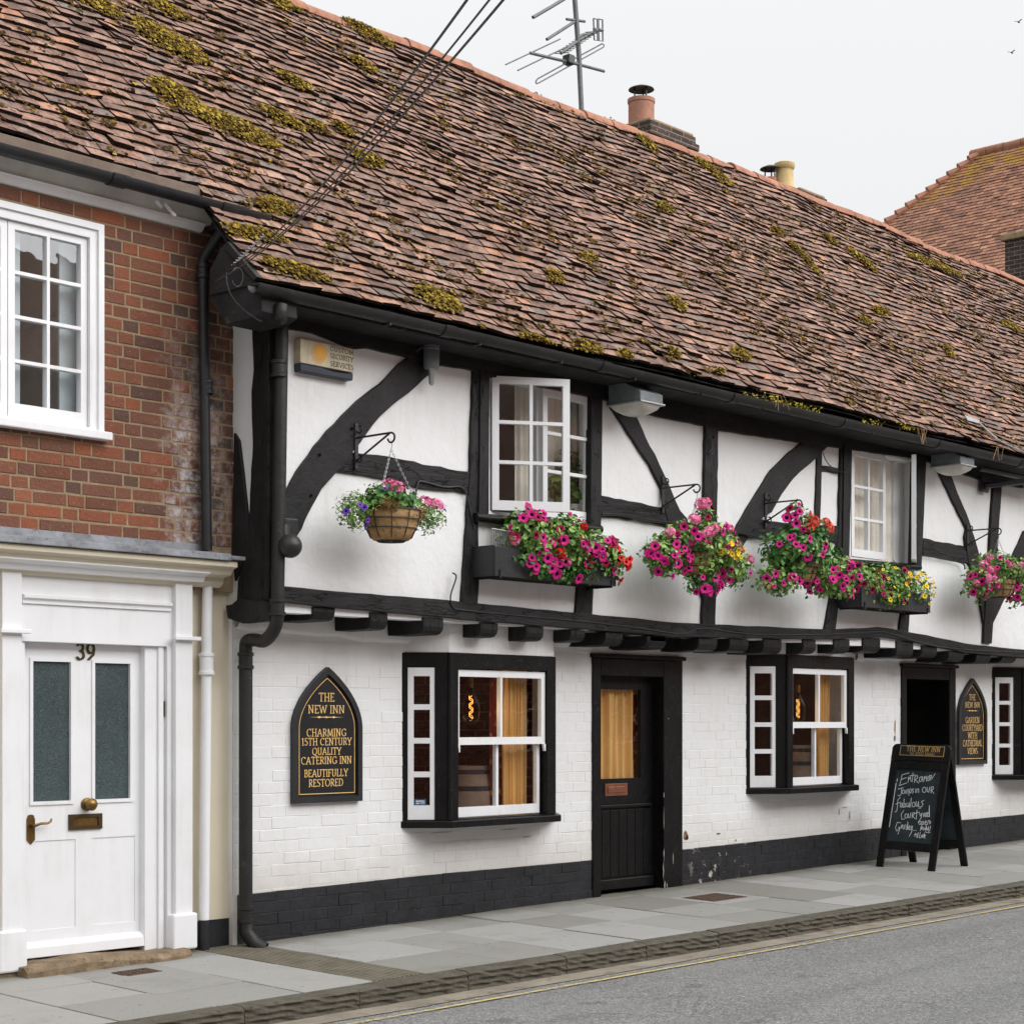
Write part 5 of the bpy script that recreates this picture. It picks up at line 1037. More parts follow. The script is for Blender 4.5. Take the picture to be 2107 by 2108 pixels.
lg.add([FU.pt(c1[0] + rA * .72 * math.cos(a) * (1.15 if i % 2 else .95), c1[1] + rA * .72 * math.sin(a) * (1.1 if i % 2 else .95), .0722) for i, a in enumerate(np.linspace(0, 2 * math.pi, 20, endpoint=False))], [tuple(range(20))])
lg.build('amber_emblem', M['amber'], al)
t = MB(); 
for s, y0_, y1_, dx in (('CUSTOM', 270, 293, 0), ('SECURITY', 306, 329, 0), ('SERVICES', 345, 368, 0)): ptext(t, FU, s, '2', 1641, 1755, y0_, y1_, .0715, thick=.16, thin=.09)
t.build('lettering', M['ink'], al)
# small fittings on the front
def unit(name, loc, label, cat, group=None): return empty(name, loc, label, cat, group)
c = FU.hit(q('4', 695, 200), .10); P_ = FU.pt(c[0], c[1], .10); sn = unit('sensor_lamp', P_, 'grey cylindrical sensor on a short stalk under the eaves above the long brace', 'sensor')
MB().lathe([(0, .095), (.055, .095), (.06, .085), (.06, .07), (.056, .066), (.06, .06), (.06, .045), (.056, .04), (.06, .034), (.058, -.085), (.05, -.095), (0, -.095)], P_, 18).build('housing', M['grey'], sn, smooth=True)
MB().lathe([(.03, -.095), (.024, -.11), (.02, -.2), (.01, -.215), (0, -.216)], P_, 12).build('probe', M['galv'], sn, smooth=True)
MB().tube([FU.pt(c[0], c[1] + .05, .12), FU.pt(c[0] - .06, c[1] + .06, .06), FU.pt(c[0] - .09, c[1] + .02, .02)], .014, 6).build('arm', M['iron'], sn, smooth=True)
c = FU.hit(q('2', 1441, 1265), .16); P_ = np.array(FU.pt(c[0], c[1], .16)); cm = unit('dome_camera', P_, 'black ball-shaped camera under a box beside the corner downpipe', 'camera')
MB().ball(P_, .082, 18, 12).build('dome', M['iron'], cm, smooth='all'); bxx = rect(FU, q('2', 1406, 1132), q('2', 1474, 1208), .10); MB().pbox(FU, bxx[0], bxx[1], bxx[2], bxx[3] + .01, .0, .12).build('mount_box', M['iron'], cm, bevel=.008)
MB().tube([P_ + [0, .04, .05], P_ + [0, .06, .14]], .035, 10).build('neck', M['iron'], cm)
def flood(k, corner, label, wx=.32, dy=.34):                # corner: the front left corner of its rim in the photograph
    y0, y1 = YU - .06 - dy, YU - .06; P = PY(q(k, *corner), y0 - .015); x0_, z = P[0], P[2] + .045; x1_ = x0_ + wx
    fl = unit('floodlight', (x0_, YU, z), label, 'floodlight', 'floodlights under the eaves')
    pr = [(y0, z + .01), (y0, z + .085), (y0 + .17, z + .175), (y1, z + .175), (y1, z + .01)]
    MB().prism([(x0_ + .012, y, zz) for y, zz in pr], (wx - .024, 0, 0)).build('casing', M['grey'], fl, bevel=.008)
    MB().box(x0_, x1_, y0 - .015, y1 + .01, z - .004, z + .010).build('rim', M['galv'], fl, bevel=.003)
    b = MB(); n = 10; vs = []
    for i in range(n + 1):
        for j in range(n + 1): u, v = i / n, j / n; vs.append((x0_ + .012 + (wx - .024) * u, y0 + (y1 - y0) * v, z - .005 - .085 * (math.sin(math.pi * u) * math.sin(math.pi * v)) ** .45))
    b.add(vs, [(i * (n + 1) + j, i * (n + 1) + j + 1, (i + 1) * (n + 1) + j + 1, (i + 1) * (n + 1) + j) for i in range(n) for j in range(n)]).build('lens', M['lens'], fl, smooth='all')
    MB().box((x0_ + x1_) / 2 - .04, (x0_ + x1_) / 2 + .04, y1, YU + .0, z + .05, z + .13).build('arm', M['iron'], fl)
    return fl
flood('f', (840, 820), 'dusty grey floodlight under the eaves to the right of the wide open casement'); flood('6', (1622, 392), 'grey floodlight under the eaves beside the hanging sign arm')
# sign arm that leaves the picture
c = FU.hit(q('r', 395, 645), .03); sa = unit('sign_arm', FU.pt(c[0], c[1], 0), 'black iron arm reaching out from the wall at the right edge of the inn', 'sign arm')
MB().tube([FU.pt(c[0], c[1], .0), FU.pt(c[0], c[1] + .02, 1.5)], .035, 6).build('arm', M['iron'], sa); MB().pbox(FU, c[0] - .08, c[0] + .08, c[1] - .07, c[1] + .10, .03, .055).build('wall_plate', M['iron'], sa)
c2 = FU.hit(q('r', 372, 528), .25); MB().tube([FU.pt(c2[0], c2[1], .25), FU.pt(c2[0] + 1.6, c2[1] - .03, .35)], .028, 6).build('stay', M['iron'], sa)
c3 = np.array(roofpt(q('r', 345, 240))); c4 = np.array(PY(q('r', 500, 345), -.88)); MB().tube([c3 + [0, -.02, .04], c4, c4 + [.55, -.3, -.22]], .010, 6).build('stay', M['galv'], sa)
# hanging baskets and their brackets
def bracket(k, xb, yt, yb, ya, label, reach=.40):
    u, zt_ = FU.hit(q(k, xb, yt), .03); zb_ = FU.hit(q(k, xb, yb), .03)[1]; za = FU.hit(q(k, xb, ya), .03)[1]; u += 0
    br = unit('basket_bracket', FU.pt(u, zb_, 0), label, 'bracket', 'iron basket brackets'); P = lambda d, z: FU.pt(u, z, d)
    MB().pbox(FU, u - .016, u + .016, zb_, zt_, .028, .038).build('back_bar', M['iron'], br)
    R_ = .034; MB().tube([P(.036, za)] + [P(reach - .01 + R_ * math.cos(a), za - R_ + R_ * math.sin(a)) for a in np.linspace(math.pi / 2, -math.pi * .95, 14)], .0075, 6).build('arm', M['iron'], br, smooth=True)
    MB().tube([P(.045, zb_ + .06), P(reach - .03, za - .005)], .0075, 6).build('strut', M['iron'], br)
    for zc, sg in ((zt_ - .045, 1), (zb_ + .07, 1)): MB().tube([P(.068 + .030 * math.cos(a) * (1 - t_ * .25), zc + .030 * math.sin(a) * (1 - t_ * .25)) for t_, a in zip(np.linspace(0, 1, 14), np.linspace(-math.pi * 1.0, math.pi * .6, 14))], .006, 6).build('scroll', M['iron'], br, smooth=True)
    return np.array(P(reach - .01, za - 2 * R_))
# flower and leaf shapes
def petunia_mesh(name, mat, throat='throat', lobes=5):
    n = lobes * 4; vs = [(0, 0, -.55)]; fs = []; mi = []
    for rr_, z in ((.16, -.3), (.36, .0), (.8, .12)): vs += [(rr_ * math.cos(2 * math.pi * i / n), rr_ * math.sin(2 * math.pi * i / n), z) for i in range(n)]
    vs += [((1.02 - .13 * (1 - abs(math.cos(lobes * math.pi * i / n))) * 1.5) * math.cos(2 * math.pi * i / n), (1.02 - .13 * (1 - abs(math.cos(lobes * math.pi * i / n))) * 1.5) * math.sin(2 * math.pi * i / n), .06 + .10 * math.sin(2.2 * i)) for i in range(n)]
    b = MB(); f0 = [(0, 1 + i, 1 + (i + 1) % n) for i in range(n)]; b.add(vs, f0, 1)
    for ring in range(3):
        b.f += [(1 + ring * n + i, 1 + (ring + 1) * n + i, 1 + (ring + 1) * n + (i + 1) % n, 1 + ring * n + (i + 1) % n) for i in range(n)]; b.m += [1 if ring == 0 else 0] * n
    me = bpy.data.meshes.new(name); me.from_pydata(b.v, [], b.f); me.materials.append(M[mat]); me.materials.append(M[throat]); me.polygons.foreach_set('material_index', b.m); me.update(); return me
def cluster_mesh(name, mat, k=26):
    r = random.Random(3); b = MB()
    for i in range(k):
        z = r.uniform(-.25, 1); a = r.uniform(0, 6.28); s_ = math.sqrt(1 - min(1, z * z)); c = np.array([s_ * math.cos(a), s_ * math.sin(a), z * .75]) * .72; nn = Vector(c).normalized(); x_ = nn.orthogonal().normalized(); y_ = nn.cross(x_); R_ = .36
        ps = [c + np.array(nn) * .02] + [c + np.array(x_ * math.cos(t) + y_ * math.sin(t)) * R_ * (1 if j % 2 == 0 else .72) + np.array(nn) * r.uniform(.04, .16) for j, t in enumerate(np.linspace(0, 2 * math.pi, 10, endpoint=False))]
        b.add(ps, [(0, 1 + j, 1 + (j + 1) % 10) for j in range(10)])
    me = bpy.data.meshes.new(name); me.from_pydata(b.v, [], b.f); me.materials.append(M[mat]); me.update(); return me
FM = {'magenta': petunia_mesh('petunia_flower', 'magenta'), 'crimson': petunia_mesh('petunia_flower', 'crimson'), 'purple': petunia_mesh('petunia_flower', 'purple'), 'yellow': petunia_mesh('calibrachoa_flower', 'yellowp', 'throaty'), 'redp': petunia_mesh('petunia_flower', 'red'), 'salmon': petunia_mesh('petunia_flower', 'salmon', 'salmon'),
      'pinkg': cluster_mesh('geranium_flower', 'pink'), 'redg': cluster_mesh('geranium_flower', 'red'), 'salmong': cluster_mesh('geranium_flower', 'salmon')}
def put_flower(kind, p, dirv, size, parent):
    nm = FM[kind].name.split('.')[0]; o = bpy.data.objects.new(nm, FM[kind]); COL.objects.link(o); o.parent = parent; o.location = Vector(p) - wloc(parent)
    e = Vector(dirv).to_track_quat('Z', 'Y').to_euler(); e.rotate_axis('Z', rnd.uniform(0, 6)); o.rotation_euler = e; size *= 1.2; o.scale = (size, size * rnd.uniform(.85, 1.05), size); return o
LV = [(0, 0, 0), (.30, .34, .06), (.62, .30, .03), (1.0, 0, -.10), (.62, -.30, .03), (.30, -.34, .06), (.5, 0, -.04)]; LF = [(0, 6, 1), (1, 6, 2), (2, 6, 3), (3, 6, 4), (4, 6, 5), (5, 6, 0)]
def rotm(n, rs, up=.35):
    """random frames whose z leans outwards/up along the given directions"""
    z = n / np.linalg.norm(n, axis=1)[:, None]; a = rs.normal(size=n.shape); x = a - (a * z).sum(1)[:, None] * z; x /= np.linalg.norm(x, axis=1)[:, None]; y = np.cross(z, x); return np.stack([x, y, z], axis=2)
def leaves(pts, dirs, size, rs, name, mat, parent, narrow=1.0):
    d = dirs + rs.normal(scale=.55, size=dirs.shape) + np.array([0, -.25, .35]); Mx = rotm(d, rs) * (size * rs.uniform(.6, 1.25, len(pts)))[:, None, None]
    Mx[:, :, 1] *= narrow
    return inst(LV, LF, Mx, pts, name, M[mat], parent)
def blob_points(c, rad, n, rs, hollow=.35, lo=-1):
    v = rs.normal(size=(n * 3, 3)); v /= np.linalg.norm(v, axis=1)[:, None]; v = v[v[:, 2] > lo][:n]; k = (hollow + (1 - hollow) * rs.uniform(0, 1, len(v)) ** .6)[:, None]
    bump = 1 + .22 * np.sin(v[:, :1] * 5 + c[0] * 3) * np.cos(v[:, 2:] * 6 + c[2] * 2) + .10 * np.sin(v[:, 1:2] * 11)
    return np.array(c) + v * k * bump * np.array(rad), v
def basket(top, label, drop, rb, blobs, flowers, liner_vis=1.0, seed=1):
    rs = np.random.RandomState(seed); c = np.array(top) - [0, 0, drop]; bk = empty('hanging_basket', tuple(c), label, 'hanging basket', 'hanging flower baskets')
    prof = [(.42, -1.0), (.60, -.98), (.70, -.90), (.80, -.72), (.86, -.58), (.84, -.52), (.93, -.34), (.98, -.22), (.96, -.16), (1.0, 0), (.94, .02), (.90, -.06), (0, -.1)]
    hb = rb * 1.02; MB().lathe([(0, -hb)] + [(r_ * rb, z * hb) for r_, z in prof], c, 28).build('coir_liner', M['coir'], bk, smooth='all')
    wr = MB(); pf = [(1.025, 0), (1.0, -.25), (.90, -.56), (.74, -.88), (.45, -1.02), (0, -1.03)]
    for i in range(10): a = 2 * math.pi * i / 10 + .2; wr.tube([c + np.array([math.cos(a) * r_ * rb, math.sin(a) * r_ * rb, z * hb]) for r_, z in pf], .0035, 5)
    for r_, z in ((1.03, 0), (.985, -.30), (.885, -.60), (.46, -1.02)): wr.tube([c + np.array([math.cos(a) * r_ * rb, math.sin(a) * r_ * rb, z * hb]) for a in np.linspace(0, 2 * math.pi, 29)], .004, 5)
    wr.build('wire_frame', M['wire'], bk)
    for i in range(3):
        a = math.radians(200 + 120 * i); e = c + np.array([math.cos(a) * rb, math.sin(a) * rb, 0]); s_ = np.array(top) - [0, 0, .05]; L = np.linalg.norm(s_ - e); nl = int(L / .017); ch = MB(); dv = Vector((s_ - e) / L); x_ = dv.orthogonal().normalized(); y_ = dv.cross(x_)
        for j in range(nl):
            m_ = Vector(e + (s_ - e) * (j + .5) / nl); w_ = x_ if j % 2 else y_; ch.tube([m_ + dv * .011 * math.cos(t) + w_ * .006 * math.sin(t) for t in np.linspace(0, 2 * math.pi, 9)], .0016, 4, cap=False)
        ch.build('chain', M['galv'], bk)
    MB().tube([np.array(top) + [0, 0, .02], np.array(top) - [.0, .01, .01], np.array(top) - [0, 0, .05]], .003, 5).build('hook', M['galv'], bk)
    allp = []
    for (off, rad, n, mat, size, nar) in blobs:
        p, v = blob_points(c + np.array(off), rad, int(n * 1.7), rs); p = p[p[:, 1] < YU - .015]; v = (p - (c + np.array(off))) / np.array(rad); leaves(p, v, size, rs, 'foliage', mat, bk, nar); allp.append((c + np.array(off), np.array(rad)))
    for (kind, n, size, which, zr) in flowers:
        for i in range(n):
            cc, rad = allp[rnd.choice(which)]
            for _ in range(40):
                v = rs.normal(size=3); v[1] = -abs(v[1]) * 1.0; v[0] -= .25; v /= np.linalg.norm(v)
                if zr[0] <= v[2] <= zr[1]: break
            put_flower(kind, cc + v * rad * rs.uniform(.95, 1.12), v + np.array([-.25, -.6, .1]) + rs.normal(scale=.42, size=3), size * rs.uniform(.62, 1.15), bk)
    return bk, c
h1 = bracket('4', 320, 535, 760, 608, 'black scrolled bracket on the long brace, holding the sparse basket'); h2 = bracket('6', 152, 432, 612, 490, 'black scrolled bracket on the brace right of the wide open casement'); h3 = bracket('6', 658, 515, 685, 565, 'black scrolled bracket at the foot of the brace nearest the curtained window'); h4 = bracket('6', 1652, 668, 795, 700, 'black scrolled bracket on the last brace, under the sign arm')
drop1 = h1[2] - PY(q('k', 790, 1105), h1[1])[2]
basket(h1, 'half-filled basket with bare coir liner, purple and pink flowers', drop1, .205, [((-.02, 0, .06), (.22, .18, .10), 380, 'leafd', .052, 1), ((-.32, .02, -.02), (.13, .12, .13), 460, 'leaf', .028, .6), ((.32, -.03, -.02), (.15, .12, .11), 320, 'leaf', .030, .6), ((-.14, 0, .10), (.08, .08, .09), 120, 'leaf', .028, .55), ((-.14, -.12, .02), (.09, .05, .04), 160, 'strawdry', .045, .12), ((.10, -.14, -.02), (.12, .06, .05), 70, 'strawdry', .045, .3)],
       [('purple', 5, .020, [1], (-.8, .6)), ('purple', 2, .020, [0], (.3, .9)), ('pinkg', 3, .055, [0], (.82, 1.0)), ('pinkg', 2, .052, [2], (.75, 1.0)), ('purple', 1, .022, [2], (.4, .9))], seed=4)
def full(h, label, px, rb, blobs, fl, seed): d = h[2] - PY(px, h[1])[2]; return basket(h, label, d, rb, blobs, fl, seed=seed)
full(h2, 'full basket of magenta petunias, pink geraniums and one patch of small yellow flowers', q('6', 330, 815), .185, [((-.0, -.02, .11), (.44, .26, .17), 900, 'leaf', .048, 1), ((-.42, 0, -.04), (.24, .18, .18), 460, 'leaf', .045, 1), ((.40, -.02, -.08), (.26, .18, .17), 460, 'leaf', .045, 1), ((.20, -.20, .02), (.14, .10, .11), 150, 'leaf', .03, .8), ((0, -.08, .30), (.08, .08, .15), 60, 'leaf', .04, 1), ((0.0, -.06, -.24), (.26, .14, .10), 90, 'leafd', .045, 1), ((-.02, -.17, -.10), (.16, .06, .14), 90, 'leaf', .045, 1)],
     [('magenta', 18, .036, [0], (-.4, .8)), ('magenta', 26, .036, [1], (-.9, .5)), ('magenta', 17, .034, [2, 2, 5], (-.9, .5)), ('magenta', 10, .036, [5], (-1, .3)), ('pinkg', 12, .05, [0, 0, 2], (.1, .95)), ('pinkg', 2, .05, [4], (.3, 1)), ('crimson', 2, .034, [4], (-.2, 1)), ('yellow', 26, .022, [3], (-.6, .8))], 11)
full(h3, 'tall green basket spilling magenta petunias to the right with salmon begonias on top', q('6', 800, 850), .185, [((-.03, -.02, .09), (.44, .26, .22), 1000, 'leafd', .055, 1), ((.46, -.04, -.10), (.46, .20, .22), 850, 'leaf', .046, 1), ((-.32, 0, -.18), (.26, .16, .14), 300, 'leaf', .045, 1), ((-.08, -.04, .36), (.16, .12, .17), 150, 'leaf', .042, 1), ((.12, -.08, .29), (.18, .12, .11), 110, 'leafd', .045, 1)],
     [('magenta', 10, .036, [0], (-.5, .6)), ('magenta', 44, .036, [1], (-.9, .6)), ('magenta', 13, .034, [2], (-.8, .4)), ('magenta', 7, .036, [3], (-.5, 1)), ('salmong', 7, .046, [4], (-.1, .9)), ('crimson', 2, .034, [3], (.2, 1))], 12)
full(h4, 'basket of magenta petunias and pink geraniums nearest the sign arm', q('6', 1755, 935), .18, [((0.02, -.02, .10), (.44, .24, .18), 850, 'leaf', .048, 1), ((-.40, 0, -.05), (.22, .16, .18), 350, 'leaf', .045, 1), ((.40, -.02, -.02), (.26, .18, .24), 450, 'leaf', .045, 1)],
     [('magenta', 8, .036, [0], (-.5, .7)), ('magenta', 14, .036, [1], (-.9, .5)), ('magenta', 16, .036, [2], (-.9, .5)), ('pinkg', 11, .05, [0, 0, 1], (-.2, .95)), ('crimson', 4, .034, [1], (-.2, .8))], 13)
# window boxes
def planter(k, pts, depth, label, plants, fl, seed, soil=1.0):
    """pts: top-left, top-right, bottom-left, bottom-right of the front board"""
    d = depth; P = [FU.hit(q(k, *p), d) for p in pts]; u0, u1 = P[0][0], P[1][0]; zt_, zb_ = (P[0][1] + P[1][1]) / 2, (P[2][1] + P[3][1]) / 2; rs = np.random.RandomState(seed)
    pl_ = empty('window_box', FU.pt(u0, zb_, 0), label, 'window box', 'window boxes under the casements'); th = .018
    b = MB(); b.pbox(FU, u0, u1, zb_, zt_, d - th, d); b.build('front_board', M['planter'], pl_, bevel=.003)
    for a, c in ((u0, u0 + th), (u1 - th, u1)): MB().pbox(FU, a, c, zb_ + .001, zt_ + .012, .02, d - th - .001).build('end_board', M['planter'], pl_, bevel=.003)
    MB().pbox(FU, u0 + th, u1 - th, zb_, zt_, .02, .035).build('back_board', M['planter'], pl_); MB().pbox(FU, u0 + th + .001, u1 - th - .001, zb_ + .01, zt_ - .045, .036, d - th - .001).build('soil', M['soil'], pl_)
    for u in (u0 + .05, u1 - .06): MB().tube([FU.pt(u, zb_ + .05, d + .006), FU.pt(u, zb_ - .008, d + .006), FU.pt(u, zb_ - .008, .02)], .008, 6).build('bracket', M['iron'], pl_)
    reg = []
    for (uu, dz, dd, rad, n, mat, size, nar) in plants:
        c = np.array(FU.pt(u0 + (u1 - u0) * uu, zt_ + dz, dd)); p, v = blob_points(c, rad, int(n * 1.7), rs); p = p[p[:, 1] < YU - .03]; v = (p - c) / np.array(rad); leaves(p, v, size, rs, 'foliage', mat, pl_, nar); reg.append((c, np.array(rad)))
    for (kind, n, size, which, zr) in fl:
        for i in range(n):
            cc, rad = reg[rnd.choice(which)]
            for _ in range(40):
                v = rs.normal(size=3); v[1] = -abs(v[1]); v[0] -= .2; v /= np.linalg.norm(v)
                if zr[0] <= v[2] <= zr[1]: break
            put_flower(kind, cc + v * rad * rs.uniform(.95, 1.1), v + np.array([-.3, -.65, .1]) + rs.normal(scale=.42, size=3), size * rs.uniform(.62, 1.15), pl_)
    return pl_, u0, u1, zt_, zb_
pb1 = planter('4', [(1012, 1160), (1612, 1195), (1030, 1300), (1612, 1340)], .27, 'long black window box half bare at the left, with magenta and red flowers', [(.30, .10, .20, (.24, .20, .24), 560, 'leaf', .05, 1), (.58, .06, .22, (.30, .20, .24), 700, 'leaf', .05, 1), (.84, .02, .22, (.26, .18, .20), 480, 'leaf', .046, 1), (.45, -.10, .29, (.40, .08, .12), 330, 'leafd', .048, 1), (.66, .20, .12, (.30, .12, .12), 220, 'leafd', .05, 1), (1.0, -.02, .24, (.12, .14, .16), 130, 'leaf', .04, 1)],
      [('magenta', 15, .037, [0], (-.6, .9)), ('crimson', 8, .036, [0, 1], (-.5, .9)), ('magenta', 14, .037, [1], (-.7, .8)), ('magenta', 13, .037, [3], (-.9, .3)), ('magenta', 9, .036, [2], (-.8, .7)), ('crimson', 6, .036, [2], (-.6, .6)), ('redg', 4, .042, [1, 2], (-.3, .8)), ('redp', 11, .034, [5], (-.9, .9)), ('pinkg', 3, .035, [0, 3], (-.3, .8)), ('yellow', 1, .03, [1], (-.2, .3)), ('magenta', 6, .037, [4], (.1, 1))], 21)
wf_ = MB(); u_, zt1, zb1 = pb1[1], pb1[3], pb1[4]
for i in range(16): wf_.tube([FU.pt(u_ + .01 + i * .022, zt1 - .01, .235), FU.pt(u_ + .012 + i * .021, zt1 + .135, .235)], .0018, 4)
wf_.tube([FU.pt(u_, zt1 + .135, .235), FU.pt(u_ + .36, zt1 + .12, .235)], .005, 5); wf_.build('wire_edging', M['galv'], pb1[0])
planter('6', [(1132, 978), (1470, 1018), (1128, 1085), (1468, 1095)], .30, 'shorter black window box with dark red and small yellow flowers', [(.16, .05, .18, (.24, .18, .20), 420, 'leaf', .046, 1), (.50, .07, .20, (.30, .18, .22), 600, 'leaf', .046, 1), (.84, .05, .22, (.28, .18, .20), 560, 'leaf', .034, .8), (-.08, .12, .16, (.16, .14, .16), 170, 'leafd', .045, 1), (.42, -.06, .31, (.30, .07, .10), 160, 'leaf', .04, 1)],
        [('crimson', 12, .036, [0, 3], (-.4, .9)), ('crimson', 7, .034, [1], (-.7, .6)), ('yellow', 32, .021, [2], (-.7, .9)), ('yellow', 12, .021, [1, 4], (-.7, .9)), ('redp', 5, .03, [1, 4], (-.6, .7)), ('crimson', 3, .034, [4], (-.9, .2))], 22)
# ------------------------------------------------------------------ the chalkboard on the pavement
fl_, fr_ = PG(q('s', 405, 1680)), PG(q('s', 810, 1715)); bl2, br2 = PG(q('s', 745, 1645)), PG(q('s', 1150, 1680))
tl_ = PX(q('s', 545, 700), 16.07); tr_ = PX(q('s', 1018, 700), 16.07); ztop = (tl_[2] + tr_[2]) / 2
yl, yr = (fl_[1] + tl_[1]) / 2 + .03, (fr_[1] + tr_[1]) / 2 - .01
ab = empty('chalkboard_sign', (16.07, (yl + yr) / 2, gz(16.07, -.7)), 'black pavement A-board chalked Entrance, join us in our fabulous courtyard garden', 'chalkboard')
class AP:                                                     # a leaning board: u across, v up the slope, d out of its face
    def __init__(s, b0, b1, t0): s.o = np.array(b0); s.U = np.array(b1) - s.o; s.L = np.linalg.norm(s.U); s.U /= s.L; V = np.array(t0) - s.o; V -= s.U * (V @ s.U); s.H = np.linalg.norm(V); s.V = V / s.H; s.Nn = np.cross(s.U, s.V)
    def pt(s, u, v, d=0): return tuple(s.o + s.U * u + s.V * v + s.Nn * d)
    def hit(s, p, d=0): P = PN(p, s.Nn, s.Nn @ s.o + d); return ((P - s.o) @ s.U, (P - s.o) @ s.V)
xf = (fl_[0] + fr_[0]) / 2 - .0; zf = gz(xf, -.6) + .002; xb_ = (bl2[0] + br2[0]) / 2; zbk = gz(xb_, -.7) + .002
FA = AP((xf, yl, zf), (xf, yr, zf + (gz(0, yr) - gz(0, yl)) ), (16.045, yl, ztop)); BA = AP((xb_, yr, zbk), (xb_, yl, zbk), (16.095, yr, ztop - .01))
wd, hh = FA.L, FA.H; st_ = .085
for apn, APX in (('front', FA), ('back', BA)):
    w2 = APX.L; h2 = APX.H; st_ = .075; leg = .19
    fm = MB()
    for a, c in ((0, st_), (w2 - st_, w2)): fm.pbox(APX, a, c, 0.0, h2 - .17, -.03, .0)
    fm.pbox(APX, st_ + .001, w2 - st_ - .001, leg, leg + .085, -.03, -.001); fm.pbox(APX, st_ + .001, w2 - st_ - .001, h2 - .26, h2 - .171, -.03, -.001)
    fo = fm.build('board_frame', M['blackpaint'], ab, bevel=.005)
    cr = [(0, h2 - .169), (w2, h2 - .169), (w2, h2 - .05)] + [(w2 - .05 + .05 * math.cos(t), h2 - .05 + .05 * math.sin(t)) for t in np.linspace(0, math.pi / 2, 6)][1:] + [(.05 - .05 * math.sin(t), h2 - .05 + .05 * math.cos(t)) for t in np.linspace(0, math.pi / 2, 6)]
    MB().prism([APX.pt(u, v, -.03) for u, v in cr], tuple(APX.Nn * .031)).build('header', M['blackpaint'], fo, bevel=.004)
    MB().pbox(APX, st_, w2 - st_, leg + .085, h2 - .26, -.022, -.012).build('chalk_panel', M['chalkboard'], fo)
hp = rect(FA, q('s', 588, 706), q('s', 946, 804), .002); hz0 = FA.hit(q('s', 588, 795), .002)[1]; hz1 = FA.hit(q('s', 590, 708), .002)[1]; hu0, hu1 = FA.hit(q('s', 586, 750), .002)[0], FA.hit(q('s', 946, 755), .002)[0]
hd = MB().pbox(FA, hu0, hu1, hz0, hz1, .0015, .005).build('header_plate', M['signblack'], ab)
gg = MB(); i_ = .006; d_ = .0056
for a, c, e, f in ((hu0 + i_, hu1 - i_, hz0 + i_, hz0 + i_ + .003), (hu0 + i_, hu1 - i_, hz1 - i_ - .003, hz1 - i_), (hu0 + i_, hu0 + i_ + .004, hz0 + i_ + .0031, hz1 - i_ - .0031), (hu1 - i_ - .004, hu1 - i_, hz0 + i_ + .0031, hz1 - i_ - .0031)): gg.add([FA.pt(a, e, d_), FA.pt(c, e, d_), FA.pt(c, f, d_), FA.pt(a, f, d_)], [(0, 1, 2, 3)])
ptext(gg, FA, 'THE NEW INN', 's', 638, 905, 720, 757, d_, thick=.075, thin=.03); ptext(gg, FA, 'Tel: 01722 326662', 's', 662, 862, 766, 787, d_, thick=.065, thin=.04); gg.build('gilt_lettering', M['gold'], hd)
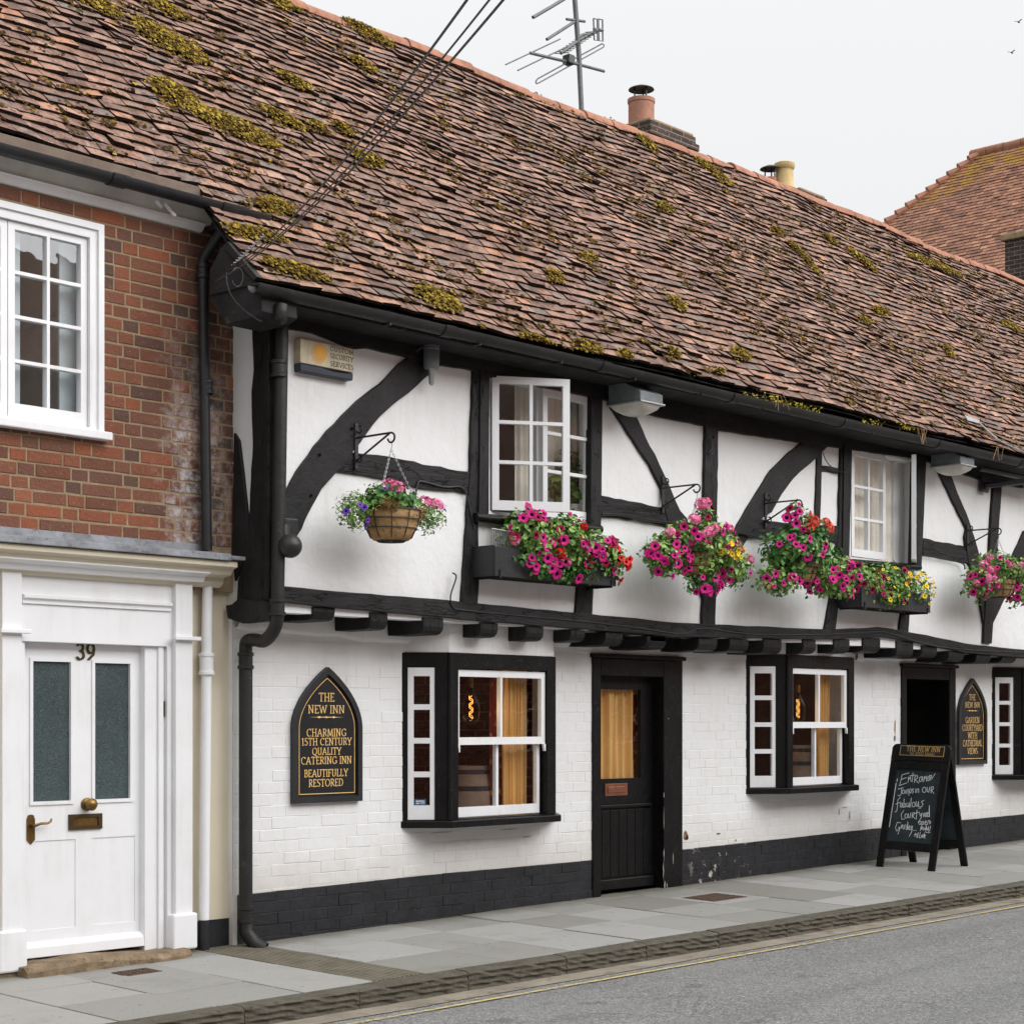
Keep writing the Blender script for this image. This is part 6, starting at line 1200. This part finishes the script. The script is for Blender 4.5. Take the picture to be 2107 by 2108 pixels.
CH = [[(658, 933), (603, 948), (595, 990), (583, 1033), (640, 1012)], [(597, 985), (640, 970)], [(650, 1008), (655, 965), (657, 985), (668, 962), (674, 1000)], [(690, 932), (683, 1005)], [(666, 955), (708, 950)], [(701, 1010), (706, 960), (724, 953), (728, 972), (706, 988), (736, 1014)], [(765, 962), (745, 968), (738, 1000), (752, 1003), (765, 965), (769, 1005)], [(776, 1000), (780, 960), (783, 980), (794, 957), (799, 1000)], [(826, 952), (806, 966), (808, 995), (826, 990)], [(812, 975), (836, 970), (838, 952), (824, 955), (824, 985), (840, 982), (853, 958), (866, 940)],
 [(572, 1062), (615, 1050)], [(599, 1056), (597, 1100), (584, 1118), (570, 1110)], arc(614, 1083, 10, 15, 0, 360, 10), [(632, 1070), (632, 1097)], [(641, 1097), (643, 1065), (655, 1064), (657, 1112)], [(668, 1055), (662, 1085), (672, 1094), (682, 1058)], [(697, 1060), (684, 1070), (694, 1082), (686, 1096)], [(712, 1062), (710, 1090)], [(720, 1090), (722, 1060), (735, 1060), (736, 1090)], arc(779, 1068, 15, 21, 0, 360, 12), [(802, 1045), (803, 1082), (815, 1086), (823, 1045)], [(833, 1092), (834, 1046), (852, 1043), (851, 1062), (836, 1068), (856, 1097)],
 [(588, 1130), (570, 1145), (566, 1200), (560, 1238), (545, 1244)], [(553, 1182), (592, 1165)], [(604, 1172), (590, 1178), (588, 1203), (600, 1205), (605, 1172), (609, 1207)], [(620, 1138), (616, 1207), (632, 1202), (631, 1176), (617, 1182)], [(642, 1170), (641, 1202), (654, 1203), (660, 1168), (661, 1207)], [(676, 1133), (670, 1205)], arc(694, 1185, 13, 19, 0, 360, 10), [(714, 1160), (713, 1196), (726, 1199), (733, 1160), (736, 1202)], [(778, 1150), (757, 1162), (770, 1182), (760, 1202), (742, 1204)], [(735, 1213), (752, 1213)],
 [(617, 1232), (596, 1260), (601, 1302), (622, 1300)], arc(636, 1276, 11, 18, 0, 360, 10), [(653, 1256), (653, 1287), (665, 1290), (671, 1252)], [(682, 1292), (683, 1252), (700, 1249), (698, 1266), (684, 1271), (706, 1297)], [(722, 1228), (715, 1302)], [(700, 1256), (740, 1246)], [(743, 1252), (749, 1277), (762, 1252), (754, 1292), (730, 1326)], [(786, 1250), (771, 1260), (775, 1282), (787, 1256), (789, 1284)], [(796, 1282), (798, 1250), (809, 1247)], [(818, 1250), (803, 1257), (804, 1280), (816, 1280), (820, 1193), (821, 1282)],
 [(592, 1330), (565, 1326), (550, 1370), (560, 1396), (588, 1366), (574, 1366)], [(588, 1366), (570, 1420)], [(610, 1345), (596, 1352), (597, 1375), (609, 1350), (612, 1380)], [(621, 1380), (622, 1350), (633, 1345)], [(645, 1352), (634, 1360), (636, 1385), (645, 1380), (648, 1322), (650, 1385)], [(655, 1372), (667, 1366), (663, 1352), (656, 1365), (660, 1386), (670, 1380)], [(674, 1388), (676, 1356), (686, 1358), (680, 1400), (660, 1438)], [(692, 1390), (695, 1390)], [(703, 1391), (706, 1391)], [(714, 1391), (717, 1391)],
 arc(745, 1330, 9, 14, 0, 360, 9), [(762, 1318), (758, 1368)], [(761, 1322), (776, 1320), (774, 1340), (760, 1346)], [(783, 1334), (797, 1326), (792, 1312), (784, 1328), (788, 1348), (800, 1342)], [(806, 1345), (810, 1314), (822, 1312), (824, 1340), (832, 1318)], [(748, 1392), (754, 1362), (760, 1385), (768, 1362), (772, 1388)], [(778, 1388), (780, 1368)], [(795, 1370), (786, 1376), (790, 1390), (797, 1352), (799, 1390)], [(808, 1372), (803, 1386), (812, 1388), (814, 1360)], [(830, 1356), (822, 1390), (812, 1400)], [(785, 1402), (812, 1410), (826, 1404)], [(711, 1412), (704, 1440)], [(700, 1425), (722, 1420)], [(722, 1420), (720, 1448)], [(731, 1408), (727, 1448)], [(748, 1405), (740, 1450), (752, 1448)], [(766, 1425), (757, 1432), (760, 1448), (768, 1428), (770, 1448)], [(780, 1412), (776, 1448)], [(770, 1428), (788, 1424)], [(779, 1440), (790, 1434), (785, 1428), (778, 1444), (786, 1454)]]
ck = MB(); rw = .0031; nib = [(rw * math.cos(t), rw * math.sin(t)) for t in np.linspace(0, 2 * math.pi, 6, endpoint=False)]
strokes(ck, [[FA.hit(q('s', *p), -.011) for p in L] for L in CH], nib, lambda x_, y_, e: FA.pt(x_, y_, -.0112 + e * .5))
strokes(ck, [[FA.hit(q('s', *p), -.011) for p in L] for L in ([(556, 1015), (502, 1362)], [(566, 980), (563, 1000)])], [(a * 1.3, c * 1.3) for a, c in nib], lambda x_, y_, e: FA.pt(x_, y_, -.0112 + e * .5))
ck.build('chalk_writing', M['chalk'], ab)
MB().pbox(BA, .09, .16, .205, .245, .0005, .003).build('red_label', M['redtag'], ab)
# ------------------------------------------------------------------ inside the windows
def bulb(k, p, Y, label):
    P = np.array(PY(q(k, *p), Y)); bo = unit('pendant_bulb', P, label, 'light bulb', 'filament bulbs in the bay windows'); R_ = .074
    MB().lathe([(0, -.15), (.03, -.145), (.065, -.115), (R_, -.06), (R_ * .98, -.02), (.07, .03), (.035, .10), (.022, .13), (.022, .15)], P, 20).build('glass', M['bulb'], bo, smooth='all')
    MB().lathe([(0, .22), (.018, .22), (.022, .2), (.022, .145), (0, .145)], P, 14).build('cap', M['brass'], bo, smooth=True); MB().tube([P + [0, 0, .21], (P[0], P[1], 2.295)], .004, 5).build('flex', M['iron'], bo)
    fm = MB()
    for s_ in (1, -1): fm.tube([P + [.015 * math.cos(s_ * t), .015 * math.sin(s_ * t), -.10 + .18 * t / 17] for t in np.linspace(0, 17, 70)], .0014, 4)
    fm.build('filament', M['filament'], bo)
    ld = bpy.data.lights.new('bulb_light', 'POINT'); lo = bpy.data.objects.new('bulb_light', ld); COL.objects.link(lo); lo.parent = bo; lo.location = (0, 0, -.02); ld.energy = 1.2; ld.color = (1, .72, .42); ld.shadow_soft_size = .03
bulb('b', (838, 610), -.02, 'glowing filament bulb hanging in the left bay window'); bulb('7', (770, 465), -.02, 'glowing filament bulb hanging in the middle bay window')
def curtain(x0_, x1_, y, z0_, z1_, mat, label, n=90, amp=.022, slant=0, folds=9, name='curtain', cat='curtain', group=None):
    b = MB(); vs = []; rs = np.random.RandomState(int(x0_ * 10)); ph = rs.uniform(0, 6, 4)
    for j in range(9):
        v = j / 8
        for i in range(n + 1):
            u = i / n; dd = amp * (math.sin(u * folds * 6.28 + ph[0] + .5 * math.sin(v * 3 + u * 5)) + .4 * math.sin(u * folds * 15 + ph[1])) * (.75 + .35 * v); vs.append((x0_ + (x1_ - x0_) * u + slant * (1 - v) * (1 if mat != 'x' else 0), y + dd, z0_ + (z1_ - z0_) * v))
    k = n + 1; b.add(vs, [(j * k + i, j * k + i + 1, (j + 1) * k + i + 1, (j + 1) * k + i) for j in range(8) for i in range(n)]); o = b.build(name, M[mat], None, smooth='all', base=(x0_, y, z0_)); tag(o, label, cat, group); return o
GC_ = 'gold curtains behind the ground floor glass'
u = fr1.hit(q('b', 1180, 600), -.2)[0] + 9.815; cxa, cxb = PY(q('b', 1165, 700), -.04)[0], PY(q('b', 1392, 700), -.04)[0]; curtain(cxa, cxb, -.04, .83, 2.05, 'curtain', 'gold curtain gathered at the right of the left bay window', group=GC_, folds=6, amp=.018); curtain(cxa - .09, cxa, .0, .83, 2.05, 'pattern', 'narrow red patterned curtain lining in the left bay window', folds=2)
cxa, cxb = PY(q('d', 138, 600), .185)[0] - .06, PY(q('d', 372, 600), .185)[0]; curtain(cxa, cxb, .185, .9, 1.98, 'curtain', 'gold curtain across the glazed street door', amp=.028, folds=3.4, group=GC_); curtain(cxb, cxb + .10, .20, .9, 1.98, 'pattern', 'narrow red patterned curtain behind the street door glass', folds=2)
cxa, cxb = PY(q('7', 862, 450), -.04)[0], PY(q('7', 905, 450), -.04)[0]; curtain(cxa, cxb, -.04, .95, 2.15, 'curtain', 'gold curtain at the right of the middle bay window', group=GC_)
curtain(x0b + .02, x1b - .10, YU + .16, z0b - .05, z1b + .1, 'linen', 'pale curtain hanging in the part open casement', folds=7, amp=.014); curtain(x0 + .62, x0 + 1.5, YU + .30, z0 - .05, z1 + .1, 'linen', 'grey white curtain behind the wide open casement', folds=9, amp=.015)
def barrel(X, Y, z0_, label):
    o = unit('barrel', (X, Y, z0_), label, 'barrel', 'wooden barrels in the bay windows'); k_ = .8; pr = [(a * k_, c * k_) for a, c in [(.22, 0), (.25, .1), (.285, .28), (.29, .40), (.285, .52), (.25, .70), (.22, .80), (.20, .80), (.20, .77), (0, .77)]]
    MB().lathe([(0, 0)] + pr, (X, Y, z0_), 24).build('staves', M['barrel'], o, smooth=True)
    for z in (.05, .18, .46, .59): rr_ = float(np.interp(z, [p[1] for p in pr[:7]], [p[0] for p in pr[:7]])); MB().lathe([(rr_ - .002, -.02), (rr_ + .005, -.02), (rr_ + .005, .02), (rr_ - .002, .02)], (X, Y, z0_ + z), 24).build('hoop', M['iron'], o, smooth=True)
bq = PY(q('b', 820, 1220), .25); barrel(bq[0], .25, bq[2] - .64, 'oak barrel standing inside the left bay window'); bq = PY(q('7', 775, 640), .25); barrel(bq[0], .25, bq[2] - .64, 'oak barrel standing inside the middle bay window')
P = FU.hit(q('m', 1190, 390), -.18); pt = unit('potted_plant', FU.pt(P[0], z0 + .03, -.20), 'leafy plant in a ribbed white pot inside the open casement', 'plant'); cpt = np.array(FU.pt(P[0], z0 + .03, -.20))
MB().lathe([(0, 0), (.065, 0), (.075, .14), (.068, .14), (.06, .12), (0, .11)], cpt, 20).build('pot', M['whitepot'], pt, smooth=True)
rs = np.random.RandomState(3); pp, vv = blob_points(cpt + [-.04, .03, .30], (.24, .10, .26), 170, rs); leaves(pp, vv, .12, rs, 'foliage', 'leafd', pt, .6)
st2 = rect(si1, q('b', 262, 1562), q('b', 382, 1640), -.02); sk = MB().pbox(si1, st2[0], st2[1], st2[2], st2[3], -.027, -.024).build('warning_sticker', M['sticker'], None, base=si1.pt(st2[0], st2[2], -.025)); tag(sk, 'small blue warning CCTV sticker in the bottom pane of the left bay window', 'sticker')
t = MB(); ptext(t, si1, 'WARNING', 'b', 276, 366, 1576, 1590, -.0235, thick=.22, thin=.16); ptext(t, si1, '24hr CCTV', 'b', 276, 366, 1598, 1612, -.0235, thick=.22, thin=.16); t.build('lettering', M['whitepot'], sk)
# ------------------------------------------------------------------ aerial, overhead wires, birds
YA = 2.75; AV = VP(0, YA, 1, YA); an = lambda x_, y_, Y=YA: np.array(PY(q('n', x_, y_), Y))
m0, m1 = an(412, 690), an(366, -60); ae = unit('tv_aerial', m0, 'tall television aerial with several rods standing behind the roof ridge', 'aerial')
MB().tube([m0 - [0, 0, .8], m0, an(395, 330), m1], .028, 8).build('mast', M['aerial'], ae, smooth=True)
def rods(name, pts_list, r_):
    b = MB()
    for L in pts_list: b.tube(L, r_, 5)
    b.build(name, M['aerial'], ae)
bm = [an(92, 328), an(395, 400), an(552, 442)]; rods('boom', [bm], .018)
for (xa_, ya_, xb2, yb2) in ((-60, 400, 280, 240), (15, 436, 410, 245)): rods('dipole', [[an(xa_, ya_, YA + .0), an(xb2, yb2, YA + .0)]], .008)
loop = [an(130, 500), an(140, 488), an(540, 270), an(552, 278), an(548, 292), an(150, 512), an(132, 518), an(127, 508), an(130, 500)]; rods('folded_dipole', [loop], .008)
MB().box(*[v for i in range(3) for v in (an(333, 372)[i] - .05, an(333, 372)[i] + .05)]).build('junction_box', M['iron'], ae, bevel=.01)
rods('boom', [[an(284, 330), an(400, 245), an(510, 190)]], .018); rods('boom', [[an(110, 106), an(230, 36), an(330, -25)]], .02); rods('boom', [[an(196, 243), an(365, 135)]], .018); rods('boom', [[an(318, 118), an(432, 132)]], .016)
rods('boom', [[an(385, 235), an(420, 212), an(470, 210), an(488, 200)]], .016)
b = MB(); 
for i in range(12): t = i / 11; p = an(290 + 190 * t, 328 - 132 * t); b.tube([p + [0, -.10, -.02], p + [0, .10, .02]], .006, 4)
b.build('element', M['aerial'], ae)
for (xa_, xb2, ya_, yb2) in ((486, 510, 115, 250), (516, 542, 118, 254)): b = MB(); a1_, a2_, a3_, a4_ = an(xa_, ya_), an(xb2, ya_ + 3), an(xb2 + 2, yb2), an(xa_ + 5, yb2 - 2); b.tube([a1_, a2_, a3_, a4_, a1_], .010, 5); b.tube([(a1_ + a4_) / 2, (a2_ + a3_) / 2], .02, 5); b.build('reflector', M['aerial'], ae)
def span(name, k, p0, Y0, p1, Y1, r_, label, sag=.10):
    a, c = np.array(PY(q(k, *p0), Y0)), np.array(PY(p1, Y1)); n = 30; P = [a + (c - a) * t - np.array([0, 0, sag * 4 * t * (1 - t)]) for t in np.linspace(0, 1, n)]
    o = MB().tube(P, r_, 6).build(name, M['iron'], None, smooth=True, base=tuple(a)); return o
GW = 'overhead wires to the eaves corner'
tag(span('overhead_wire', 'c', (360, 1130), -.80, (1060, -30), -6.5, .0042, ''), 'lowest overhead wire, running from the eaves corner across the roof', 'wire', GW)
tag(span('overhead_wire', 'c', (560, 940), -.78, (982, -30), -6.5, .0042, ''), 'leftmost overhead wire, splitting off above a twisted grip', 'wire', GW)
tag(span('overhead_wire', 'c', (500, 1010), -.79, (1030, -30), -6.5, .0034, ''), 'thinnest overhead wire, between the other two', 'wire', GW)
g0, g1_ = np.array(PY(q('c', 560, 940), -.78)), np.array(PY(q('c', 920, 590), -1.02)); tw = MB()
for s_ in (0, math.pi): tw.tube([g0 + (g1_ - g0) * t + np.array([.007 * math.cos(t * 40 + s_), 0, .007 * math.sin(t * 40 + s_)]) for t in np.linspace(0, 1, 90)], .004, 5)
tag(tw.build('wire_grip', M['galv'], None, smooth=True, base=tuple(g0)), 'twisted silver grip holding the overhead wire at the eaves corner', 'wire grip')
lp = [np.array(PY(q('c', *p), -.80)) for p in ((485, 1030), (490, 1150), (530, 1270), (600, 1380), (720, 1490), (850, 1580), (900, 1600))]; tag(MB().tube(lp, .006, 6).build('service_cable', M['iron'], None, smooth=True, base=tuple(lp[-1])), 'black cable looping down the boarded eaves end', 'cable')
lp = [np.array(PY(q('c', 615 + 65 * math.cos(t), 1080 + 110 * math.sin(t)), -.82)) for t in np.linspace(-2.6, 2.8, 24)]; tag(MB().tube(lp, .004, 6).build('spare_coil', M['iron'], None, smooth=True, base=tuple(lp[-1])), 'slack coil of thin black cable beside the eaves end', 'cable')
for (p, lb) in (((2096, 45), 'tiny dark bird high at the right'), ((2082, 108), 'tiny dark bird, the lower of the two')):
    P = PY(p, 40); b = MB(); b.ball(P, (.15, .05, .045), 10, 6)
    for s_ in (1, -1): b.add([P + np.array([.05, 0, .02]), P + np.array([-.05, 0, .02]), P + np.array([-.13, s_ * .22, .09]), P + np.array([-.04, s_ * .25, .09]), P + np.array([.05, 0, .03])], [(0, 1, 2, 3), (3, 2, 1, 4)])
    tag(b.build('bird', M['iron'], None, base=tuple(P)), lb, 'bird', 'birds in the sky')
# ------------------------------------------------------------------ drain covers
def cover(k, pts, label, bars, hw=.22, hl_=.15):
    P = [PG(q(k, *p), .006) for p in pts]; x0_, x1_ = min(p[0] for p in P), max(p[0] for p in P); y0_, y1_ = min(p[1] for p in P), max(p[1] for p in P); x0_, x1_ = (x0_ + x1_) / 2 - hw, (x0_ + x1_) / 2 + hw; y0_, y1_ = (y0_ + y1_) / 2 - hl_, (y0_ + y1_) / 2 + hl_
    b = MB(); n = bars
    def bx_(a, c, e, f, z): b.hexa([(a, e, gz(a, e) - .01), (c, e, gz(c, e) - .01), (c, f, gz(c, f) - .01), (a, f, gz(a, f) - .01), (a, e, gz(a, e) + z), (c, e, gz(c, e) + z), (c, f, gz(c, f) + z), (a, f, gz(a, f) + z)])
    for i in range(n):
        for j in range(4): a = x0_ + (x1_ - x0_) * i / n; e = y0_ + (y1_ - y0_) * j / 4; bx_(a + .006, a + (x1_ - x0_) / n - .006, e + .006, e + (y1_ - y0_) / 4 - .006, .010)
    bx_(x0_ - .02, x1_ + .02, y0_ - .02, y1_ + .02, .005)
    tag(b.build('drain_cover', M['rust'], None, base=((x0_ + x1_) / 2, (y0_ + y1_) / 2, gz((x0_ + x1_) / 2, (y0_ + y1_) / 2))), label, 'drain cover', 'drain covers in the pavement')
M['rust'] = plain('rusty_cast_iron', lin(94, 76, 64), .8, .2, .35, 20, .003, 60)
cover('7', [(230, 1345), (375, 1325), (520, 1345), (370, 1360)], 'rusty patterned drain cover in the pavement by the inn door', 6)
cover('3', [(560, 1690), (640, 1678), (710, 1688), (630, 1700)], 'small drain cover in the pavement before the white door', 4, .11, .07)
# ------------------------------------------------------------------ moss on the tiles, stonecrop in the gutter
OCT = [(1, 0, 0), (-1, 0, 0), (0, 1, 0), (0, -1, 0), (0, 0, 1), (.62, .62, .5), (-.62, .62, .5), (-.62, -.62, .5), (.62, -.62, .5)]
OCF = [(0, 5, 4, 8), (5, 2, 6, 4), (6, 1, 7, 4), (7, 3, 8, 4), (0, 2, 5), (2, 1, 6), (1, 3, 7), (3, 0, 8)]
NR = np.array([0, -sP, cP])
def mossmesh(C, rad, name, mat, label, cat='moss', flat=.6, spike=None):
    rs = np.random.RandomState(len(C)); n = len(C); x = np.tile([1.0, 0, 0], (n, 1)); y = np.tile([0, cP, sP], (n, 1)); z = np.tile(NR, (n, 1)); a = rs.uniform(0, 6.28, n)[:, None]
    X_ = x * np.cos(a) + y * np.sin(a); Y_ = -x * np.sin(a) + y * np.cos(a); s_ = np.array(rad)[:, None]
    Mx = np.stack([X_ * s_ * rs.uniform(.8, 1.3, (n, 1)), Y_ * s_ * rs.uniform(.7, 1.1, (n, 1)), z * s_ * flat * rs.uniform(.6, 1.2, (n, 1))], axis=2)
    o = inst(OCT, OCF, Mx, np.array(C), name, M[mat], None, base=tuple(C[0])); tag(o, label, cat, kind='stuff'); return o
def on_roof(X, s, h=.03): return np.array(R(X, s, h))
MP = [('1', 330, 0, 560, 120, 80), ('1', 650, 150, 1000, 350, 120), ('1', 740, 450, 950, 590, 110), ('1', 950, 590, 1350, 760, 95), ('1', 1300, 575, 1480, 670, 55), ('1', 1370, 400, 1510, 480, 45), ('1', 720, 30, 900, 130, 55), ('1', 1330, 20, 1470, 70, 45), ('1', 1700, 110, 1931, 240, 60), ('1', 1730, 300, 1850, 370, 45), ('1', 1290, 1010, 1430, 1060, 75), ('1', 1140, 1130, 1400, 1190, 60), ('1', 1310, 1300, 1610, 1400, 55), ('1', 1750, 790, 1880, 850, 55), ('1', 1520, 640, 1600, 690, 35), ('1', 1650, 650, 1720, 700, 40),
      ('8', 745, 580, 875, 680, 32), ('8', 530, 500, 600, 550, 32), ('8', 1280, 905, 1390, 990, 30), ('8', 1500, 930, 1700, 1000, 30), ('8', 210, 990, 255, 1030, 35), ('8', 1080, 875, 1190, 985, 18), ('8', 645, 1085, 695, 1135, 30), ('8', 870, 1280, 925, 1305, 36), ('8', 330, 930, 380, 945, 24), ('8', 120, 1215, 230, 1250, 30), ('8', 310, 1240, 400, 1280, 36), ('8', 1830, 1175, 1900, 1210, 26), ('8', 1640, 1250, 1665, 1285, 30), ('8', 610, 740, 660, 770, 26), ('8', 1020, 830, 1060, 850, 22), ('8', 1200, 860, 1240, 890, 22), ('8', 1390, 1110, 1440, 1130, 24), ('8', 1340, 1150, 1370, 1165, 20), ('v', 790, 553, 862, 588, 34), ('f', 560, 200, 640, 300, 60), ('f', 1120, 190, 1230, 260, 70), ('f', 40, 60, 230, 180, 60), ('f', 1740, 440, 1790, 470, 40)]
rs = np.random.RandomState(77); Cm, Rm = [], []; Cb, Rb_ = [], []
for (k, xa_, ya_, xb2, yb2, wdt) in MP:
    A_ = roofpt(q(k, xa_, ya_)); B_ = roofpt(q(k, xb2, yb2)); wpx = wdt / ZM[k][2]; sc = .0747 * (4452 - q(k, xa_, ya_)[0]); wm = wpx / sc * 1.45; L = np.linalg.norm(B_ - A_); n = int(120 + 14000 * L * wm + 240 * L)
    for i in range(n):
        t = rs.uniform(0, 1); wv = math.sin(math.pi * min(1, max(0, t * .9 + .08))) ** .6; p = A_ + (B_ - A_) * t; off = rs.normal(scale=.42) * wm * wv; dx = rs.normal(scale=.03)
        s_ = roofs(p) + off * .8; X_ = p[0] + off * .75 + dx; hgt = .045 + .05 * max(0, 1 - abs(off) / (wm + 1e-6)) * wv * rs.uniform(.3, 1.2)
        if s_ < -.03 or s_ > SMAX: continue
        (Cm if rs.uniform() < .74 else Cb).append(on_roof(X_, s_, hgt)); (Rm if len(Cm) > len(Rm) else Rb_).append(rs.uniform(.006, .014) if rs.uniform() < .9 else rs.uniform(.014, .024))
for i in range(4400):                                         # small loose cushions everywhere, more of them lower down and to the left
    X_ = 3 + 24 * rs.uniform() ** 1.3; s_ = SMAX * rs.uniform() ** 1.15
    if X_ < XV + .3 and s_ < s0_ + .05: continue
    sn_ = math.sin(X_ * 1.7 + s_ * 2.1) * math.sin(X_ * .6 - s_ * 1.3)
    if sn_ < rs.uniform(-.9, .6): continue
    s_ = round(s_ / .098) * .098 + rs.uniform(.0, .03)
    for j in range(rs.randint(2, 12)): (Cb if rs.uniform() < .88 else Cm).append(on_roof(X_ + rs.normal(scale=.035), s_ + rs.normal(scale=.022), .047)); (Rb_ if len(Cb) > len(Rb_) else Rm).append(rs.uniform(.007, .019))
mossmesh(Cm, Rm, 'moss', 'moss', 'yellow green moss growing in patches over the old roof tiles'); mossmesh(Cb, Rb_, 'moss', 'mossb', 'dark brown cushions of dry moss scattered over the roof tiles')
C2 = []; 
for (k, xa_, ya_, xb2, yb2, n) in (('c', 1440, 1360, 1900, 1440, 26), ('6', 560, 30, 700, 50, 70), ('6', 700, 55, 930, 105, 170), ('6', 1140, 155, 1250, 165, 40), ('6', 1310, 180, 1410, 200, 70), ('2', 1760, 75, 1840, 105, 8)):
    a, c = np.array(PY(q(k, xa_, ya_), -.85)), np.array(PY(q(k, xb2, yb2), -.85))
    for i in range(n): t = rs.uniform(); C2.append(a + (c - a) * t + rs.normal(scale=(.015, .02, .016)) + [0, .02, .0])
dv = rs.normal(size=(len(C2), 3)) + [0, -.3, .8]; Mx = rotm(dv, rs) * rs.uniform(.012, .027, len(C2))[:, None, None]; tag(inst(LV, LF, Mx, np.array(C2), 'stonecrop', M['stonecrop'], None, base=tuple(C2[0])), 'yellow stonecrop sprouting along the gutter edge', 'stonecrop', kind='stuff')
rv = []; 
b = MB()
for X_, nn in ((13.2, 5), (15.75, 7), (17.25, 5)):
    for i in range(nn): a = np.array([X_ + rs.normal(scale=.06), -.885, 4.42]); b.tube([a + [0, .03, .01], a + [rs.normal(scale=.03), -.03, .0], a + [rs.normal(scale=.05), -.035, -.07 - rs.uniform(0, .08)]], .0022, 4)
tag(b.build('dry_grass', M['strawdry'], None, base=(15.75, -.885, 4.4)), 'wisps of dry grass hanging over the gutter', 'grass', kind='stuff')
lt = [np.array(roofpt(q('1', *p))) + NR * .05 for p in ((700, 518), (760, 530), (830, 565), (865, 625), (845, 590), (780, 560))]; o = MB().prism(lt, tuple(NR * .006)).build('slipped_slate', M['lead'], roof9); o['label'] = 'pale grey lead flap lying loose on the tiles'
lt = [np.array(roofpt(q('r', *p))) + NR * .05 for p in ((250, 200), (350, 235), (345, 255), (270, 235))]; o = MB().prism(lt, tuple(NR * .006)).build('lead_tag', M['galv'], roof)
# ------------------------------------------------------------------ the house beyond, at the street end
P1, P2 = PX(q('8', 1780, 552), 37), PX(q('8', 1780, 552), 37); fz = P1[2]; fx = 37.0; fy = P1[1]
far = empty('tiled_house', (fx, fy, 0), 'far house with an orange lichened hipped tile roof behind the ridge', 'house')
ev = PX(q('8', 1400, 805), 34.0); yl_ = fy + 3.6; y_r = fy - 14; run = 4.2; dropz = 4.6
def farR(s, t, h): x_ = fx - run * s; z_ = fz - dropz * s; return (x_ - h * .7, t, z_ + h * .7)
r = random.Random(12); b = MB(); b2 = MB(); ns = 52
for j in range(ns):
    s1_, s0f = (j + 1) / ns, j / ns; ye = fy + 4.4 * s1_; y = y_r - (j % 2) * .09
    while y < ye:
        w_ = .175 + r.uniform(-.005, .005); ya2, yb3 = y + .003, min(y + w_ - .003, ye + .04); y += w_; hl = .035 + r.gauss(0, .004); sa_ = s0f - .5 / ns; e = r.gauss(0, .0006)
        tgt = b2 if (s1_ < .22 + .08 * math.sin(y * 1.3) and r.random() < .75) else b
        tgt.add([farR(s1_ + e, ya2, hl), farR(s1_ + e, yb3, hl), farR(sa_, yb3, .008), farR(sa_, ya2, .008), farR(s1_ + e, ya2, hl - .02), farR(s1_ + e, yb3, hl - .02)], [(0, 1, 2, 3)[::-1], (4, 5, 1, 0)[::-1], (1, 5, 2)])
fo = b.build('roof', M['tilefar'], far); b2.build('lichened_tiles', M['tilefarO'], fo)
b = MB(); y = y_r
while y < fy: b.lathe([(.13, 0), (.13, .4), (.10, .4)], (0, 0, 0), 8, a0=0, a1=math.pi) if False else b.tube([(fx, y, fz + .02), (fx, y + .40, fz + .02 + r.uniform(-.01, .01))], .12, 10); y += .42
b.build('ridge_tiles', M['ridge'], fo, smooth=True)
b = MB(); H_ = [farR(0, fy, .0), farR(1, fy + 4.4, .0)]
for i in range(26): t0 = i / 26; t1 = (i + 1.25) / 26; A_ = np.array(H_[0]) + (np.array(H_[1]) - H_[0]) * t0; B_ = np.array(H_[0]) + (np.array(H_[1]) - H_[0]) * t1; b.tube([A_ + [0, .0, .03], B_ + [0, 0, .09]], [.06, .10], 7)
b.build('hip_tiles', M['ridge'], fo)
wl = MB(); wl.add([(fx, fy, fz - .05), (fx, y_r, fz - .05), farR(1, y_r, -.05), farR(1, fy + 4.4, -.05), (fx + 4.2, fy + 4.4, fz - dropz), (fx + 4.2, y_r, fz - dropz)], [(0, 1, 2, 3), (0, 3, 4), (1, 0, 4, 5)]); wl.box(fx - run + .3, fx + 4, y_r, fy + 4.0, 0, fz - dropz + .1); wl.build('wall', M['brickfar'], far)
Pc = PX(q('8', 1862, 862), 30.5); ch = MB().box(Pc[0], Pc[0] + 1.2, Pc[1] - 1.6, Pc[1], Pc[2] - 2.5, Pc[2]).build('chimney', M['stack'], far, bevel=.01); MB().box(Pc[0] - .06, Pc[0] + 1.26, Pc[1] - 1.66, Pc[1] + .06, Pc[2] - .02, Pc[2] + .10).build('capping', M['mortar'], ch, bevel=.02)
# ------------------------------------------------------------------ houses across the street, seen in the window panes
op = empty('terraced_house', (20, -16, 0), 'red brick terrace across the street, mirrored in the window panes', 'house')
OP = VP(60, -16, -12, -16); oh = [(6 + i * 4.2, 7.1 + i * 4.2, z_, z_ + 1.5) for i in range(14) for z_ in (1.0, 4.4)]
sheet(MB(), OP, 0, 72, -.3, 7.4, oh, -.3, 0).build('wall', M['brickfar'], op)
for i, h_ in enumerate(oh): panel(OP, grid_rects(h_[0] + .06, h_[1] - .06, h_[2] + .06, h_[3] - .06, 2, 2, .04), (h_[0], h_[1], h_[2], h_[3]), -.14, -.08, 'window', 'white', op)
MB().pbox(OP, 0, 72, .2, 5.4, -.5, -.45).build('room_wall', M['roomdark'], op)
rb_ = MB(); rb_.add([(60, -15.7, 7.3), (-12, -15.7, 7.3), (-12, -20, 10.5), (60, -20, 10.5)], [(0, 1, 2, 3)]); rb_.build('roof', M['tilefar'], op)
